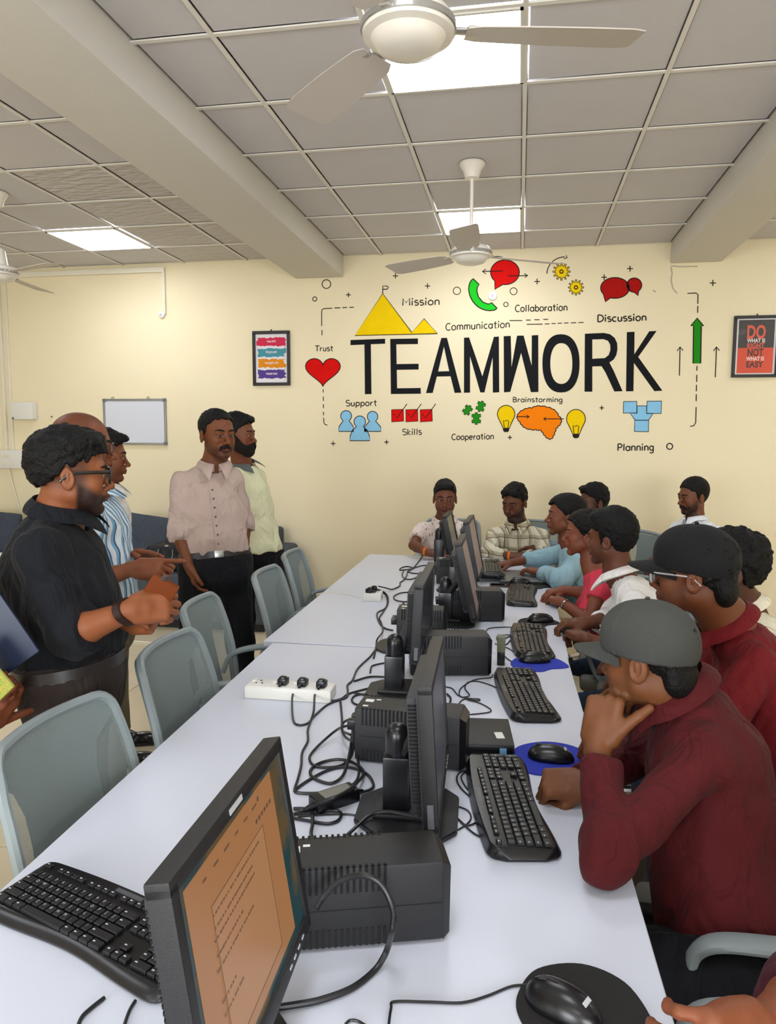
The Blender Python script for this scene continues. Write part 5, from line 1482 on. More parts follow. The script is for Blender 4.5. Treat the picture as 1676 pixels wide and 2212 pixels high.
for s in (-1, 1):
    q2 = MB(); soft_box(q2, (s*(L_/2-0.09), -0.04, 0.34), (0.18, 0.86, 0.56), 0.07, seg=5); q2.done('armrest', M_SOFA, t)
q.bm.free()
q = MB(); q.box((0, -0.04, 0.04), (L_-0.12, 0.76, 0.07)); q.done('plinth', M_SOFAD, t, smooth=False)  # black block stands in for the shaded gap under the sofa
M_CUSH = cloth('cushion_fabric', (66, 72, 84), var=0.12, weave=500)
for k, (x, rz, lb) in enumerate(((-3.22, 0.12, 'blue-grey scatter cushion beside the backpack, left one'), (-2.74, -0.10, 'blue-grey scatter cushion behind the black backpack'), (-4.75, 0.05, 'blue-grey scatter cushion at the far left end of the sofa'))):
    C_ = Sdf(); cc = V(x, 5.95, 0.66)
    Rm = np.array(Matrix.Rotation(rz, 3, 'Y').to_3x3()) @ np.array(Matrix.Rotation(-0.25, 3, 'X').to_3x3())
    def cf(P, cc=cc.astype(f32), Rm=Rm.astype(f32)):
        q_ = np.abs((P-cc)@Rm); th = 0.075*np.sqrt(np.clip(1-(q_[:, 0]/0.24)**4, 0, 1))*np.sqrt(np.clip(1-(q_[:, 2]/0.21)**4, 0, 1))+0.006
        return np.maximum.reduce([(q_[:, 1]-th)*0.7, q_[:, 0]-0.235, q_[:, 2]-0.205])+0.003*noise3(P, 14, 2)
    C_.add(cf, cc, 0.32, 0)
    v, f = mesh_sdf(C_, 0.012, slack=0.02); o = link('cushion', np_mesh('cushion', v-cc, f), None, M_CUSH, loc=cc); tag(o, lb, 'cushion', 'scatter cushions on the sofa')
# backpack lying on the seat
M_BAG = cloth('black_nylon', (24, 27, 33), 0.5, var=0.1); M_BSTR = mat('grey_webbing', (168, 162, 156), 0.7); M_BAGB = cloth('teal_lining', (20, 52, 70), 0.6)
t = thing('backpack', 'black backpack with two pale grey stripes lying on the sofa seat', 'bag', (-2.84, 5.66, 0.455))
B_ = Sdf(); bc = V(-2.84, 5.66, 0.58)
B_.box(bc+V(0, 0, -0.02), (0.20, 0.13, 0.11), 0.05, np.eye(3), 0.03); B_.ell(bc+V(0.06, 0.04, 0.08), (0.13, 0.10, 0.09), 0.05); B_.ell(bc+V(-0.03, -0.08, -0.04), (0.14, 0.09, 0.07), 0.03)
B_.noise(fold_noise(12, 0.006, 8))
v, f = mesh_sdf(B_, 0.010, slack=0.02); link('body', np_mesh('body', v-V(-2.84, 5.66, 0.455), f), t, M_BAG)
for xx in (-0.07, 0.055):
    pts = []
    for k in range(8):
        u = k/7; p = surf(B_, bc+V(xx+0.03*math.sin(u*2)-0.05*(u), -0.3, 0.06-0.14*u), (0, 1, 0)); pts.append(Vector(p-V(-2.84, 5.66, 0.455)+V(0, -0.002, 0)))
    q = MB(); q.tube(pts, 0.01, n=6, flat=(0.009, 0.003)); q.done('stripe', M_BSTR, t)
q = MB(); q.tube(catmull([(0.02, 0.0, 0.22), (0.05, -0.05, 0.29), (0.13, -0.02, 0.31), (0.17, 0.02, 0.22)], 6), 0.016, n=8, flat=(0.022, 0.008)); q.done('shoulder_strap', M_BAGB, t)
q = MB(); q.box((-0.01, -0.10, 0.21), (0.03, 0.012, 0.016), bevel=0.004); q.done('buckle', M_BSTR, t)
# small white drawer cabinet at the left edge
t = thing('drawer_cabinet', 'low white drawer cabinet behind the man in black at the left edge', 'cabinet', (-4.14, 4.98, 0))
q = MB(); q.box((0, 0, 0.315), (0.42, 0.42, 0.63), bevel=0.004); q.done('carcass', M_PVC2, t)
for k in range(2): q = MB(); q.box((0, -0.216, 0.47-0.30*k), (0.41, 0.014, 0.285), bevel=0.003); d_ = q.done('drawer', M_PVC2, t); q = MB(); q.box((0, -0.232, 0.54-0.30*k), (0.12, 0.018, 0.012), bevel=0.003); q.done('handle', M_GREYP, d_)

q = MB(); q.tube([AZ(255, 1382, 0.006), AZ(300, 1386, 0.006), AZ(348, 1390, 0.006)], 0.006, n=6); tag(q.done('floor_cord', M_PVC), 'thin cream cord lying on the floor before the sofa', 'cord')
# ------------------------------------------------------------------ things on the tables
M1A, M1B, M1C = (-.327, .622, 1.157), (-.347, 1.022, 1.137), (-.297, 1.008, .846)
TT = 0.7502
M_BLK = mat('matte_black_plastic', (25, 25, 28), 0.45, bump=0.3, bscale=900)
M_BLK2 = mat('satin_black_plastic', (16, 16, 19), 0.30)
M_DGR = mat('dark_grey_plastic', (44, 44, 48), 0.5, bump=0.3, bscale=900)
M_GLOSS = mat('glossy_black', (12, 12, 14), 0.12)
M_KEY = mat('black_key', (22, 22, 25), 0.42); M_LEG = mat('white_key_legend', (190, 192, 198), 0.5)
M_OFF = mat('dark_lcd_panel', (40, 40, 48), 0.22); M_WHT = mat('white_sticker', (226, 226, 220), 0.5)
M_CABLE = mat('black_cable', (24, 24, 27), 0.4); M_SLOT = mat('vent_slot_black', (8, 8, 9), 0.8)
M_BADGE = mat('blue_badge', (120, 170, 214), 0.4); M_WPL = mat('white_socket_plastic', (226, 224, 216), 0.35)
def scr_mat(name, rgb, e):
    m = mat(name, rgb, 0.30, emit=e); c = s2l(rgb); m.node_tree.nodes['Principled BSDF'].inputs['Base Color'].default_value = (c[0]*0.22, c[1]*0.22, c[2]*0.22, 1); return m
def RM(cols): return Matrix([list(r) for r in np.stack(cols, 1)])
def monitor(A, B, C_, near, label, stand, screen, kind='wide', ui=None, back='slots', bs=1.0):
    """A, B: top front corners (near, far); C_: bottom corner under A (near=True) or B. The screen faces +x side."""
    A, B, C_ = V(*A), V(*B), V(*C_)
    ex = unit(B-A); ez = unit((A if near else B)-C_); ez = unit(ez-ex*np.dot(ez, ex)); w = np.linalg.norm(B-A); h = np.linalg.norm((A if near else B)-C_)
    en = np.cross(ex, ez)                                       # out of the screen
    if en[0] < 0: en = -en
    c = (A+B)/2-ez*h/2
    t = thing('monitor', label, 'monitor', (stand[0], stand[1], TT), group='black monitors back to back along the tables')
    root = V(stand[0], stand[1], TT)
    R4 = Matrix.Translation(Vector(c-root)) @ RM((ex, en, ez)).to_4x4()   # local: x along, y out of screen, z up
    def fin(q, name, m, **k):
        bmesh.ops.transform(q.bm, matrix=R4, verts=q.bm.verts); return q.done(name, m, t, **k)
    bz = 0.019
    q = MB()
    for cc, ss in (((0, -0.014, h/2-bz/2), (w, 0.028, bz)), ((0, -0.014, -h/2+bz*0.65), (w, 0.028, bz*1.3)), ((w/2-bz/2, -0.014, 0), (bz, 0.028, h-0.01)), ((-w/2+bz/2, -0.014, 0), (bz, 0.028, h-0.01))): q.box(cc, ss, bevel=0.003, seg=2)
    fin(q, 'bezel', M_BLK)
    q = MB(); q.box((0, -0.006, 0.003), (w-2*bz+0.004, 0.003, h-2.3*bz+0.004)); fin(q, 'screen', screen, smooth=False)
    q = MB(); q.box((0, -0.024, 0), (w-0.012, 0.016, h-0.012), bevel=0.004); q.box((0, -0.042, 0.0), (w*0.80, 0.028, h*0.78), bevel=0.010); fin(q, 'back_shell', M_DGR)
    q = MB()
    for i in range(26): q.box((-w*0.401, -0.042, -h*0.33+i*h*0.66/25), (0.003, 0.020, 0.004))
    for i in range(20): q.box((-w*0.34+i*w*0.68/19, -0.0565, h*0.28), (0.004, 0.003, 0.030))
    o = fin(q, 'vent_slots', M_SLOT, smooth=False); o['kind'] = 'stuff'
    q = MB(); q.box((-w/2-0.0006, -0.014, -h*0.36), (0.0012, 0.012, h*0.16)); fin(q, 'side_label', M_DGR if kind != 'wide' else mat('grey_label', (90, 92, 96), .5), smooth=False)
    q = MB()
    for i in range(4): q.box((w/2-0.05-0.022*i, 0.0005, -h/2+0.012), (0.010, 0.001, 0.003))
    fin(q, 'menu_marks', M_LEG, smooth=False)['kind'] = 'stuff'
    # stand: plate, column, domed swivel top, neck to the panel
    q = MB(); dirx = unit(V(en[0], en[1], 0)); ang = math.atan2(dirx[1], dirx[0]); Rz = Matrix.Rotation(ang, 4, 'Z')
    out = [(0.115, -0.075), (0.115, 0.075), (0.085, 0.110), (-0.055, 0.110), (-0.110, 0.055), (-0.110, -0.055), (-0.055, -0.110), (0.085, -0.110)]
    q.poly([(x, y, 0.0) for x, y in out], 0.012); bmesh.ops.bevel(q.bm, geom=[e for e in q.bm.edges], offset=0.003, segments=2, affect='EDGES')
    q.box((-0.01, 0, 0.018), (0.12, 0.10, 0.012), bevel=0.005)
    bmesh.ops.transform(q.bm, matrix=Matrix.Translation((0.02*dirx[0], 0.02*dirx[1], 0)) @ Rz @ Matrix.Diagonal((bs, bs, 1, 1)), verts=q.bm.verts); q.done('base_plate', M_BLK, t)
    hc = max(0.12, (c-en*0.05)[2]-TT-0.005)
    hc = stand[2]-TT
    q = MB(); q.box((0, 0, (hc-0.055)/2+0.01), (0.060, 0.062, hc-0.055), bevel=0.006, seg=2); bmesh.ops.transform(q.bm, matrix=Rz, verts=q.bm.verts); q.done('column', M_BLK2, t)
    q = MB(); q.lathe([(0, hc-0.05), (0.0265, hc-0.05), (0.0275, hc-0.04), (0.0275, hc-0.008), (0.0255, hc+0.005), (0.020, hc+0.015), (0.011, hc+0.021), (0, hc+0.023)], n=28); q.done('domed_cap', M_BLK2, t)
    pb = c-en*0.045-root; pa = V(0, 0, min(hc-0.07, pb[2]))
    q = MB(); q.tube([pa, pa*0.5+pb*0.5, pb], 0.016, n=10, flat=(0.020, 0.014)); q.done('neck', M_BLK, t)
    if ui: ui(fin, w, h, bz)
    return t
def ui_doc(fin, w, h, bz):
    W2, H2 = w-2*bz, h-2.3*bz
    tan = scr_mat('window_tan', (156, 108, 68), 0.80); tan2 = scr_mat('window_tan_light', (162, 116, 78), 0.80); dk = scr_mat('screen_dark_text', (100, 72, 54), 0.80)
    y0 = -0.0040
    q = MB(); q.box((-0.016, y0, 0.004), (W2*0.84, 0.0006, H2*0.92)); fin(q, 'window', tan, smooth=False)
    q = MB(); q.box((-0.02, y0+0.0006, -0.012), (W2*0.52, 0.0006, H2*0.66), bevel=0.0); fin(q, 'dialog', tan2, smooth=False)
    q = MB(); rr = random.Random(3)
    for k, (x, z, L) in enumerate(((-0.03, 0.060, 0.17), (-0.045, 0.046, 0.14), (-0.045, 0.035, 0.15), (-0.075, 0.018, 0.09), (-0.06, 0.004, 0.13), (-0.10, -0.030, 0.05), (-0.09, -0.045, 0.07))):
        n = int(L/0.008)
        for i in range(n):
            ww = rr.uniform(0.003, 0.0065); q.box((x-L/2+i*0.008+ww/2, y0+0.0014, z), (ww, 0.0004, 0.0024))
    for i in range(6): q.box((0.055+0.012*i, y0+0.0014, 0.085), (0.007, 0.0004, 0.0050))
    for i in range(6): q.box((-0.12+0.035*i, y0+0.0014, 0.105), (0.010+0.004*(i % 3), 0.0004, 0.0024))
    q.box((0.072, y0+0.0014, 0.108), (0.006, 0.0004, 0.006))
    o = fin(q, 'screen_text', dk, smooth=False); o['kind'] = 'stuff'
    q = MB()
    for cc, ss in (((-0.02, y0+0.0013, -0.012+H2*0.33), (W2*0.52, 0.0003, 0.0012)), ((-0.02, y0+0.0013, -0.012-H2*0.33), (W2*0.52, 0.0003, 0.0012)), ((-0.02-W2*0.26, y0+0.0013, -0.012), (0.0012, 0.0003, H2*0.66)), ((-0.02+W2*0.26, y0+0.0013, -0.012), (0.0012, 0.0003, H2*0.66))): q.box(cc, ss)
    fin(q, 'dialog_outline', dk, smooth=False)
    q = MB(); q.box((-0.01, 0.0006, h/2-0.010), (0.045, 0.001, 0.007)); fin(q, 'maker_mark', M_LEG, smooth=False)
def wall_mat():
    m = scr_mat('desktop_wallpaper', (60, 62, 50), 0.60); nt = m.node_tree; b = nt.nodes['Principled BSDF']
    n = nt.nodes.new('ShaderNodeTexNoise'); n.inputs['Scale'].default_value = 14; n.inputs['Detail'].default_value = 5
    tc = nt.nodes.new('ShaderNodeTexCoord'); nt.links.new(tc.outputs['Object'], n.inputs['Vector'])
    r = nt.nodes.new('ShaderNodeValToRGB'); r.color_ramp.elements[0].color = (*s2l((16, 66, 74)), 1); r.color_ramp.elements[0].position = 0.42; r.color_ramp.elements[1].color = (*s2l((104, 82, 50)), 1); r.color_ramp.elements[1].position = 0.56
    nt.links.new(n.outputs['Fac'], r.inputs[0]); nt.links.new(r.outputs[0], b.inputs['Emission Color']); return m
monitor(M1A, M1B, M1C, False, 'nearest monitor at the bottom left, its lit screen showing a tan document window', (-0.405, 0.850, 0.90), wall_mat(), ui=ui_doc, bs=0.74)
S_DIM = scr_mat('dim_lit_screen', (124, 106, 98), 0.60); S_GR = scr_mat('faint_lit_screen', (74, 74, 82), 0.50)  # the grey one glows to imitate the reflection on the second monitor
monitor((-.151, 1.314, 1.124), (-.172, 1.733, 1.105), (-.133, 1.302, .835), True, 'monitor seen edge-on behind the nearest one, ridged back towards us', (-0.250, 1.530, 0.938), S_GR)
monitor((-.292, 2.283, 1.111), (-.301, 2.703, 1.114), (-.303, 2.285, .846), True, 'third monitor along, thick and upright with a dark glossy screen', (-0.385, 2.285, 0.925), M_OFF)
monitor((-.228, 2.999, 1.147), (-.233, 3.359, 1.139), (-.152, 2.993, .815), True, 'square monitor tilted back in front of the woman in pale blue', (-0.312, 3.22, 0.935), S_DIM, kind='square')
monitor((-.247, 3.70, 1.152), (-.240, 4.06, 1.150), (-.186, 3.70, .842), True, 'square monitor standing right behind the tilted one, pinkish screen', (-0.330, 3.90, 0.93), S_DIM, kind='square')
monitor((-.413, 4.24, 1.12), (-.407, 4.56, 1.12), (-.355, 4.235, .860), True, 'farthest monitor, steeply tilted, in front of the young man in the patterned shirt', (-0.470, 4.42, 1.00), M_OFF, kind='square')

# ------------------------------------------------------------------ keyboards
def key_rows():
    """(x, y, width, depth) of each key in units of 19 mm, measured from the back left"""
    K = []
    for g, x0 in enumerate((2, 6.6, 11.2)):
        for i in range(4): K.append((x0+i, 0, 1, .75))
    K.append((0, 0, 1, .75))
    for i in range(13): K.append((i, 1.25, 1, 1))
    K.append((13, 1.25, 2, 1)); K.append((0, 2.25, 1.5, 1))
    for i in range(12): K.append((1.5+i, 2.25, 1, 1))
    K.append((13.5, 2.25, 1.5, 1)); K.append((0, 3.25, 1.75, 1))
    for i in range(11): K.append((1.75+i, 3.25, 1, 1))
    K.append((12.75, 3.25, 2.25, 1)); K.append((0, 4.25, 2.25, 1))
    for i in range(10): K.append((2.25+i, 4.25, 1, 1))
    K.append((12.25, 4.25, 2.75, 1))
    for x, w in ((0, 1.5), (1.5, 1.25), (2.75, 1.25), (4, 5.75), (9.75, 1.25), (11, 1.25), (12.25, 1.25), (13.5, 1.5)): K.append((x, 5.25, w, 1))
    for y in (0, 1.25, 2.25):
        for i in range(3): K.append((15.4+i, y, 1, 1 if y else .75))
    K.append((16.4, 4.25, 1, 1))
    for i in range(3): K.append((15.4+i, 5.25, 1, 1))
    for r_ in range(4):
        for i in range(3 if r_ in (2,) else 4 if r_ in (0,) else 3): K.append((18.8+i, 1.25+r_, 1, 1))
    K.append((21.8, 2.25, 1, 2)); K.append((21.8, 4.25, 1, 2)); K.append((18.8, 5.25, 2, 1)); K.append((20.8, 5.25, 1, 1))
    return K
KEYS = key_rows(); U = 0.0182
kb_proto = {}
def keyboard(x, y, rz, label, detail, z=TT, tilt=3.0):
    """local +Y is away from the typist; origin at the middle of the keyboard"""
    t = thing('keyboard', label, 'keyboard', (x, y, z), rz, group='black wired keyboards')
    L, D = 0.452, 0.162
    if 'case' not in kb_proto:
        q = MB(); n = 36; tr, br_ = [], []
        def corner(u): d_ = min(u, 1-u)*L; r_ = 0.034; return 0 if d_ >= r_ else r_-math.sqrt(max(0, r_*r_-(r_-d_)**2))
        def edge_back(u): return D/2-0.012*abs(2*u-1)**2.2-corner(u)
        def edge_front(u): return corner(u)-D/2+0.010*(1-abs(2*u-1)**2)+0.010*math.cos((2*u-1)*PI*1.5)*0.35
        def sfc(u, v):
            u = 0.5-0.5*math.cos(PI*u)*(1-0.0) if False else (u+0.35*math.sin(2*PI*u)/(2*PI)*-1)
            xx = (u-0.5)*L; yb, yf = edge_back(u), edge_front(u); e = 0.992; yy = yf+(yb-yf)*v
            ed = min(1, min(u, 1-u)/0.035, min(v, 1-v)/0.075); zz = 0.006+(0.013+0.009*v)*math.sin(max(0, ed)*PI/2)**0.6
            return (xx*(1-0.0), yy, zz)
        q.grid(sfc, n, 16)
        bs = [e for e in q.bm.edges if e.is_boundary]
        r_ = bmesh.ops.extrude_edge_only(q.bm, edges=bs); vs = [v for v in r_['geom'] if isinstance(v, bmesh.types.BMVert)]
        for v in vs: v.co.z = 0.0005; v.co.x *= 0.985; v.co.y *= 0.97
        bmesh.ops.contextual_create(q.bm, geom=[e for e in q.bm.edges if e.is_boundary])
        o = q.done('case', M_BLK2, t, angle=50); kb_proto['case'] = o.data
        q = MB(); q.box((0.036*0, 0.0615, 0.0262), (0.066, 0.010, 0.0015), Matrix.Rotation(0.05, 3, 'X'), bevel=0.0005, seg=1); o2 = q.done('plaque', mat('grey_plaque', (84, 84, 90), .35), t, smooth=False); kb_proto['plaque'] = o2.data
        q = MB()
        for (kx, ky, kw, kd) in KEYS: q.box(((kx+kw/2-11.4)*U, (3.15-ky-kd/2)*U-0.004, 0.0255+0.0022*(-(ky-3)*0.35)), (kw*U-0.003, kd*U-0.003, 0.007), bevel=0.0012, seg=1)
        me = bpy.data.meshes.new('keys'); q.bm.to_mesh(me); q.bm.free(); me.materials.append(M_KEY); kb_proto['keys'] = me
        kb_proto['one'] = {}
        # white legends: a joined print on the key tops
        tmp = text_mesh('A', 0.008, M_LEG, 'x', None, (0, 0, 0)); bpy.data.objects.remove(tmp)
        bm = bmesh.new(); rows_ = {1.25: '`1234567890-=', 2.25: ' QWERTYUIOP[]', 3.25: ' ASDFGHJKL;', 4.25: ' ZXCVBNM,./'}
        for ky, s in rows_.items():
            x0 = {1.25: 0, 2.25: 0.5, 3.25: 0.75, 4.25: 1.25}[ky]
            for i, ch in enumerate(s):
                if ch == ' ': continue
                ob = text_mesh(ch, 0.0085, M_LEG, 'x', None, (0, 0, 0)); me = ob.data; me.transform(Matrix.Translation(((x0+i+0.38-11.4)*U, (3.15-ky-0.42)*U-0.004, 0.0255+0.0022*(-(ky-3)*0.35)+0.0037))); bm.from_mesh(me); bpy.data.objects.remove(ob); bpy.data.meshes.remove(me)
        for (kx, ky, kw, kd) in KEYS:
            if kx > 14 or ky in (0, 5.25) or kw > 1.1: bmesh.ops.create_cube(bm, size=1, matrix=Matrix.Translation(((kx+min(kw, 1)*0.40-11.4)*U, (3.15-ky-kd*0.45)*U-0.004, 0.0255+0.0022*(-(ky-3)*0.35)+0.0037)) @ Matrix.Diagonal((0.0050 if kx != 4 else 0.0001, 0.0022, 0.0003, 1)))
        me = bpy.data.meshes.new('legends'); bm.to_mesh(me); bm.free(); me.materials.append(M_LEG); kb_proto['leg'] = me
    else:
        for nm, k in (('case', 'case'), ('plaque', 'plaque')): o = bpy.data.objects.new(nm, kb_proto[k]); COL.objects.link(o); o.parent = t
    if detail:
        for (kx, ky, kw, kd) in KEYS:
            if (kw, kd) not in kb_proto['one']:
                q = MB(); q.box((0, 0, 0), (kw*U-0.003, kd*U-0.003, 0.007), bevel=0.0014, seg=1); me = bpy.data.meshes.new('key'); q.bm.to_mesh(me); q.bm.free(); me.materials.append(M_KEY); kb_proto['one'][(kw, kd)] = me
            o = bpy.data.objects.new('key', kb_proto['one'][(kw, kd)]); COL.objects.link(o); o.parent = t
            o.location = ((kx+kw/2-11.4)*U, (3.15-ky-kd/2)*U-0.004, 0.0255+0.0022*(-(ky-3)*0.35))
    else:
        o = bpy.data.objects.new('keys', kb_proto['keys']); COL.objects.link(o); o.parent = t; o['kind'] = 'stuff'
    if detail or y < 3: o = bpy.data.objects.new('legends', kb_proto['leg']); COL.objects.link(o); o.parent = t; o['kind'] = 'stuff'
    return t
R = math.radians
keyboard(-0.685, 1.062, R(-19), 'black keyboard at the lower left, nearest the camera, beside the lit screen', True)
keyboard(-0.012, 1.612, R(90+10), 'black keyboard on the right side beside the clenched fist', True)
keyboard(0.030, 2.330, R(90+9), 'black keyboard between the two blue mouse mats', True)
keyboard(0.062, 2.955, R(90+3), 'black keyboard with a mouse lead lying across it, by the table joint', False)
keyboard(0.028, 3.800, R(90-1), 'small looking black keyboard in front of the woman in pink', False)
keyboard(-0.155, 4.36, R(90+4), 'farthest black keyboard resting on top of a small computer case', False, z=TT+0.036)

# ------------------------------------------------------------------ battery backup units
def ups(x, y, rz, label, L=0.285, W_=0.100, H=0.142, detail=True):
    """origin at the near right bottom corner; the box runs back along local -X"""
    t = thing('battery_backup', label, 'battery backup', (x, y, TT), rz, group='black battery backup boxes')
    q = MB(); q.box((-L/2-0.006, W_/2, H/2+0.003), (L-0.012, W_, H-0.004), bevel=0.006, seg=2); q.done('housing', M_BLK, t)
    q = MB()
    vs = [(-0.013, 0.002, 0.004), (-0.013, W_-0.002, 0.004), (-0.013, W_-0.002, H-0.002), (-0.013, 0.002, H-0.002)]; vf = [(0, 0.012, 0.010), (0, W_-0.012, 0.010), (0.002, W_-0.014, H-0.016), (0.002, 0.014, H-0.016)]
    a = [q.bm.verts.new(v) for v in vs]; b = [q.bm.verts.new(v) for v in vf]; q.bm.faces.new(a[::-1]); q.bm.faces.new(b)
    for i in range(4): q.bm.faces.new((a[i], a[(i+1) % 4], b[(i+1) % 4], b[i]))
    q.done('front_panel', M_BLK2, t)
    q = MB()
    for i in range(16):
        xx = -L+0.022+i*0.0102
        for yy in (0.0, W_): q.box((xx, yy, H-0.020), (0.0046, 0.0024, 0.044)); q.box((xx, yy, 0.022), (0.0046, 0.0024, 0.030))
        for yy in (0.003, W_-0.003): q.box((xx, yy, H), (0.0046, 0.008, 0.004))
    q.done('vent_slots', M_SLOT, t, smooth=False)['kind'] = 'stuff'
    q = MB(); q.box((-L/2, -0.0002, H*0.5), (L-0.03, 0.0008, 0.0012)); q.done('seam', M_SLOT, t, smooth=False)
    q = MB(); q.box((-L+0.026, W_*0.62, H+0.0012), (0.022, 0.018, 0.0008)); q.box((-L+0.024, W_*0.24, H+0.0012), (0.014, 0.008, 0.0008)); q.box((-L+0.048, W_*0.72, H+0.0012), (0.012, 0.006, 0.0008)); q.done('rating_sticker', M_WHT, t, smooth=False)
    q = MB(); q.box((-L+0.002, W_/2, H*0.55), (0.008, 0.075, 0.075), bevel=0.002)
    for k in range(2): q.box((-L-0.012, W_*0.3+0.04*k, H*0.62), (0.026, 0.022, 0.026), bevel=0.003)
    q.done('outlet_block', M_BLK2, t)
    return t
ups(-0.095, 1.138, R(17), 'battery backup box nearest the camera, a thick cable looped in front of it')
ups(-0.118, 1.752, R(-3), 'battery backup box with stickers, behind the second monitor and its stand')
ups(-0.078, 2.504, R(11), 'battery backup box between the second and third monitors, beside the keyboard by the joint')
ups(-0.048, 3.268, R(10), 'battery backup box just right of the tilted square monitor')
ups(-0.245, 4.06, R(8), 'battery backup box farthest away, under the far monitors', L=0.20)
ups(-0.270, 2.84, R(3), 'battery backup box mostly hidden behind the thick third monitor', L=0.20)

t = thing('monitor_stand', 'flat rounded black monitor foot lying left of the third monitor', 'stand', (-0.475, 2.80, TT))
q = MB(); q.lathe([(0, 0), (0.085, 0), (0.087, 0.004), (0.083, 0.009), (0, 0.013)], n=36); bmesh.ops.scale(q.bm, vec=(0.85, 1.25, 1), verts=q.bm.verts); q.done('plate', M_BLK, t)

# ------------------------------------------------------------------ small computers
def mini_pc(x, y, rz, label, w=0.178, d=0.180, h=0.0345):
    t = thing('mini_computer', label, 'computer', (x, y, TT), rz, group='small black desktop computers')
    q = MB(); q.box((0, 0, h/2), (w, d, h), bevel=0.003, seg=2); q.done('case', M_BLK, t)
    q = MB(); q.box((0, -d/2-0.001, h/2), (w-0.008, 0.003, h-0.008), bevel=0.001); f = q.done('front_panel', M_BLK2, t)
    q = MB(); q.box((w/2-0.030, -d/2-0.003, h/2), (0.018, 0.0012, 0.018)); q.done('badge', M_BADGE, t, smooth=False)
    q = MB(); q.box((w/2-0.035, -0.03, h+0.0004), (0.022, 0.040, 0.0008), Matrix.Rotation(0.12, 3, 'Z')); q.done('sticker', M_WHT, t, smooth=False)
    return t
mini_pc(-0.093, 1.945, R(6), 'small flat black computer with a white sticker, behind the second monitor')
mini_pc(-0.168, 4.35, R(4), 'small black computer lying under the farthest keyboard')
t = thing('adapter_box', 'small upright box, olive above and black below, behind the third battery box', 'box', (-0.050, 2.655, TT))
q = MB(); q.box((0, 0, 0.078), (0.030, 0.045, 0.056), bevel=0.003); q.done('upper_half', mat('olive_grey', (112, 114, 92), .6), t); q = MB(); q.box((0, 0, 0.025), (0.028, 0.043, 0.050), bevel=0.003); q.done('lower_half', M_BLK2, t)

# ------------------------------------------------------------------ mice and mouse mats
def mouse_sdf():
    s = Sdf(); s.ell((0, 0, 0.004), (0.058, 0.0315, 0.034), 0.01)
    s.ell((-0.028, 0, 0.004), (0.030, 0.028, 0.024), 0.015); s.plane((0, 0, 0.0015), (0, 0, -1), 0.003); return s
mm = mesh_sdf(mouse_sdf(), 0.0035, slack=0.01); mouse_me = np_mesh('shell', *mm)
mouse_me.materials.append(M_BLK2)
def mouse(x, y, rz, label, z=TT+0.0032):
    t = thing('computer_mouse', label, 'mouse', (x, y, z), rz, group='black wired mice')
    o = bpy.data.objects.new('shell', mouse_me); COL.objects.link(o); o.parent = t
    sd = mouse_sdf()
    q = MB(); pts = [surf(sd, (xx, 0, 0.08), (0, 0, -1))+V(0, 0, 0.0002) for xx in np.linspace(-0.056, -0.012, 8)]; q.tube(pts, 0.0012, n=6, flat=(0.0016, 0.0006)); q.done('button_gap', M_SLOT, t)
    p = surf(sd, (-0.034, 0, 0.08), (0, 0, -1)); q = MB(); q.cyl((p[0], -0.0035, p[2]-0.004), (p[0], 0.0035, p[2]-0.004), 0.008, n=16); q.done('scroll_wheel', M_DGR, t)
    p = surf(sd, (0.034, 0, 0.08), (0, 0, -1)); q = MB(); q.box((0.034, 0, p[2]+0.0003), (0.007, 0.018, 0.0010), Matrix.Rotation(0.62, 3, 'Y')); q.done('mark', M_LEG, t, smooth=False)
    return t
def mat_pad(x, y, rz, m, label, s=1.0):
    t = []
    pts = catmull([(-0.100, -0.010), (-0.075, 0.060), (0.0, 0.098), (0.075, 0.075), (0.118, 0.000), (0.105, -0.030), (0.055, -0.055), (0.020, -0.095), (-0.050, -0.100), (-0.090, -0.060)], 6, True)
    q = MB(); q.poly([(p[0]*s, p[1]*s, 0) for p in pts], 0.003); o = q.done('mouse_mat', m, None, angle=40, loc=(x, y, TT)); o.rotation_euler = (0, 0, rz); return tag(o, label, 'mouse mat', 'rounded mouse mats')
M_PADB = mat('blue_mat_fabric', (34, 52, 170), 0.85, bump=0.4, bscale=900); M_PADK = mat('black_mat_fabric', (28, 27, 27), 0.9, bump=0.4, bscale=900)
mat_pad(0.104, 1.036, R(-8), M_PADK, 'black mouse mat nearest the camera at the bottom right', 0.88)
mat_pad(0.095, 1.880, R(5), M_PADB, 'royal blue mouse mat under the hand of the man in the grey cap')
mat_pad(0.082, 2.680, R(-4), M_PADB, 'royal blue mouse mat at the joint of the two tables', 0.95)
mat_pad(0.095, 3.290, R(4), M_PADK, 'black mouse mat in front of the man in the white shirt', 0.85)
mat_pad(0.110, 4.095, R(0), M_PADK, 'farthest black mouse mat, near the closed laptop', 0.80)
mouse(0.083, 1.018, R(-30), 'black mouse nearest the camera on the black mat')
mouse(0.100, 1.870, R(-8), 'black mouse on the nearer blue mat')
mouse(0.075, 2.700, R(8), 'black mouse on the farther blue mat by the table joint')
mouse(0.112, 3.300, R(14), 'black mouse on the black mat before the man in the white shirt')
mouse(0.022, 4.125, R(6), 'farthest black mouse in front of the closed laptop')

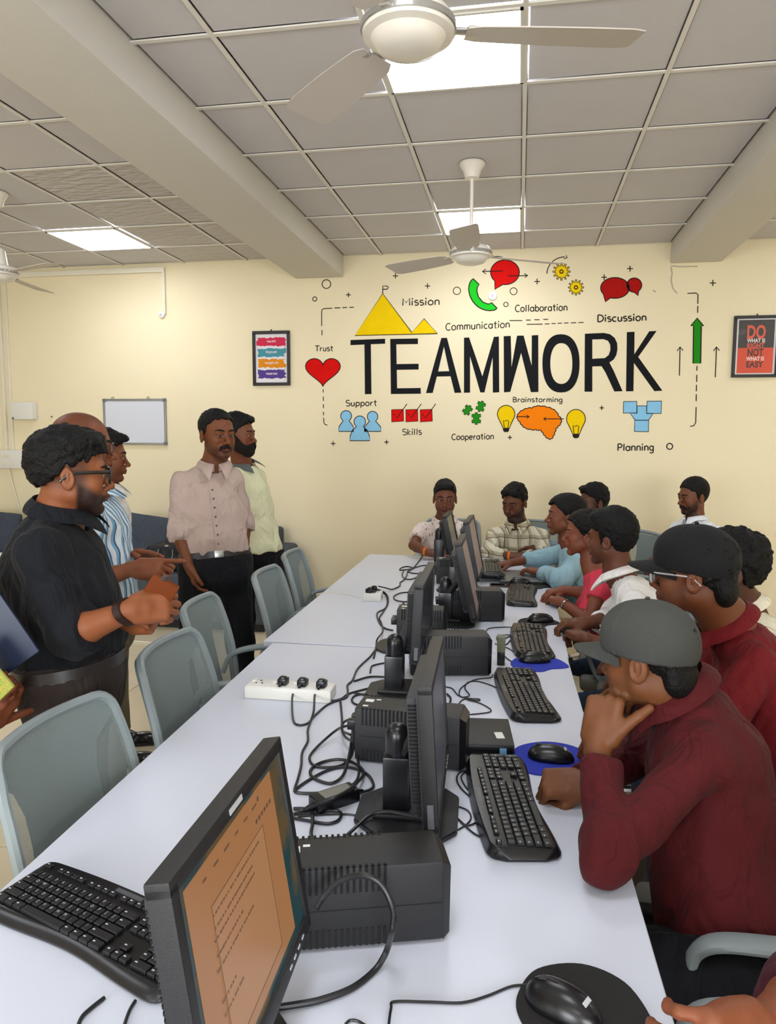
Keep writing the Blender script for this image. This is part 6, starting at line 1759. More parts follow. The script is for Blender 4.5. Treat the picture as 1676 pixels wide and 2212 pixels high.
# ------------------------------------------------------------------ closed laptop, phone
t = thing('laptop', 'closed grey laptop in front of the woman in pale blue', 'laptop', (0.020, 4.30, TT), R(3))
q = MB(); q.box((0, 0, 0.007), (0.245, 0.34, 0.010), bevel=0.004); q.done('base', M_DGR, t); q = MB(); q.box((0, 0, 0.0155), (0.244, 0.338, 0.006), bevel=0.0025); q.done('lid', mat('grey_laptop_lid', (112, 112, 110), .4, var=.05), t)
t = thing('mobile_phone', 'dark red phone lying flat near the far keyboard', 'phone', (-0.075, 4.060, TT), R(3))
q = MB(); q.box((0, 0, 0.0045), (0.145, 0.070, 0.008), bevel=0.0035); q.done('body', mat('dark_red_case', (66, 32, 34), .4), t); q = MB(); q.box((0, 0, 0.0088), (0.130, 0.062, 0.0006)); q.done('screen', M_GLOSS, t, smooth=False)

# ------------------------------------------------------------------ power strip, socket box, power brick
t = thing('power_strip', 'long white extension board with three black plugs on the near table', 'power strip', (-0.708, 2.190, TT), R(1.0))
q = MB(); q.box((0, 0, 0.019), (0.282, 0.082, 0.038), bevel=0.004); q.done('housing', M_WPL, t)
q = MB(); q.box((0, 0, 0.0385), (0.274, 0.074, 0.002), bevel=0.0008); q.done('top_plate', mat('white_socket_face', (236, 234, 228), .3), t)
for i in range(4):
    for j in range(1):
        xx = -0.105+0.070*i; q = MB()
        for dx, dy in ((0, 0.016), (-0.010, -0.006), (0.010, -0.006)): q.cyl((xx+dx, dy+0.004, 0.0392), (xx+dx, dy+0.004, 0.0402), 0.0036, n=10)
        q.done('socket_holes', M_SLOT, t)['kind'] = 'stuff'
        q = MB(); q.box((xx-0.022, 0.020, 0.041), (0.012, 0.020, 0.005), bevel=0.001); q.done('switch', M_WPL, t)
def plug(x, y, z, rz, label, w=0.030):
    t = thing('power_plug', label, 'plug', (x, y, z), rz, group='black three-pin plugs')
    q = MB(); q.box((0, 0, 0.011), (w, 0.034, 0.022), bevel=0.005, seg=2); q.box((0, -0.004, 0.022), (w*0.7, 0.022, 0.012), bevel=0.005, seg=2); q.done('body', M_BLK2, t)
    q = MB(); q.cyl((0, -0.012, 0.010), (0, -0.034, 0.006), 0.0062, 0.0042, n=10); q.done('cord_grip', M_BLK2, t); return t
for i, (px, lb) in enumerate((((612, 1477), 'black plug at the left end of the white extension board'), ((654, 1480), 'black plug in the middle of the white extension board'), ((695, 1483), 'black plug at the right end of the white extension board'))):
    p = AZ(px[0], px[1], TT+0.041); plug(p[0], p[1], TT+0.0395, R(-4), lb)
t = thing('socket_box', 'small square white socket box on the far table with two black plugs', 'socket', (-0.720, 3.600, TT), R(4))
q = MB(); q.box((0, 0, 0.019), (0.092, 0.092, 0.038), bevel=0.004); q.done('housing', M_WPL, t)
q = MB(); q.box((0, 0, 0.0385), (0.084, 0.084, 0.002), bevel=0.0008); q.done('top_plate', mat('white_socket_face', (236, 234, 228), .3), t)
plug(-0.735, 3.578, TT+0.0395, R(80), 'black plug nearest the camera on the small white socket box'); plug(-0.722, 3.622, TT+0.0395, R(80), 'black plug behind another on the small white socket box')
t = thing('power_adapter', 'black laptop-style power brick with a pale label among the cables', 'power adapter', (-0.398, 1.545, TT), R(46))
q = MB(); q.box((0, 0, 0.0155), (0.112, 0.048, 0.031), bevel=0.006, seg=3); q.done('body', M_BLK2, t); q = MB(); q.box((0.004, 0, 0.0312), (0.075, 0.034, 0.0006)); q.done('label', mat('grey_rating_label', (120, 118, 110), .6), t, smooth=False)
q = MB(); q.cyl((0.054, 0, 0.014), (0.078, 0, 0.010), 0.006, 0.0035, n=10); q.cyl((-0.054, 0, 0.014), (-0.080, 0, 0.010), 0.009, 0.005, n=10); q.done('cord_grip', M_BLK2, t)

# ------------------------------------------------------------------ cables
ncab = 0
def cable(pts, r=0.0038, label=None, conv=None, z=None, m=None, lift=None, group='black cables on the tables'):
    """points in photograph pixels where the cable lies on the table top"""
    zz = TT+r+0.0005 if z is None else z
    P = []
    for i, p in enumerate(pts):
        if len(p) == 3: P.append(V(*p)); continue
        u = conv(*p) if conv else p
        l = 0 if lift is None else (lift[i] if i < len(lift) else 0)
        P.append(AZ(u[0], u[1], zz+l))
    C2_ = catmull(P, 6); rc = random.Random(len(pts)*7+int(r*1e5))
    q = MB(); q.tube(C2_, r, n=7); o = q.done('cable', m or M_CABLE); return tag(o, label, 'cable', group)
f5 = lambda x, y: (500+0.23866*x, 1420+0.23866*y)
cable([(430, 240), (440, 290), (500, 320), (640, 318), (760, 345), (890, 390), (990, 375), (1060, 330), (1200, 290), (1400, 245)], 0.0034, 'black cable from the left plug of the extension board to the third monitor stand', f5, lift=[.03, .022, .012, .002])
cable([(600, 252), (562, 310), (548, 400), (560, 570), (610, 612), (690, 595), (760, 520), (850, 440), (930, 400), (1040, 360), (1052, 300), (1050, 250), (1095, 205), (1130, 120), (1180, 60), (1265, -20), (1330, -120)], 0.0034, 'black cable drooping in a deep bow from the middle plug', f5, lift=[.03, .022, .012, .0])
cable([(795, 272), (755, 330), (745, 480), (715, 580), (690, 660), (690, 760), (640, 860), (630, 980), (600, 1100), (572, 1190), (590, 1222), (700, 1230), (850, 1226), (1050, 1226), (1180, 1215), (1262, 1190), (1284, 1150), (1240, 1070), (1130, 1010), (990, 995), (850, 1030), (700, 1110), (575, 1195)], 0.0036, 'black cable from the right plug ending in a wide flat loop', f5, lift=[.03, .022, .012, .0]+[0]*8+[.0, .004])
cable([(1095, 610), (980, 640), (850, 740), (730, 860), (708, 930), (760, 985), (880, 995), (1000, 975), (1080, 900), (1102, 800), (1095, 650)], 0.0036, 'black cable curling out and back to the box with stickers', f5, lift=[.05, .03, .01, 0, 0, 0, 0, 0, .01, .03, .05])
cable([(1100, 640), (1080, 800), (1050, 950), (1000, 1080), (900, 1140), (780, 1112), (715, 1060), (730, 1000), (820, 950), (960, 925), (1080, 945), (1170, 1000), (1195, 1060), (1150, 1120), (1060, 1200), (900, 1285), (700, 1365), (560, 1420)], 0.0040, 'thick black cable coiled over the power brick', f5, lift=[.05, .03, .012, .004, 0, 0, 0, 0, 0, .004, .008, .008, .008, .02, .038, .038, .008, 0])
cable([(1105, 640), (1120, 820), (1150, 960), (1150, 1060), (1120, 1130), (1060, 1175)], 0.0034, 'black cable falling from the stickered box to the power brick', f5, lift=[.05, .02, .006, .006, .012, .016])
cable([(560, 1420), (800, 1395), (950, 1388), (992, 1420), (960, 1480), (860, 1505), (700, 1480), (560, 1455)], 0.0036, 'black cable making a flat narrow loop before the power brick', f5)
cable([(560, 1370), (640, 1370), (715, 1385), (735, 1480), (720, 1600), (760, 1690), (850, 1728), (950, 1690), (1100, 1560), (1250, 1430), (1400, 1395), (1560, 1420), (1700, 1450)], 0.0040, 'thick black cable swinging across the base of the second monitor', f5, lift=[0]*7+[0, .01, .016, .026, .026, .026])
cable([(985, 392), (1000, 560), (1002, 660), (1075, 700)], 0.0034, 'short black cable running down to the box with stickers', f5, lift=[0, 0, .005, .03])
cable([(1110, 215), (1250, 176), (1430, 178)], 0.0034, 'short black cable reaching the third monitor column', f5)
cable([(1110, 322), (1280, 345), (1420, 290)], 0.0032, 'short curved black cable beside the third monitor base', f5)
cable([(1370, 345), (1200, 332), (1110, 352), (1090, 395), (1150, 430), (1300, 412), (1372, 385), (1345, 350)], 0.0032, 'small black cable loop next to the third monitor base', f5)
cable([(1440, 40), (1290, 70), (1262, 95), (1255, 140)], 0.0030, 'short bent black cable left of the third monitor column', f5)
cable([(600, 1440), (800, 1425), (1000, 1418), (1120, 1430), (1200, 1470), (1310, 1492)], 0.0022, 'thin black lead reaching the second monitor base', f5)
cable([(900, 1760), (960, 1700), (1020, 1660), (1110, 1650), (1190, 1640), (1265, 1595)], 0.0032, 'black cable lying over the back of the nearest battery box', f5, lift=[.0, .0, .0, .0, .012, .03])
cable([(1070, 560), (1015, 590), (1000, 650), (1030, 720), (1090, 760)], 0.0036, 'black cable bunched at the back of the stickered box', f5, lift=[.06, .04, .03, .03, .05])
f6 = lambda x, y: (560+0.41766*x, 1650+0.41766*y)
def thick():
    A = [(292, 752, 1.02), (330, 690, 1.035), (400, 618, 1.045), (470, 586, 1.05), (540, 578, 1.05), (600, 598, 1.05), (645, 645, 1.05), (680, 720, 1.045), (694, 790, 1.035), (686, 860, 1.015)]
    P = [AY(*f6(x, y), yy) for x, y, yy in A]+[AZ(*f6(x, y), z) for x, y, z in ((668, 940, .790), (640, 1005, .768), (590, 1075, TT+.006), (480, 1160, TT+.006), (330, 1218, TT+.006), (210, 1243, TT+.006), (60, 1262, TT+.006), (-60, 1255, TT+.006))]
    q = MB(); q.tube(catmull(P, 7), 0.0050, n=9); return tag(q.done('cable', M_CABLE), 'thick black cable arching in front of the nearest battery box', 'cable', 'black cables on the tables')
thick()
cable([(1385, 1143), (1300, 1152), (1180, 1200), (1050, 1235), (880, 1232), (700, 1230), (682, 1262), (670, 1345), (668, 1400)], 0.0020, 'thin lead of the nearest mouse running left across the table', f6)
cable([(445, 1346), (470, 1326), (510, 1330), (560, 1360)], 0.0020, 'thin lead just entering at the bottom edge of the picture', f6)
f7 = lambda x, y: (0.41766*x, 1560+0.41766*y)
cable([(540, 1425), (470, 1480), (420, 1530), (395, 1600)], 0.0030, 'black lead leaving the lower left keyboard, left one', f7); cable([(700, 1440), (670, 1490), (645, 1560), (640, 1600)], 0.0026, 'black lead leaving the lower left keyboard, right one', f7)
f8 = lambda x, y: (700+0.32220*x, 1180+0.32220*y)
cable([(972, 1500), (905, 1520), (890, 1570), (920, 1625), (985, 1690), (1030, 1790), (1030, 1840), (960, 1872), (900, 1830), (820, 1765)], 0.0020, 'thin lead looping beside the keyboard next to the fist', f8)
cable([(1090, 1955), (1020, 1935), (940, 1870), (880, 1810), (815, 1775)], 0.0020, 'thin lead from the near end of the keyboard next to the fist', f8)
cable([(810, 1955), (880, 1910), (950, 1868), (985, 1820), (960, 1770), (880, 1740), (820, 1735)], 0.0018, 'thin lead crossing behind the second monitor base', f8)
cable([(975, 1500), (920, 1540), (940, 1600), (990, 1660)], 0.0018, 'thin lead short loop at the upper end of that keyboard', f8)
cable([(1280, 1395), (1160, 1418), (1050, 1412), (980, 1390), (930, 1368)], 0.0020, 'thin lead of the mouse on the nearer blue mat', f8)
cable([(815, 942), (860, 955), (900, 1000), (960, 1018), (1038, 1024), (1030, 1035), (940, 1025), (900, 1060), (880, 1100)], 0.0020, 'thin twisted lead above the small flat computer', f8)
cable([(960, 1030), (1040, 1050), (1110, 1088), (1112, 1110), (1040, 1122), (940, 1130)], 0.0020, 'thin lead curving over the small flat computer', f8)
cable([(1158, 950), (1100, 925), (1020, 905), (960, 915), (945, 955), (975, 1000), (920, 1010), (905, 980), (930, 940), (1010, 895), (1115, 880), (1130, 860)], 0.0020, 'thin looped lead behind the keyboard between the blue mats', f8)
cable([(825, 990), (848, 1020), (840, 1060), (822, 1085)], 0.0034, 'short black cable arc right of the second monitor', f8)
f9 = lambda x, y: (1040+0.13564*x, 1180+0.13564*y)
cable([(490, 1290), (400, 1285), (250, 1292), (110, 1312), (50, 1392)], 0.0022, 'thin lead from the corner of the keyboard by the joint', f9)
cable([(485, 1412), (300, 1412), (245, 1450), (270, 1508), (400, 1455), (485, 1412)], 0.0022, 'thin teardrop loop beside the keyboard by the joint', f9)
cable([(480, 1465), (400, 1560), (335, 1575), (320, 1600), (420, 1622), (520, 1690), (595, 1790)], 0.0022, 'thin lead running to the farther blue mat', f9)
cable([(215, 1550), (310, 1595), (320, 1680), (390, 1770), (470, 1830)], 0.0022, 'thin lead from the olive box to the farther blue mat', f9)
cable([(490, 1360), (560, 1345), (620, 1350), (680, 1325)], 0.0020, 'thin lead lying on top of the keyboard by the joint', f9, z=TT+0.034)
f10 = lambda x, y: (740+0.15513*x, 1180+0.15513*y)
cable([(500, 557), (600, 580), (680, 600), (740, 582), (795, 550), (800, 505), (850, 470), (895, 400), (905, 350), (990, 295), (1060, 210), (1115, 130), (1180, 85)], 0.0036, 'black cable from the small socket box towards the seated youth in the patterned shirt', f10, lift=[.035, .015])
cable([(980, 300), (900, 280), (820, 298), (795, 330), (850, 330), (950, 315), (1080, 275), (1160, 265)], 0.0036, 'black cable coil upper part on the far table', f10)
cable([(850, 340), (828, 400), (870, 452), (960, 458), (1050, 420), (1095, 382), (1000, 378), (915, 352), (1000, 300)], 0.0036, 'black cable coil lower part on the far table', f10)
cable([(460, 618), (545, 640), (605, 690), (622, 790), (585, 870), (492, 918), (478, 970), (505, 1050), (545, 1110), (610, 1150), (700, 1172)], 0.0036, 'left one of two black cables running from the socket box to the third monitor base', f10, lift=[.035, .015])
cable([(500, 600), (580, 640), (632, 710), (628, 810), (560, 920), (512, 1000), (540, 1070), (562, 1180), (490, 1280), (468, 1345), (466, 1418), (430, 1560)], 0.0034, 'right one of two black cables from the socket box, continuing over the round base', f10, lift=[.035, .015]+[0]*5+[.014, .014])
cable([(930, 638), (800, 652), (712, 700), (740, 750), (850, 772), (930, 765)], 0.0034, 'black cable loop left of the third monitor', f10)
cable([(860, 775), (820, 830), (850, 856), (930, 845)], 0.0030, 'small black cable kink left of the third monitor', f10)
cable([(1300, 320), (1370, 400), (1390, 480), (1340, 590), (1300, 600)], 0.0030, 'black cable arc between the third and fourth monitors', f10)
cable([(1370, 800), (1330, 900), (1340, 980), (1300, 1020)], 0.0030, 'dark lead bundle behind the fourth monitor column', f10)
q = MB(); q.tube(catmull([AZ(p[0], p[1], TT+0.0016) for p in ((683, 1283), (720, 1280), (760, 1287), (778, 1292))], 5), 0.0014, n=6); tag(q.done('cable', M_PVC), 'thin white lead from the socket box over the left table edge', 'cable')
# ------------------------------------------------------------------ the people
def onray(u, v, c, L, far=True):
    d = unit(ray(u, v)); c = np.asarray(c, float); q = c-CAM; b = q@d; disc = L*L-(q@q-b*b)
    if disc < 0: return CAM+d*b
    return CAM+d*(b+math.sqrt(disc)*(1 if far else -1))
def dirv(yaw, z=0.0): a = math.radians(yaw); return V(-math.sin(a), math.cos(a), z)
M_TR_BLK = cloth('black_trousers', (15, 16, 21)); M_TR_BRN = cloth('dark_brown_trousers', (42, 33, 30)); M_TR_KHA = cloth('khaki_trousers', (126, 112, 86)); M_TR_JEAN = cloth('blue_jeans', (52, 64, 82))
M_SHOE = mat('black_leather', (18, 17, 18), 0.22, coat=0.3); M_BELT = mat('belt_leather', (34, 28, 26), 0.4); M_BUCK = mat('steel_buckle', (150, 150, 150), 0.3, metal=0.9)
M_THREAD = mat('orange_thread', (226, 112, 20), 0.8); M_GF = mat('black_glasses_frame', (16, 15, 16), 0.2); M_CLR = mat('clear_plastic_frame', (200, 190, 188), 0.15, alpha=0.6); M_LENS = mat('spectacle_lens', (255, 255, 255), 0.02, alpha=0.10, spec=0.9)
M_BTN = mat('dark_button', (74, 58, 54), 0.4)
def stand_legs(px, py, lat, z0=0.90, w=0.10, kf=0.0, foot=0.0, toe=None, dx=(0, 0), dy=(0, 0)):
    out = {}
    for sd, s in (('L', -1), ('R', 1)):
        h = V(px, py, z0)+lat*s*w; i = 0 if sd == 'L' else 1
        a = V(h[0]+dx[i]+lat[0]*s*0.02, h[1]+dy[i]+lat[1]*s*0.02, 0.085)
        k = (h*0.5+a*0.5)+V(0, 0, 0.0); out[sd] = dict(h=h, k=k, a=a, toe=toe)
    return out
def sit_legs(pel, face, lat, thigh=0.42, knee_z=0.53, w=0.10, foot_d=0.0):
    out = {}; f = V(face[0], face[1], 0)
    for sd, s in (('L', -1), ('R', 1)):
        h = pel+lat*s*w+V(0, 0, 0.0); k = h+f*thigh; k[2] = knee_z; a = k+f*foot_d; a[2] = 0.085
        out[sd] = dict(h=h, k=k, a=a, toe=f)
    return out

# --- the man in the grey cap, chin in his left hand, elbow on the table
mar = cloth('maroon_shirt', (76, 15, 19), var=0.10); mar2 = cloth('bright_maroon_shirt', (100, 13, 18), var=0.10)
tf = dirv(80); lat = np.cross(tf, (0, 0, 1))
hp_ = AD(1398, 1420, 1.60); e = AZ(1318, 1858, 0.805); SLp = onray(1515, 1622, e, 0.30); SRp = SLp+lat*0.36+V(-0.02, 0, 0.035)
pel = V(0.440, 1.500, 0.565); wL = onray(1290, 1606, e, 0.250, True); eR = V(0.33, 1.80, 0.835); wR = AZ(1262, 1690, 0.800)
P15 = person('person', 'man in grey cap and maroon shirt resting his chin on his hand', (0.58, 1.62, 0), dict(pos=hp_, yaw=55, pitch=8, roll=-3, s=0.99), dict(neck=AD(1478, 1520, 1.61), SL=SLp, SR=SRp, pel=pel, mid=(SLp+SRp)/4+pel/2+V(0.020, 0, 0.0), belly=0.03),
    dict(L=dict(e=e, w=wL, d=(0.18, 0.36, 0.90), b=(-0.42, -0.80, 0.40), pose='chin', thumb=[(.016, .026, -.002), (.050, .050, -.006), (.074, .070, -.012), (.094, .086, -.020)], end=0.80, s=1.03, fingers=[(56, 72, 45), (60, 78, 48), (66, 82, 50), (70, 84, 50)]),
         R=dict(e=eR, w=wR, d=(-1, -0.10, -0.06), b=(0.0, -0.50, 0.86), pose='fist', thumb='fist', end=0.98)),
    dict(shirt=mar, sleeve='long', ease=0.014, famp=0.004, pants=M_TR_BLK, shoes=M_SHOE, fsc=9, hem=0.50, waistfold=0.010), dict(top=.002, back=.004, side=.003, curl=.002, tails=(((0, -0.074, -0.040), (0.060, 0.030, 0.042)),), line=[(-0.12, -0.062), (-0.075, -0.062), (-0.045, -0.045), (-0.03, -0.002), (-0.012, 0.012), (-0.004, -0.022), (0.012, -0.020), (0.022, 0.030), (0.13, 0.085)]),
    skin=(119, 72, 41), vox=0.0040, cvox=0.008, build=1.0, face=dict(stubble=.25, neck=1.1), collar=dict(h=0.044, pt=0.040, lift=0.034, fw=0.010, r=0.010), legs=sit_legs(pel, tf, lat, w=0.125))
capg = cloth('grey_cap_cotton', (66, 67, 64), var=0.06, fold=0.15)
cap_on(P15, capg, brim=0.084)
q = MB(); q.tube([(-0.012, 0.0, 0), (-0.002, 0.0, -0.004), (0.018, 0.0, 0.008)], [0.0012, 0.0026, 0.0006], n=6)
bmesh.ops.transform(q.bm, matrix=Matrix.Translation((-0.030, 0.0925, 0.062)) @ Matrix.Rotation(0.35, 4, 'Z') @ Matrix.Rotation(-0.5, 4, 'X'), verts=q.bm.verts); local_mesh(P15, q, 'swoosh_mark', mat('white_thread', (210, 205, 200), .6)).parent = P15['o']

# --- the man in the black cap and clear glasses
tf = dirv(84); lat = np.cross(tf, (0, 0, 1)); hp_ = AD(1497, 1236, 2.04); sm = AD(1606, 1390, 2.12); SLp = sm-lat*0.18; SRp = sm+lat*0.18; pel = V(0.735, 2.07, 0.54)
P13 = person('person', 'man in black cap, clear glasses and bright maroon shirt, in profile', (0.72, 2.08, 0), dict(pos=hp_, yaw=67, pitch=3, s=1.05), dict(neck=AD(1566, 1338, 2.08), SL=SLp, SR=SRp, pel=pel, mid=sm*0.5+pel*0.5+V(0.03, 0, 0)),
    dict(L=dict(e=V(0.47, 1.88, 0.80), w=AZ(1345, 1618, 0.805), d=(-1, 0.02, 0.0), b=(0, -0.3, 1), pose='fist', thumb='fist', end=0.45), R=dict(e=V(0.56, 2.32, 0.78), w=V(0.42, 2.16, 0.68), d=(-1, -0.4, -.2), b=(0, 0, 1))),
    dict(shirt=mar2, sleeve='long', ease=0.014, pants=cloth('grey_brown_trousers', (72, 62, 58)), shoes=M_SHOE, hem=0.50), dict(top=.002, back=.006, side=.004, curl=.005, csc=60, tails=(((0, -0.080, -0.040), (0.062, 0.032, 0.048)),), line=[(-0.12, -0.070), (-0.075, -0.070), (-0.045, -0.055), (-0.03, -0.002), (-0.012, 0.012), (-0.004, -0.022), (0.012, -0.020), (0.022, 0.030), (0.13, 0.085)]),
    skin=(112, 63, 37), vox=0.0046, cvox=0.009, face=dict(stubble=.30, neck=1.12), collar=dict(h=0.036), legs=sit_legs(pel, tf, lat))
cap_on(P13, cloth('black_cap_cotton', (18, 18, 20), var=0.06, fold=0.12), brim=0.078); glasses(P13, M_CLR, M_LENS, w=0.024, h=0.019, r=0.010, thick=0.0022, z=-0.006)

# --- the curly haired man in cream, behind the black cap
tf = dirv(82); lat = np.cross(tf, (0, 0, 1)); hp_ = AD(1572, 1228, 2.52); sm = AD(1636, 1362, 2.58)+V(0, 0, 0.0); pel = V(0.90, 2.55, 0.54)
P14 = person('person', 'curly haired man in a cream shirt, mostly hidden behind the black cap', (0.88, 2.56, 0), dict(pos=hp_, yaw=84, pitch=2, s=1.04), dict(neck=AD(1606, 1305, 2.56), SL=sm-lat*0.18, SR=sm+lat*0.18, pel=pel),
    dict(L=dict(e=V(0.68, 2.34, 0.76), w=V(0.44, 2.42, 0.80), d=(-1, 0.1, 0)), R=dict(e=V(0.68, 2.80, 0.76), w=V(0.44, 2.66, 0.80), d=(-1, -0.1, 0))),
    dict(shirt=cloth('cream_shirt', (222, 214, 190)), sleeve='long', pants=M_TR_JEAN, shoes=M_SHOE, hem=0.50), dict(top=.024, back=.022, side=.016, curl=.008, csc=48, bump=60), skin=(85, 50, 35), vox=0.006, face=dict(stubble=.3), collar=dict(h=0.036), legs=sit_legs(pel, tf, lat))

# --- young man in the white shirt, hands clasped
wht_ = cloth('white_shirt', (222, 218, 214), var=0.04)
tf = dirv(84); lat = np.cross(tf, (0, 0, 1)); hp_ = AD(1318, 1162, 3.18); sm = AD(1366, 1280, 3.20); pel = V(0.60, 3.08, 0.54)
P11 = person('person', 'young man with thick black hair in an off-white shirt, hands clasped on the table', (0.60, 3.08, 0), dict(pos=hp_, yaw=60, pitch=2, s=1.0), dict(neck=AD(1336, 1236, 3.18), SL=sm-lat*0.18, SR=sm+lat*0.18, pel=pel),
    dict(L=dict(e=V(0.42, 2.90, 0.745), w=AZ(1262, 1378, 0.785), d=AZ(1212, 1352, 0.79)-AZ(1262, 1378, 0.785), b=(0, 0, 1), pose='grip', thumb='grip', end=0.35), R=dict(e=V(0.40, 3.30, 0.77), w=AZ(1262, 1345, 0.80), d=AZ(1212, 1345, 0.80)-AZ(1262, 1345, 0.80), b=(0, 0, 1), pose='grip', thumb='grip')),
    dict(shirt=wht_, sleeve='rolled', ease=0.014, pants=M_TR_JEAN, shoes=M_SHOE, hem=0.50), dict(top=.026, back=.014, side=.008, curl=.003, blobs=(((0, 0.04, 0.09), (0.06, 0.05, 0.035)),), line=[(-0.12, -0.065), (-0.075, -0.065), (-0.045, -0.05), (-0.03, -0.002), (-0.012, 0.012), (-0.004, -0.022), (0.012, -0.020), (0.022, 0.030), (0.060, 0.046), (0.13, 0.055)]),
    skin=(102, 58, 36), vox=0.0055, cvox=0.009, face=dict(stubble=.3, neck=1.1), collar=dict(h=0.036, pt=0.022), legs=sit_legs(pel, tf, lat))

# --- woman in pink
tf = dirv(88); lat = np.cross(tf, (0, 0, 1)); hp_ = AD(1261, 1152, 3.60); sm = AD(1290, 1252, 3.62); pel = V(0.50, 3.55, 0.53)
hw_ = AZ(1200, 1288, 0.785)
P10 = person('person', 'woman in a coral pink top with bare forearms on the table edge', (0.50, 3.55, 0), dict(pos=hp_, yaw=86, pitch=0, s=0.94), dict(neck=AD(1276, 1215, 3.60), SL=sm-lat*0.155, SR=sm+lat*0.155, pel=pel, bust=True),
    dict(L=dict(e=AD(1272, 1342, 3.44), w=AZ(1212, 1300, 0.785), d=AZ(1165, 1280, 0.785)-AZ(1212, 1300, 0.785), b=(0, -0.2, 1), pose='relaxed', end=0.30), R=dict(e=V(0.36, 3.72, 0.80), w=AZ(1215, 1275, 0.80), d=AZ(1175, 1282, 0.79)-AZ(1215, 1275, 0.80), b=(0, 0, 1), end=0.30)),
    dict(shirt=cloth('coral_pink_top', (206, 60, 78), var=0.06), sleeve='short', ease=0.006, famp=0.002, pants=M_TR_JEAN, shoes=M_SHOE, hem=0.52), dict(top=.014, back=.018, side=.012, curl=.003, line=[(-0.12, -0.080), (-0.06, -0.075), (-0.035, -0.055), (-0.02, -0.005), (0.0, 0.000), (0.020, 0.012), (0.045, 0.046), (0.07, 0.066), (0.13, 0.080)], tails=(((0, -0.105, 0.0), (0.04, 0.035, 0.04)),)),
    skin=(130, 72, 48), vox=0.0055, cvox=0.009, build=0.84, female=True, face=dict(lips=(140, 62, 56)), collar='none', legs=sit_legs(pel, tf, lat))
A = P10['hands']['L'][0]; band('bracelet', P10['S'], A-unit(A-AD(1272, 1342, 3.44))*0.025+V(0, 0, 0), A-AD(1272, 1342, 3.44), 0.006, 0.0025, M_BUCK, P10['o'], P10['root'], 0.08)

# --- woman in pale blue
tf = dirv(96); lat = np.cross(tf, (0, 0, 1)); hp_ = AD(1219, 1112, 4.22); sm = AD(1238, 1196, 4.28); pel = V(0.47, 4.24, 0.54)
pb = cloth('pale_blue_blouse', (150, 184, 196), var=0.06)
P8 = person('person', 'woman in a loose pale blue blouse reaching for the far keyboard', (0.47, 4.24, 0), dict(pos=hp_, yaw=94, pitch=0, s=1.0), dict(neck=AD(1226, 1163, 4.24), SL=sm-lat*0.165, SR=sm+lat*0.165, pel=pel, bust=True),
    dict(L=dict(e=AZ(1212, 1252, 0.80), w=AZ(1166, 1236, 0.80), d=(-0.8, 0.5, 0.1), b=(0, 0, 1), pose='relaxed', end=0.85), R=dict(e=AZ(1168, 1205, 0.83), w=AZ(1098, 1217, 0.805), d=AZ(1062, 1222, 0.80)-AZ(1098, 1217, 0.805), b=(0, 0, 1), pose='relaxed', end=0.55)),
    dict(shirt=pb, sleeve='long', ease=0.018, puff=1.18, famp=0.005, fsc=8, vneck=0.12, pants=cloth('grey_blue_trousers', (70, 84, 100)), shoes=M_SHOE, hem=0.50), dict(top=.012, back=.020, side=.010, curl=.001, line=[(-0.12, -0.070), (-0.06, -0.070), (-0.035, -0.045), (-0.02, -0.004), (0.0, 0.006), (0.020, 0.020), (0.045, 0.050), (0.07, 0.070), (0.13, 0.085)], tails=(((0, -0.115, -0.03), (0.045, 0.03, 0.05)),), part=0.0),
    skin=(123, 72, 48), vox=0.0058, cvox=0.010, build=0.92, female=True, face=dict(lips=(120, 56, 50)), collar='none', legs=sit_legs(pel, tf, lat))

# --- young man behind the two women
tf = dirv(110); lat = np.cross(tf, (0, 0, 1)); hp_ = AD(1280, 1085, 5.05); sm = AD(1290, 1165, 5.08); pel = V(0.56, 5.10, 0.54)
P9 = person('person', 'young man with swept back black hair looking over the heads of the two women', (0.56, 5.10, 0), dict(pos=hp_, yaw=112, pitch=2, s=1.0), dict(neck=AD(1284, 1135, 5.06), SL=sm-lat*0.18, SR=sm+lat*0.18, pel=pel),
    dict(L=dict(e=V(0.36, 4.90, 0.80), w=V(0.16, 4.98, 0.80), d=(-1, 0.1, 0)), R=dict(e=V(0.34, 5.30, 0.80), w=V(0.14, 5.20, 0.80), d=(-1, -0.1, 0))),
    dict(shirt=cloth('slate_blue_shirt', (120, 138, 150)), sleeve='long', pants=M_TR_JEAN, shoes=M_SHOE, hem=0.50), dict(top=.026, back=.010, side=.003, curl=.005, csc=60, blobs=(((0, 0.06, 0.095), (0.055, 0.035, 0.025)),)), skin=(98, 59, 41), vox=0.006, face=dict(stubble=.45, side_fade=.5), collar=dict(), legs=sit_legs(pel, tf, lat))

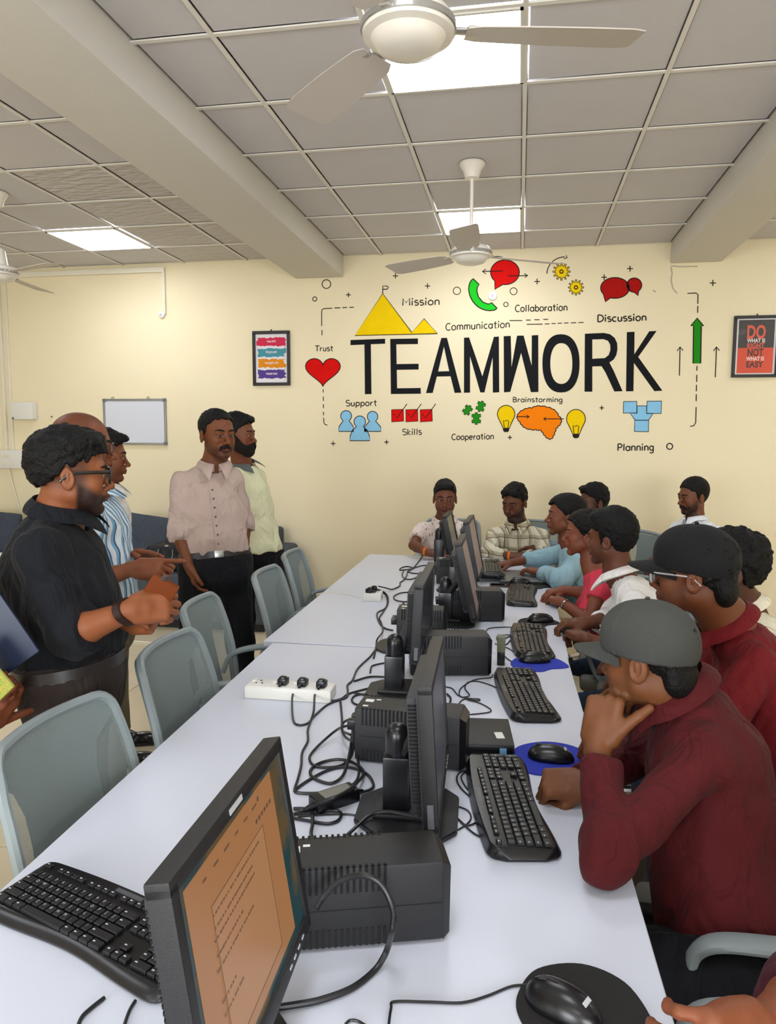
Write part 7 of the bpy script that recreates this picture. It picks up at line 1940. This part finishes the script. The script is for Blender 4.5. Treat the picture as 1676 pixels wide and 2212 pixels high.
# --- young man in the checked shirt
chk = cloth('checked_shirt', (214, 208, 186), pattern=('checks', [('x', 0.080, 0.30, (150, 134, 100), 0.55), ('z', 0.085, 0.30, (150, 134, 100), 0.55), ('x', 0.080, 0.06, (86, 62, 50), 0.8), ('z', 0.085, 0.06, (86, 62, 50), 0.8)]))
tf = dirv(172); lat = np.cross(tf, (0, 0, 1)); hp_ = AD(1111, 1085, 5.18); sm = AD(1118, 1153, 5.22); pel = V(0.03, 5.42, 0.53)
P7 = person('person', 'young man in a beige checked shirt looking down, arms folded on the table end', (0.03, 5.42, 0), dict(pos=hp_, yaw=150, pitch=14, s=1.02), dict(neck=AD(1117, 1126, 5.20), SL=sm-lat*0.175, SR=sm+lat*0.175, pel=pel),
    dict(L=dict(e=AD(1178, 1200, 5.05), w=AD(1134, 1203, 4.93), d=(-1, -0.1, 0.0), b=(0, -0.3, 1), end=0.96), R=dict(e=AD(1056, 1193, 5.05), w=AD(1096, 1200, 4.92), d=(1, -0.15, 0.0), b=(0, -0.3, 1), end=0.90)),
    dict(shirt=chk, sleeve='long', ease=0.018, famp=0.005, pants=M_TR_JEAN, shoes=M_SHOE, hem=0.50, buttons=M_BTN), dict(top=.024, back=.010, side=.004, curl=.007, csc=55, blobs=(((0, 0.055, 0.085), (0.06, 0.035, 0.03)),)),
    skin=(104, 61, 41), vox=0.0058, cvox=0.010, face=dict(stubble=.8, look=0.0), collar=dict(pt=0.036), legs=sit_legs(pel, tf, lat, thigh=.40))
band('wrist_thread', P7['S'], P7['hands']['R'][0]+V(0.012, 0, 0), (1, -0.15, 0), 0.014, 0.003, M_THREAD, P7['o'], P7['root'], 0.07)

# --- young man in the patterned short sleeved shirt
flo = cloth('patterned_shirt', (224, 208, 200), pattern=('floral', [(42, 0.24, (168, 136, 126), 0.4), (52, 0.13, (84, 84, 96), 0.5)]))
tf = dirv(182); lat = np.cross(tf, (0, 0, 1)); hp_ = AD(961, 1076, 5.12); sm = AD(960, 1142, 5.16); pel = V(-0.50, 5.36, 0.53)
P6 = person('person', 'young man in a pink and grey patterned short sleeved shirt at the table end', (-0.50, 5.36, 0), dict(pos=hp_, yaw=186, pitch=4, s=1.0), dict(neck=AD(960, 1118, 5.14), SL=sm-lat*0.175, SR=sm+lat*0.175, pel=pel),
    dict(L=dict(e=AD(1022, 1190, 5.02), w=AD(985, 1200, 4.90), d=(-1, -0.1, 0.0), b=(0, -0.3, 1)), R=dict(e=AD(893, 1178, 5.05), w=AD(922, 1193, 4.92), d=(1, -0.15, 0.0), b=(0, -0.3, 1), pose='fist', thumb='fist')),
    dict(shirt=flo, sleeve='short', ease=0.014, pants=M_TR_JEAN, shoes=M_SHOE, hem=0.50, buttons=M_BTN), dict(top=.020, back=.008, side=.003, curl=.003, blobs=(((-0.01, 0.058, 0.088), (0.055, 0.035, 0.028)),)),
    skin=(113, 66, 44), vox=0.0058, cvox=0.010, face=dict(stubble=.35, look=-0.3), collar=dict(), legs=sit_legs(pel, tf, lat, thigh=.40))
band('wrist_thread', P6['S'], P6['hands']['R'][0]+V(-0.012, 0, 0), (1, -0.3, 0), 0.016, 0.003, M_THREAD, P6['o'], P6['root'], 0.07)

# --- bearded man in white at the right
tf = dirv(122); lat = np.cross(tf, (0, 0, 1)); hp_ = AD(1496, 1072, 5.02); sm = AD(1505, 1143, 5.06); pel = V(1.22, 5.20, 0.56)
P12 = person('person', 'bearded man in a crisp white shirt sitting apart near the wall at the right', (1.22, 5.20, 0), dict(pos=hp_, yaw=112, pitch=6, s=1.02), dict(neck=AD(1501, 1118, 5.04), SL=sm-lat*0.185, SR=sm+lat*0.185, pel=pel),
    dict(L=dict(e=AD(1545, 1215, 4.96), w=AD(1500, 1225, 4.80), d=(-0.8, -0.4, 0)), R=dict(e=AD(1432, 1200, 5.18), w=AD(1408, 1212, 4.98), d=(-0.35, -0.75, -0.35), b=(-0.5, -0.2, 0.8), pose='relaxed', end=0.55)),
    dict(shirt=cloth('crisp_white_shirt', (226, 230, 236), var=0.03), sleeve='long', ease=0.014, pants=M_TR_BLK, shoes=M_SHOE, hem=0.50, buttons=M_BTN), dict(top=.018, back=.008, side=.004, curl=.001),
    skin=(119, 70, 46), vox=0.0058, cvox=0.010, face=dict(stubble=.85, moustache=.001, eyes=True), collar=dict(pt=0.034), legs=sit_legs(pel, tf, lat))

# --- hand and sleeve entering at the bottom right
tf = dirv(80); lat = np.cross(tf, (0, 0, 1)); pel = V(0.66, 0.92, 0.54); sm = V(0.63, 0.90, 1.00); w16 = AD(1640, 2232, 0.80)
P16 = person('person', 'person in a dark maroon sleeve whose hand enters at the bottom right corner', (0.66, 0.92, 0), dict(pos=V(0.58, 0.92, 1.22), yaw=80), dict(neck=V(0.62, 0.91, 1.07), SL=sm-lat*0.17, SR=sm+lat*0.17, pel=pel),
    dict(R=dict(e=AD(1760, 2160, 0.88), w=w16, d=AD(1552, 2262, 0.76)-w16, b=(0.35, -0.55, 0.3), pose='grip', thumb=[(.016, .026, -.006), (.050, .046, -.004), (.080, .050, -.002), (.102, .052, .002)], end=0.30), L=dict(e=V(0.46, 0.66, 0.80), w=V(0.30, 0.80, 0.80), d=(-0.7, 0.7, 0))),
    dict(shirt=cloth('dark_maroon_sleeve', (66, 24, 34)), sleeve='long', pants=M_TR_BLK, shoes=M_SHOE, hem=0.50), dict(top=.014), skin=(132, 74, 46), vox=0.0045, collar=dict(), legs=sit_legs(pel, tf, lat))

# --- standing: the man in black
blk_ = cloth('black_shirt', (15, 17, 23), var=0.12)
tf = dirv(-64); lat = np.cross(tf, (0, 0, 1)); hp_ = AD(156, 1022, 2.04); sm = AD(112, 1158, 2.08); pel = AD(148, 1420, 2.10)
eR = AD(150, 1372, 1.92); wR = AD(283, 1318, 1.86)
P1 = person('person', 'heavily built man in a black shirt and black glasses, standing in profile', (pel[0], pel[1], 0), dict(pos=hp_, yaw=-54, pitch=2, s=0.99), dict(neck=AD(128, 1112, 2.06), SL=sm-lat*0.195, SR=sm+lat*0.195, pel=pel, belly=0.03),
    dict(R=dict(e=eR, w=wR, d=AD(345, 1320, 1.86)-wR+V(0, 0.05, 0), b=(0.25, -0.85, 0.40), pose='grip', thumb='rest', end=0.30, s=1.0), L=dict(e=sm-lat*0.26+V(0.06, 0, -0.27), w=AD(290, 1345, 2.04), d=(0.9, -0.35, 0.15), b=(0.2, 0.6, -0.6), pose='grip', thumb='grip', end=0.3)),
    dict(shirt=blk_, sleeve='rolled', ease=0.014, famp=0.004, pants=M_TR_BRN, shoes=M_SHOE, belt=M_BELT, tuck=-0.02), dict(top=.020, back=.016, side=.008, curl=.006, csc=55, bump=70, blobs=(((0, 0.045, 0.092), (0.060, 0.045, 0.030)),), line=[(-0.12, -0.035), (-0.075, -0.032), (-0.045, -0.004), (-0.028, 0.018), (0.0, 0.022), (0.022, 0.034), (0.055, 0.058), (0.13, 0.070)]),
    skin=(140, 81, 48), vox=0.0045, cvox=0.009, build=1.16, face=dict(stubble=.92, side_fade=.6, fat=.12, neck=1.15), collar=dict(h=0.042, lift=0.018), legs=stand_legs(pel[0], pel[1], lat, z0=pel[2]-0.07, toe=tf))
glasses(P1, M_GF, M_LENS, w=0.026, h=0.020, r=0.006, thick=0.0036, z=-0.004, flat=(0.0024, 0.0052))
band('bead_bracelet', P1['S'], wR-unit(wR-eR)*0.012, wR-eR, 0.020, 0.006, mat('dark_wood_beads', (38, 16, 12), 0.4), P1['o'], P1['root'], 0.08)
t = thing('leather_wallet', 'tan brown leather wallet held by the man in black', 'wallet', AD(340, 1286, 1.905))
q = MB(); q.box((0, 0, 0), (0.075, 0.018, 0.100), Matrix.Rotation(0.6, 3, 'Y') @ Matrix.Rotation(0.3, 3, 'Z'), bevel=0.005); q.done('cover', mat('tan_leather', (104, 48, 16), .7, spec=0.15, var=.1, vscale=60), t)
q = MB(); q.box((0.006, -0.0095, 0.02), (0.012, 0.003, 0.085), Matrix.Rotation(0.6, 3, 'Y') @ Matrix.Rotation(0.3, 3, 'Z'), bevel=0.001); q.done('strap', M_BELT, t)

# --- the bald man with glasses in the striped shirt
stp = cloth('striped_shirt', (206, 214, 220), pattern=('stripes', ((0.8, -0.75, 0.05), [(0.020, 0.45, (112, 156, 184)), (0.020, 0.14, (52, 84, 120))])))
tf = dirv(-66); lat = np.cross(tf, (0, 0, 1)); hp_ = AD(182, 962, 2.72); sm = AD(196, 1088, 2.76); pel = AD(215, 1300, 2.78)
wR = AD(292, 1228, 2.62); eR = AD(208, 1252, 2.70)
P2 = person('person', 'balding man with thin glasses in a blue and white striped shirt, pointing a finger', (pel[0], pel[1], 0), dict(pos=hp_, yaw=-62, pitch=4, s=1.04), dict(neck=AD(190, 1055, 2.74), SL=sm-lat*0.18, SR=sm+lat*0.18, pel=pel),
    dict(R=dict(e=eR, w=wR, d=(0.98, -0.05, 0.03), b=(0.05, -0.80, 0.60), pose='point', thumb='grip', end=0.35, s=1.04), L=dict(e=sm-lat*0.22+V(0.03, 0, -0.25), w=AD(272, 1198, 2.84), d=(0.95, -0.1, 0.05), b=(0.1, 0.5, 0.8), pose='flat', thumb='rest', end=0.4)),
    dict(shirt=stp, sleeve='rolled', ease=0.016, pants=M_TR_KHA, shoes=M_SHOE, hem=0.86), None, skin=(134, 77, 48), vox=0.0050, cvox=0.009, build=1.05, face=dict(fade=.55, stubble=.2, fat=.04), collar=dict(), legs=stand_legs(pel[0], pel[1], lat, z0=0.86, toe=tf))
glasses(P2, mat('thin_brown_frame', (84, 52, 44), .3), M_LENS, w=0.025, h=0.019, r=0.009, thick=0.0018)
# --- the man in white behind him
tf = dirv(-68); lat = np.cross(tf, (0, 0, 1)); hp_ = AD(228, 985, 3.50); sm = AD(222, 1072, 3.54); pel = AD(226, 1245, 3.54)
P3 = person('person', 'dark haired man in a white shirt, in profile behind the striped shirt', (pel[0], pel[1], 0), dict(pos=hp_, yaw=-62, pitch=4, s=1.02), dict(neck=AD(222, 1046, 3.52), SL=sm-lat*0.18, SR=sm+lat*0.18, pel=pel),
    dict(R=dict(e=sm+lat*0.22+V(0.0, 0, -0.28), w=sm+lat*0.16+V(0.12, 0, -0.50), d=(0.3, 0, -1), b=(0, -1, 0)), L=dict(e=sm-lat*0.22+V(0.0, 0, -0.28), w=sm-lat*0.16+V(0.12, 0, -0.50), d=(0.3, 0, -1), b=(0, 1, 0))),
    dict(shirt=cloth('plain_white_shirt', (224, 220, 212), var=0.04), sleeve='long', ease=0.014, pants=M_TR_KHA, shoes=M_SHOE, hem=0.92, belt=None), dict(top=.020, back=.014, side=.006, curl=.004, csc=60, blobs=(((0, 0.07, 0.085), (0.05, 0.03, 0.025)),)),
    skin=(123, 70, 44), vox=0.0056, cvox=0.010, face=dict(stubble=.25), collar=dict(), legs=stand_legs(pel[0], pel[1], lat, z0=0.90, toe=tf, dx=(0.02, 0.04)))
# --- the man in the dusty pink shirt, hand in pocket
pnk = cloth('dusty_pink_shirt', (180, 158, 148), var=0.05)
tf = dirv(-138); lat = np.cross(tf, (0, 0, 1)); hp_ = AD(470, 938, 3.72); sm = AD(450, 1032, 3.80); pel = AD(465, 1195, 3.80)
SRp = AD(388, 1035, 3.76); SLp = AD(508, 1030, 3.86); eR = AD(388, 1148, 3.70); wR = AD(408, 1222, 3.66)
P4 = person('person', 'man with a moustache in a dusty pink shirt, right hand in his trouser pocket', (pel[0], pel[1], 0), dict(pos=hp_, yaw=-128, pitch=2, s=1.04), dict(neck=AD(463, 1000, 3.78), SL=SLp, SR=SRp, pel=pel, belly=0.03),
    dict(R=dict(e=eR, w=wR, d=AD(420, 1262, 3.68)-wR, b=(-0.8, -0.5, 0), pose='relaxed', end=0.20), L=dict(e=AD(524, 1130, 3.95), w=AD(528, 1200, 3.92), d=(0, -0.1, -1), b=(0.7, 0.5, 0), pose='relaxed', end=0.2)),
    dict(shirt=pnk, sleeve='rolled', ease=0.018, famp=0.005, pants=M_TR_BLK, shoes=M_SHOE, belt=M_BELT, buckle=M_BUCK, buttons=M_BTN, waistfold=0.008, tuck=-0.005, placket_x=0.0), dict(top=.010, back=.008, side=.004, curl=.002, line=[(-0.12, -0.050), (-0.075, -0.050), (-0.042, -0.035), (-0.028, 0.010), (-0.012, 0.012), (-0.004, -0.018), (0.012, -0.015), (0.022, 0.040), (0.050, 0.066), (0.072, 0.080), (0.13, 0.092)]),
    skin=(117, 66, 37), vox=0.0050, cvox=0.009, build=1.05, face=dict(moustache=.0015, stubble=.45, look=0.3), collar=dict(h=0.038, pt=0.042, gap=0.16), legs=stand_legs(pel[0], pel[1], lat, z0=pel[2]-0.08, toe=tf, dx=(0.04, -0.04), dy=(-0.02, 0.0)))
# --- the bearded man in the pale green polo
plo = cloth('pale_green_polo', (214, 212, 176), var=0.05)
tf = dirv(-128); lat = np.cross(tf, (0, 0, 1)); hp_ = AD(516, 938, 4.42); pel = AD(552, 1172, 4.55); sm = AD(530, 1025, 4.52)
P5 = person('person', 'full bearded man in a pale green polo shirt standing behind the pink shirt', (pel[0], pel[1], 0), dict(pos=hp_, yaw=-92, pitch=2, s=1.02), dict(neck=AD(522, 998, 4.50), SL=AD(556, 1022, 4.64), SR=AD(500, 1028, 4.40), pel=pel),
    dict(L=dict(e=AD(560, 1092, 4.76), w=AD(535, 1150, 4.80), d=(-0.5, 0.3, -0.6), end=0.62), R=dict(e=AD(492, 1110, 4.50), w=AD(520, 1160, 4.72), d=(0.3, 0.6, -0.5), end=0.6)),
    dict(shirt=plo, sleeve='short', ease=0.018, famp=0.005, pants=M_TR_BLK, shoes=M_SHOE, hem=pel[2]-0.045), dict(top=.020, back=.008, side=.003, curl=.003, blobs=(((0, 0.06, 0.088), (0.055, 0.032, 0.025)),)),
    skin=(119, 68, 42), vox=0.0056, cvox=0.010, face=dict(beard=.013, moustache=.007), collar=dict(mat=cloth('dark_grey_collar', (88, 94, 92)), h=0.03, pt=0.024, gap=0.40), legs=stand_legs(pel[0], pel[1], lat, z0=pel[2]-0.08, toe=tf, dx=(0.08, 0.02), dy=(-0.06, 0)))
# --- person at the left edge holding a folder and a phone
pc = V(-1.86, 1.30, 0); tf = dirv(-80); lat = np.cross(tf, (0, 0, 1)); sm = V(-1.84, 1.32, 1.30)
w0 = AD(-66, 1548, 1.72); w1 = AD(-28, 1566, 1.84)
P0 = person('person', 'person at the left edge of whom only the hands and a patterned hem show', (pc[0], pc[1], 0), dict(pos=V(-1.82, 1.32, 1.52), yaw=-80), dict(neck=V(-1.84, 1.32, 1.37), SL=sm-lat*0.16, SR=sm+lat*0.16, pel=V(-1.86, 1.31, 0.92)),
    dict(R=dict(e=V(-1.70, 1.10, 1.00), w=w0, d=AD(12, 1494, 1.74)-w0, b=(0.2, -0.9, -0.2), pose='grip', thumb='grip', end=0.3), L=dict(e=V(-1.66, 1.48, 1.00), w=w1, d=AD(32, 1490, 1.86)-w1, b=(0.2, -0.6, -0.6), pose='grip', thumb='out', end=0.3)),
    dict(shirt=cloth('black_white_tunic', (20, 20, 22), pattern=('floral', [(24, 0.34, (212, 210, 206), 1.0)])), sleeve='rolled', ease=0.02, pants=M_TR_BLK, shoes=M_SHOE, hem=0.62), dict(top=.016, back=.02, side=.012), skin=(123, 66, 42), vox=0.0055, build=0.92, female=True, collar='none', legs=stand_legs(pc[0], pc[1], lat, z0=0.86, toe=tf))
cc = AD(-72, 1352, 1.80); t = thing('folder', 'navy blue folder held at the left edge of the picture', 'folder', cc)
q = MB(); q.box((0, 0, 0), (0.235, 0.010, 0.310), Matrix.Rotation(-0.62, 3, 'Y') @ Matrix.Rotation(0.15, 3, 'Z'), bevel=0.003); q.done('cover', mat('navy_cover', (14, 30, 58), .45, var=.1), t)
cc = AD(-34, 1452, 1.71); t = thing('mobile_phone', 'phone in a lime green and yellow case held in front of the navy folder', 'phone', cc)
q = MB(); q.box((0, 0, 0), (0.074, 0.010, 0.150), Matrix.Rotation(-0.75, 3, 'Y'), bevel=0.004, seg=3); ph_ = mat('lime_phone_case', (176, 196, 84), .35)
ntp = ph_.node_tree; nn = ntp.nodes.new('ShaderNodeTexNoise'); nn.inputs['Scale'].default_value = 22; rr_ = ntp.nodes.new('ShaderNodeValToRGB'); rr_.color_ramp.elements[0].color = (*s2l((110, 150, 60)), 1); rr_.color_ramp.elements[0].position = .40; rr_.color_ramp.elements[1].color = (*s2l((180, 152, 62)), 1); rr_.color_ramp.elements[1].position = .60
ntp.links.new(nn.outputs['Fac'], rr_.inputs[0]); ntp.links.new(rr_.outputs[0], ntp.nodes['Principled BSDF'].inputs['Base Color']); q.done('case', ph_, t)
for dx_, dz_ in ((-0.018, 0.058), (0.004, 0.052)):
    q = MB(); q.cyl(Matrix.Rotation(-0.75, 3, 'Y') @ Vector((dx_, -0.005, dz_)), Matrix.Rotation(-0.75, 3, 'Y') @ Vector((dx_, -0.0085, dz_)), 0.0065, n=16); q.done('camera_lens', M_GLOSS, t)
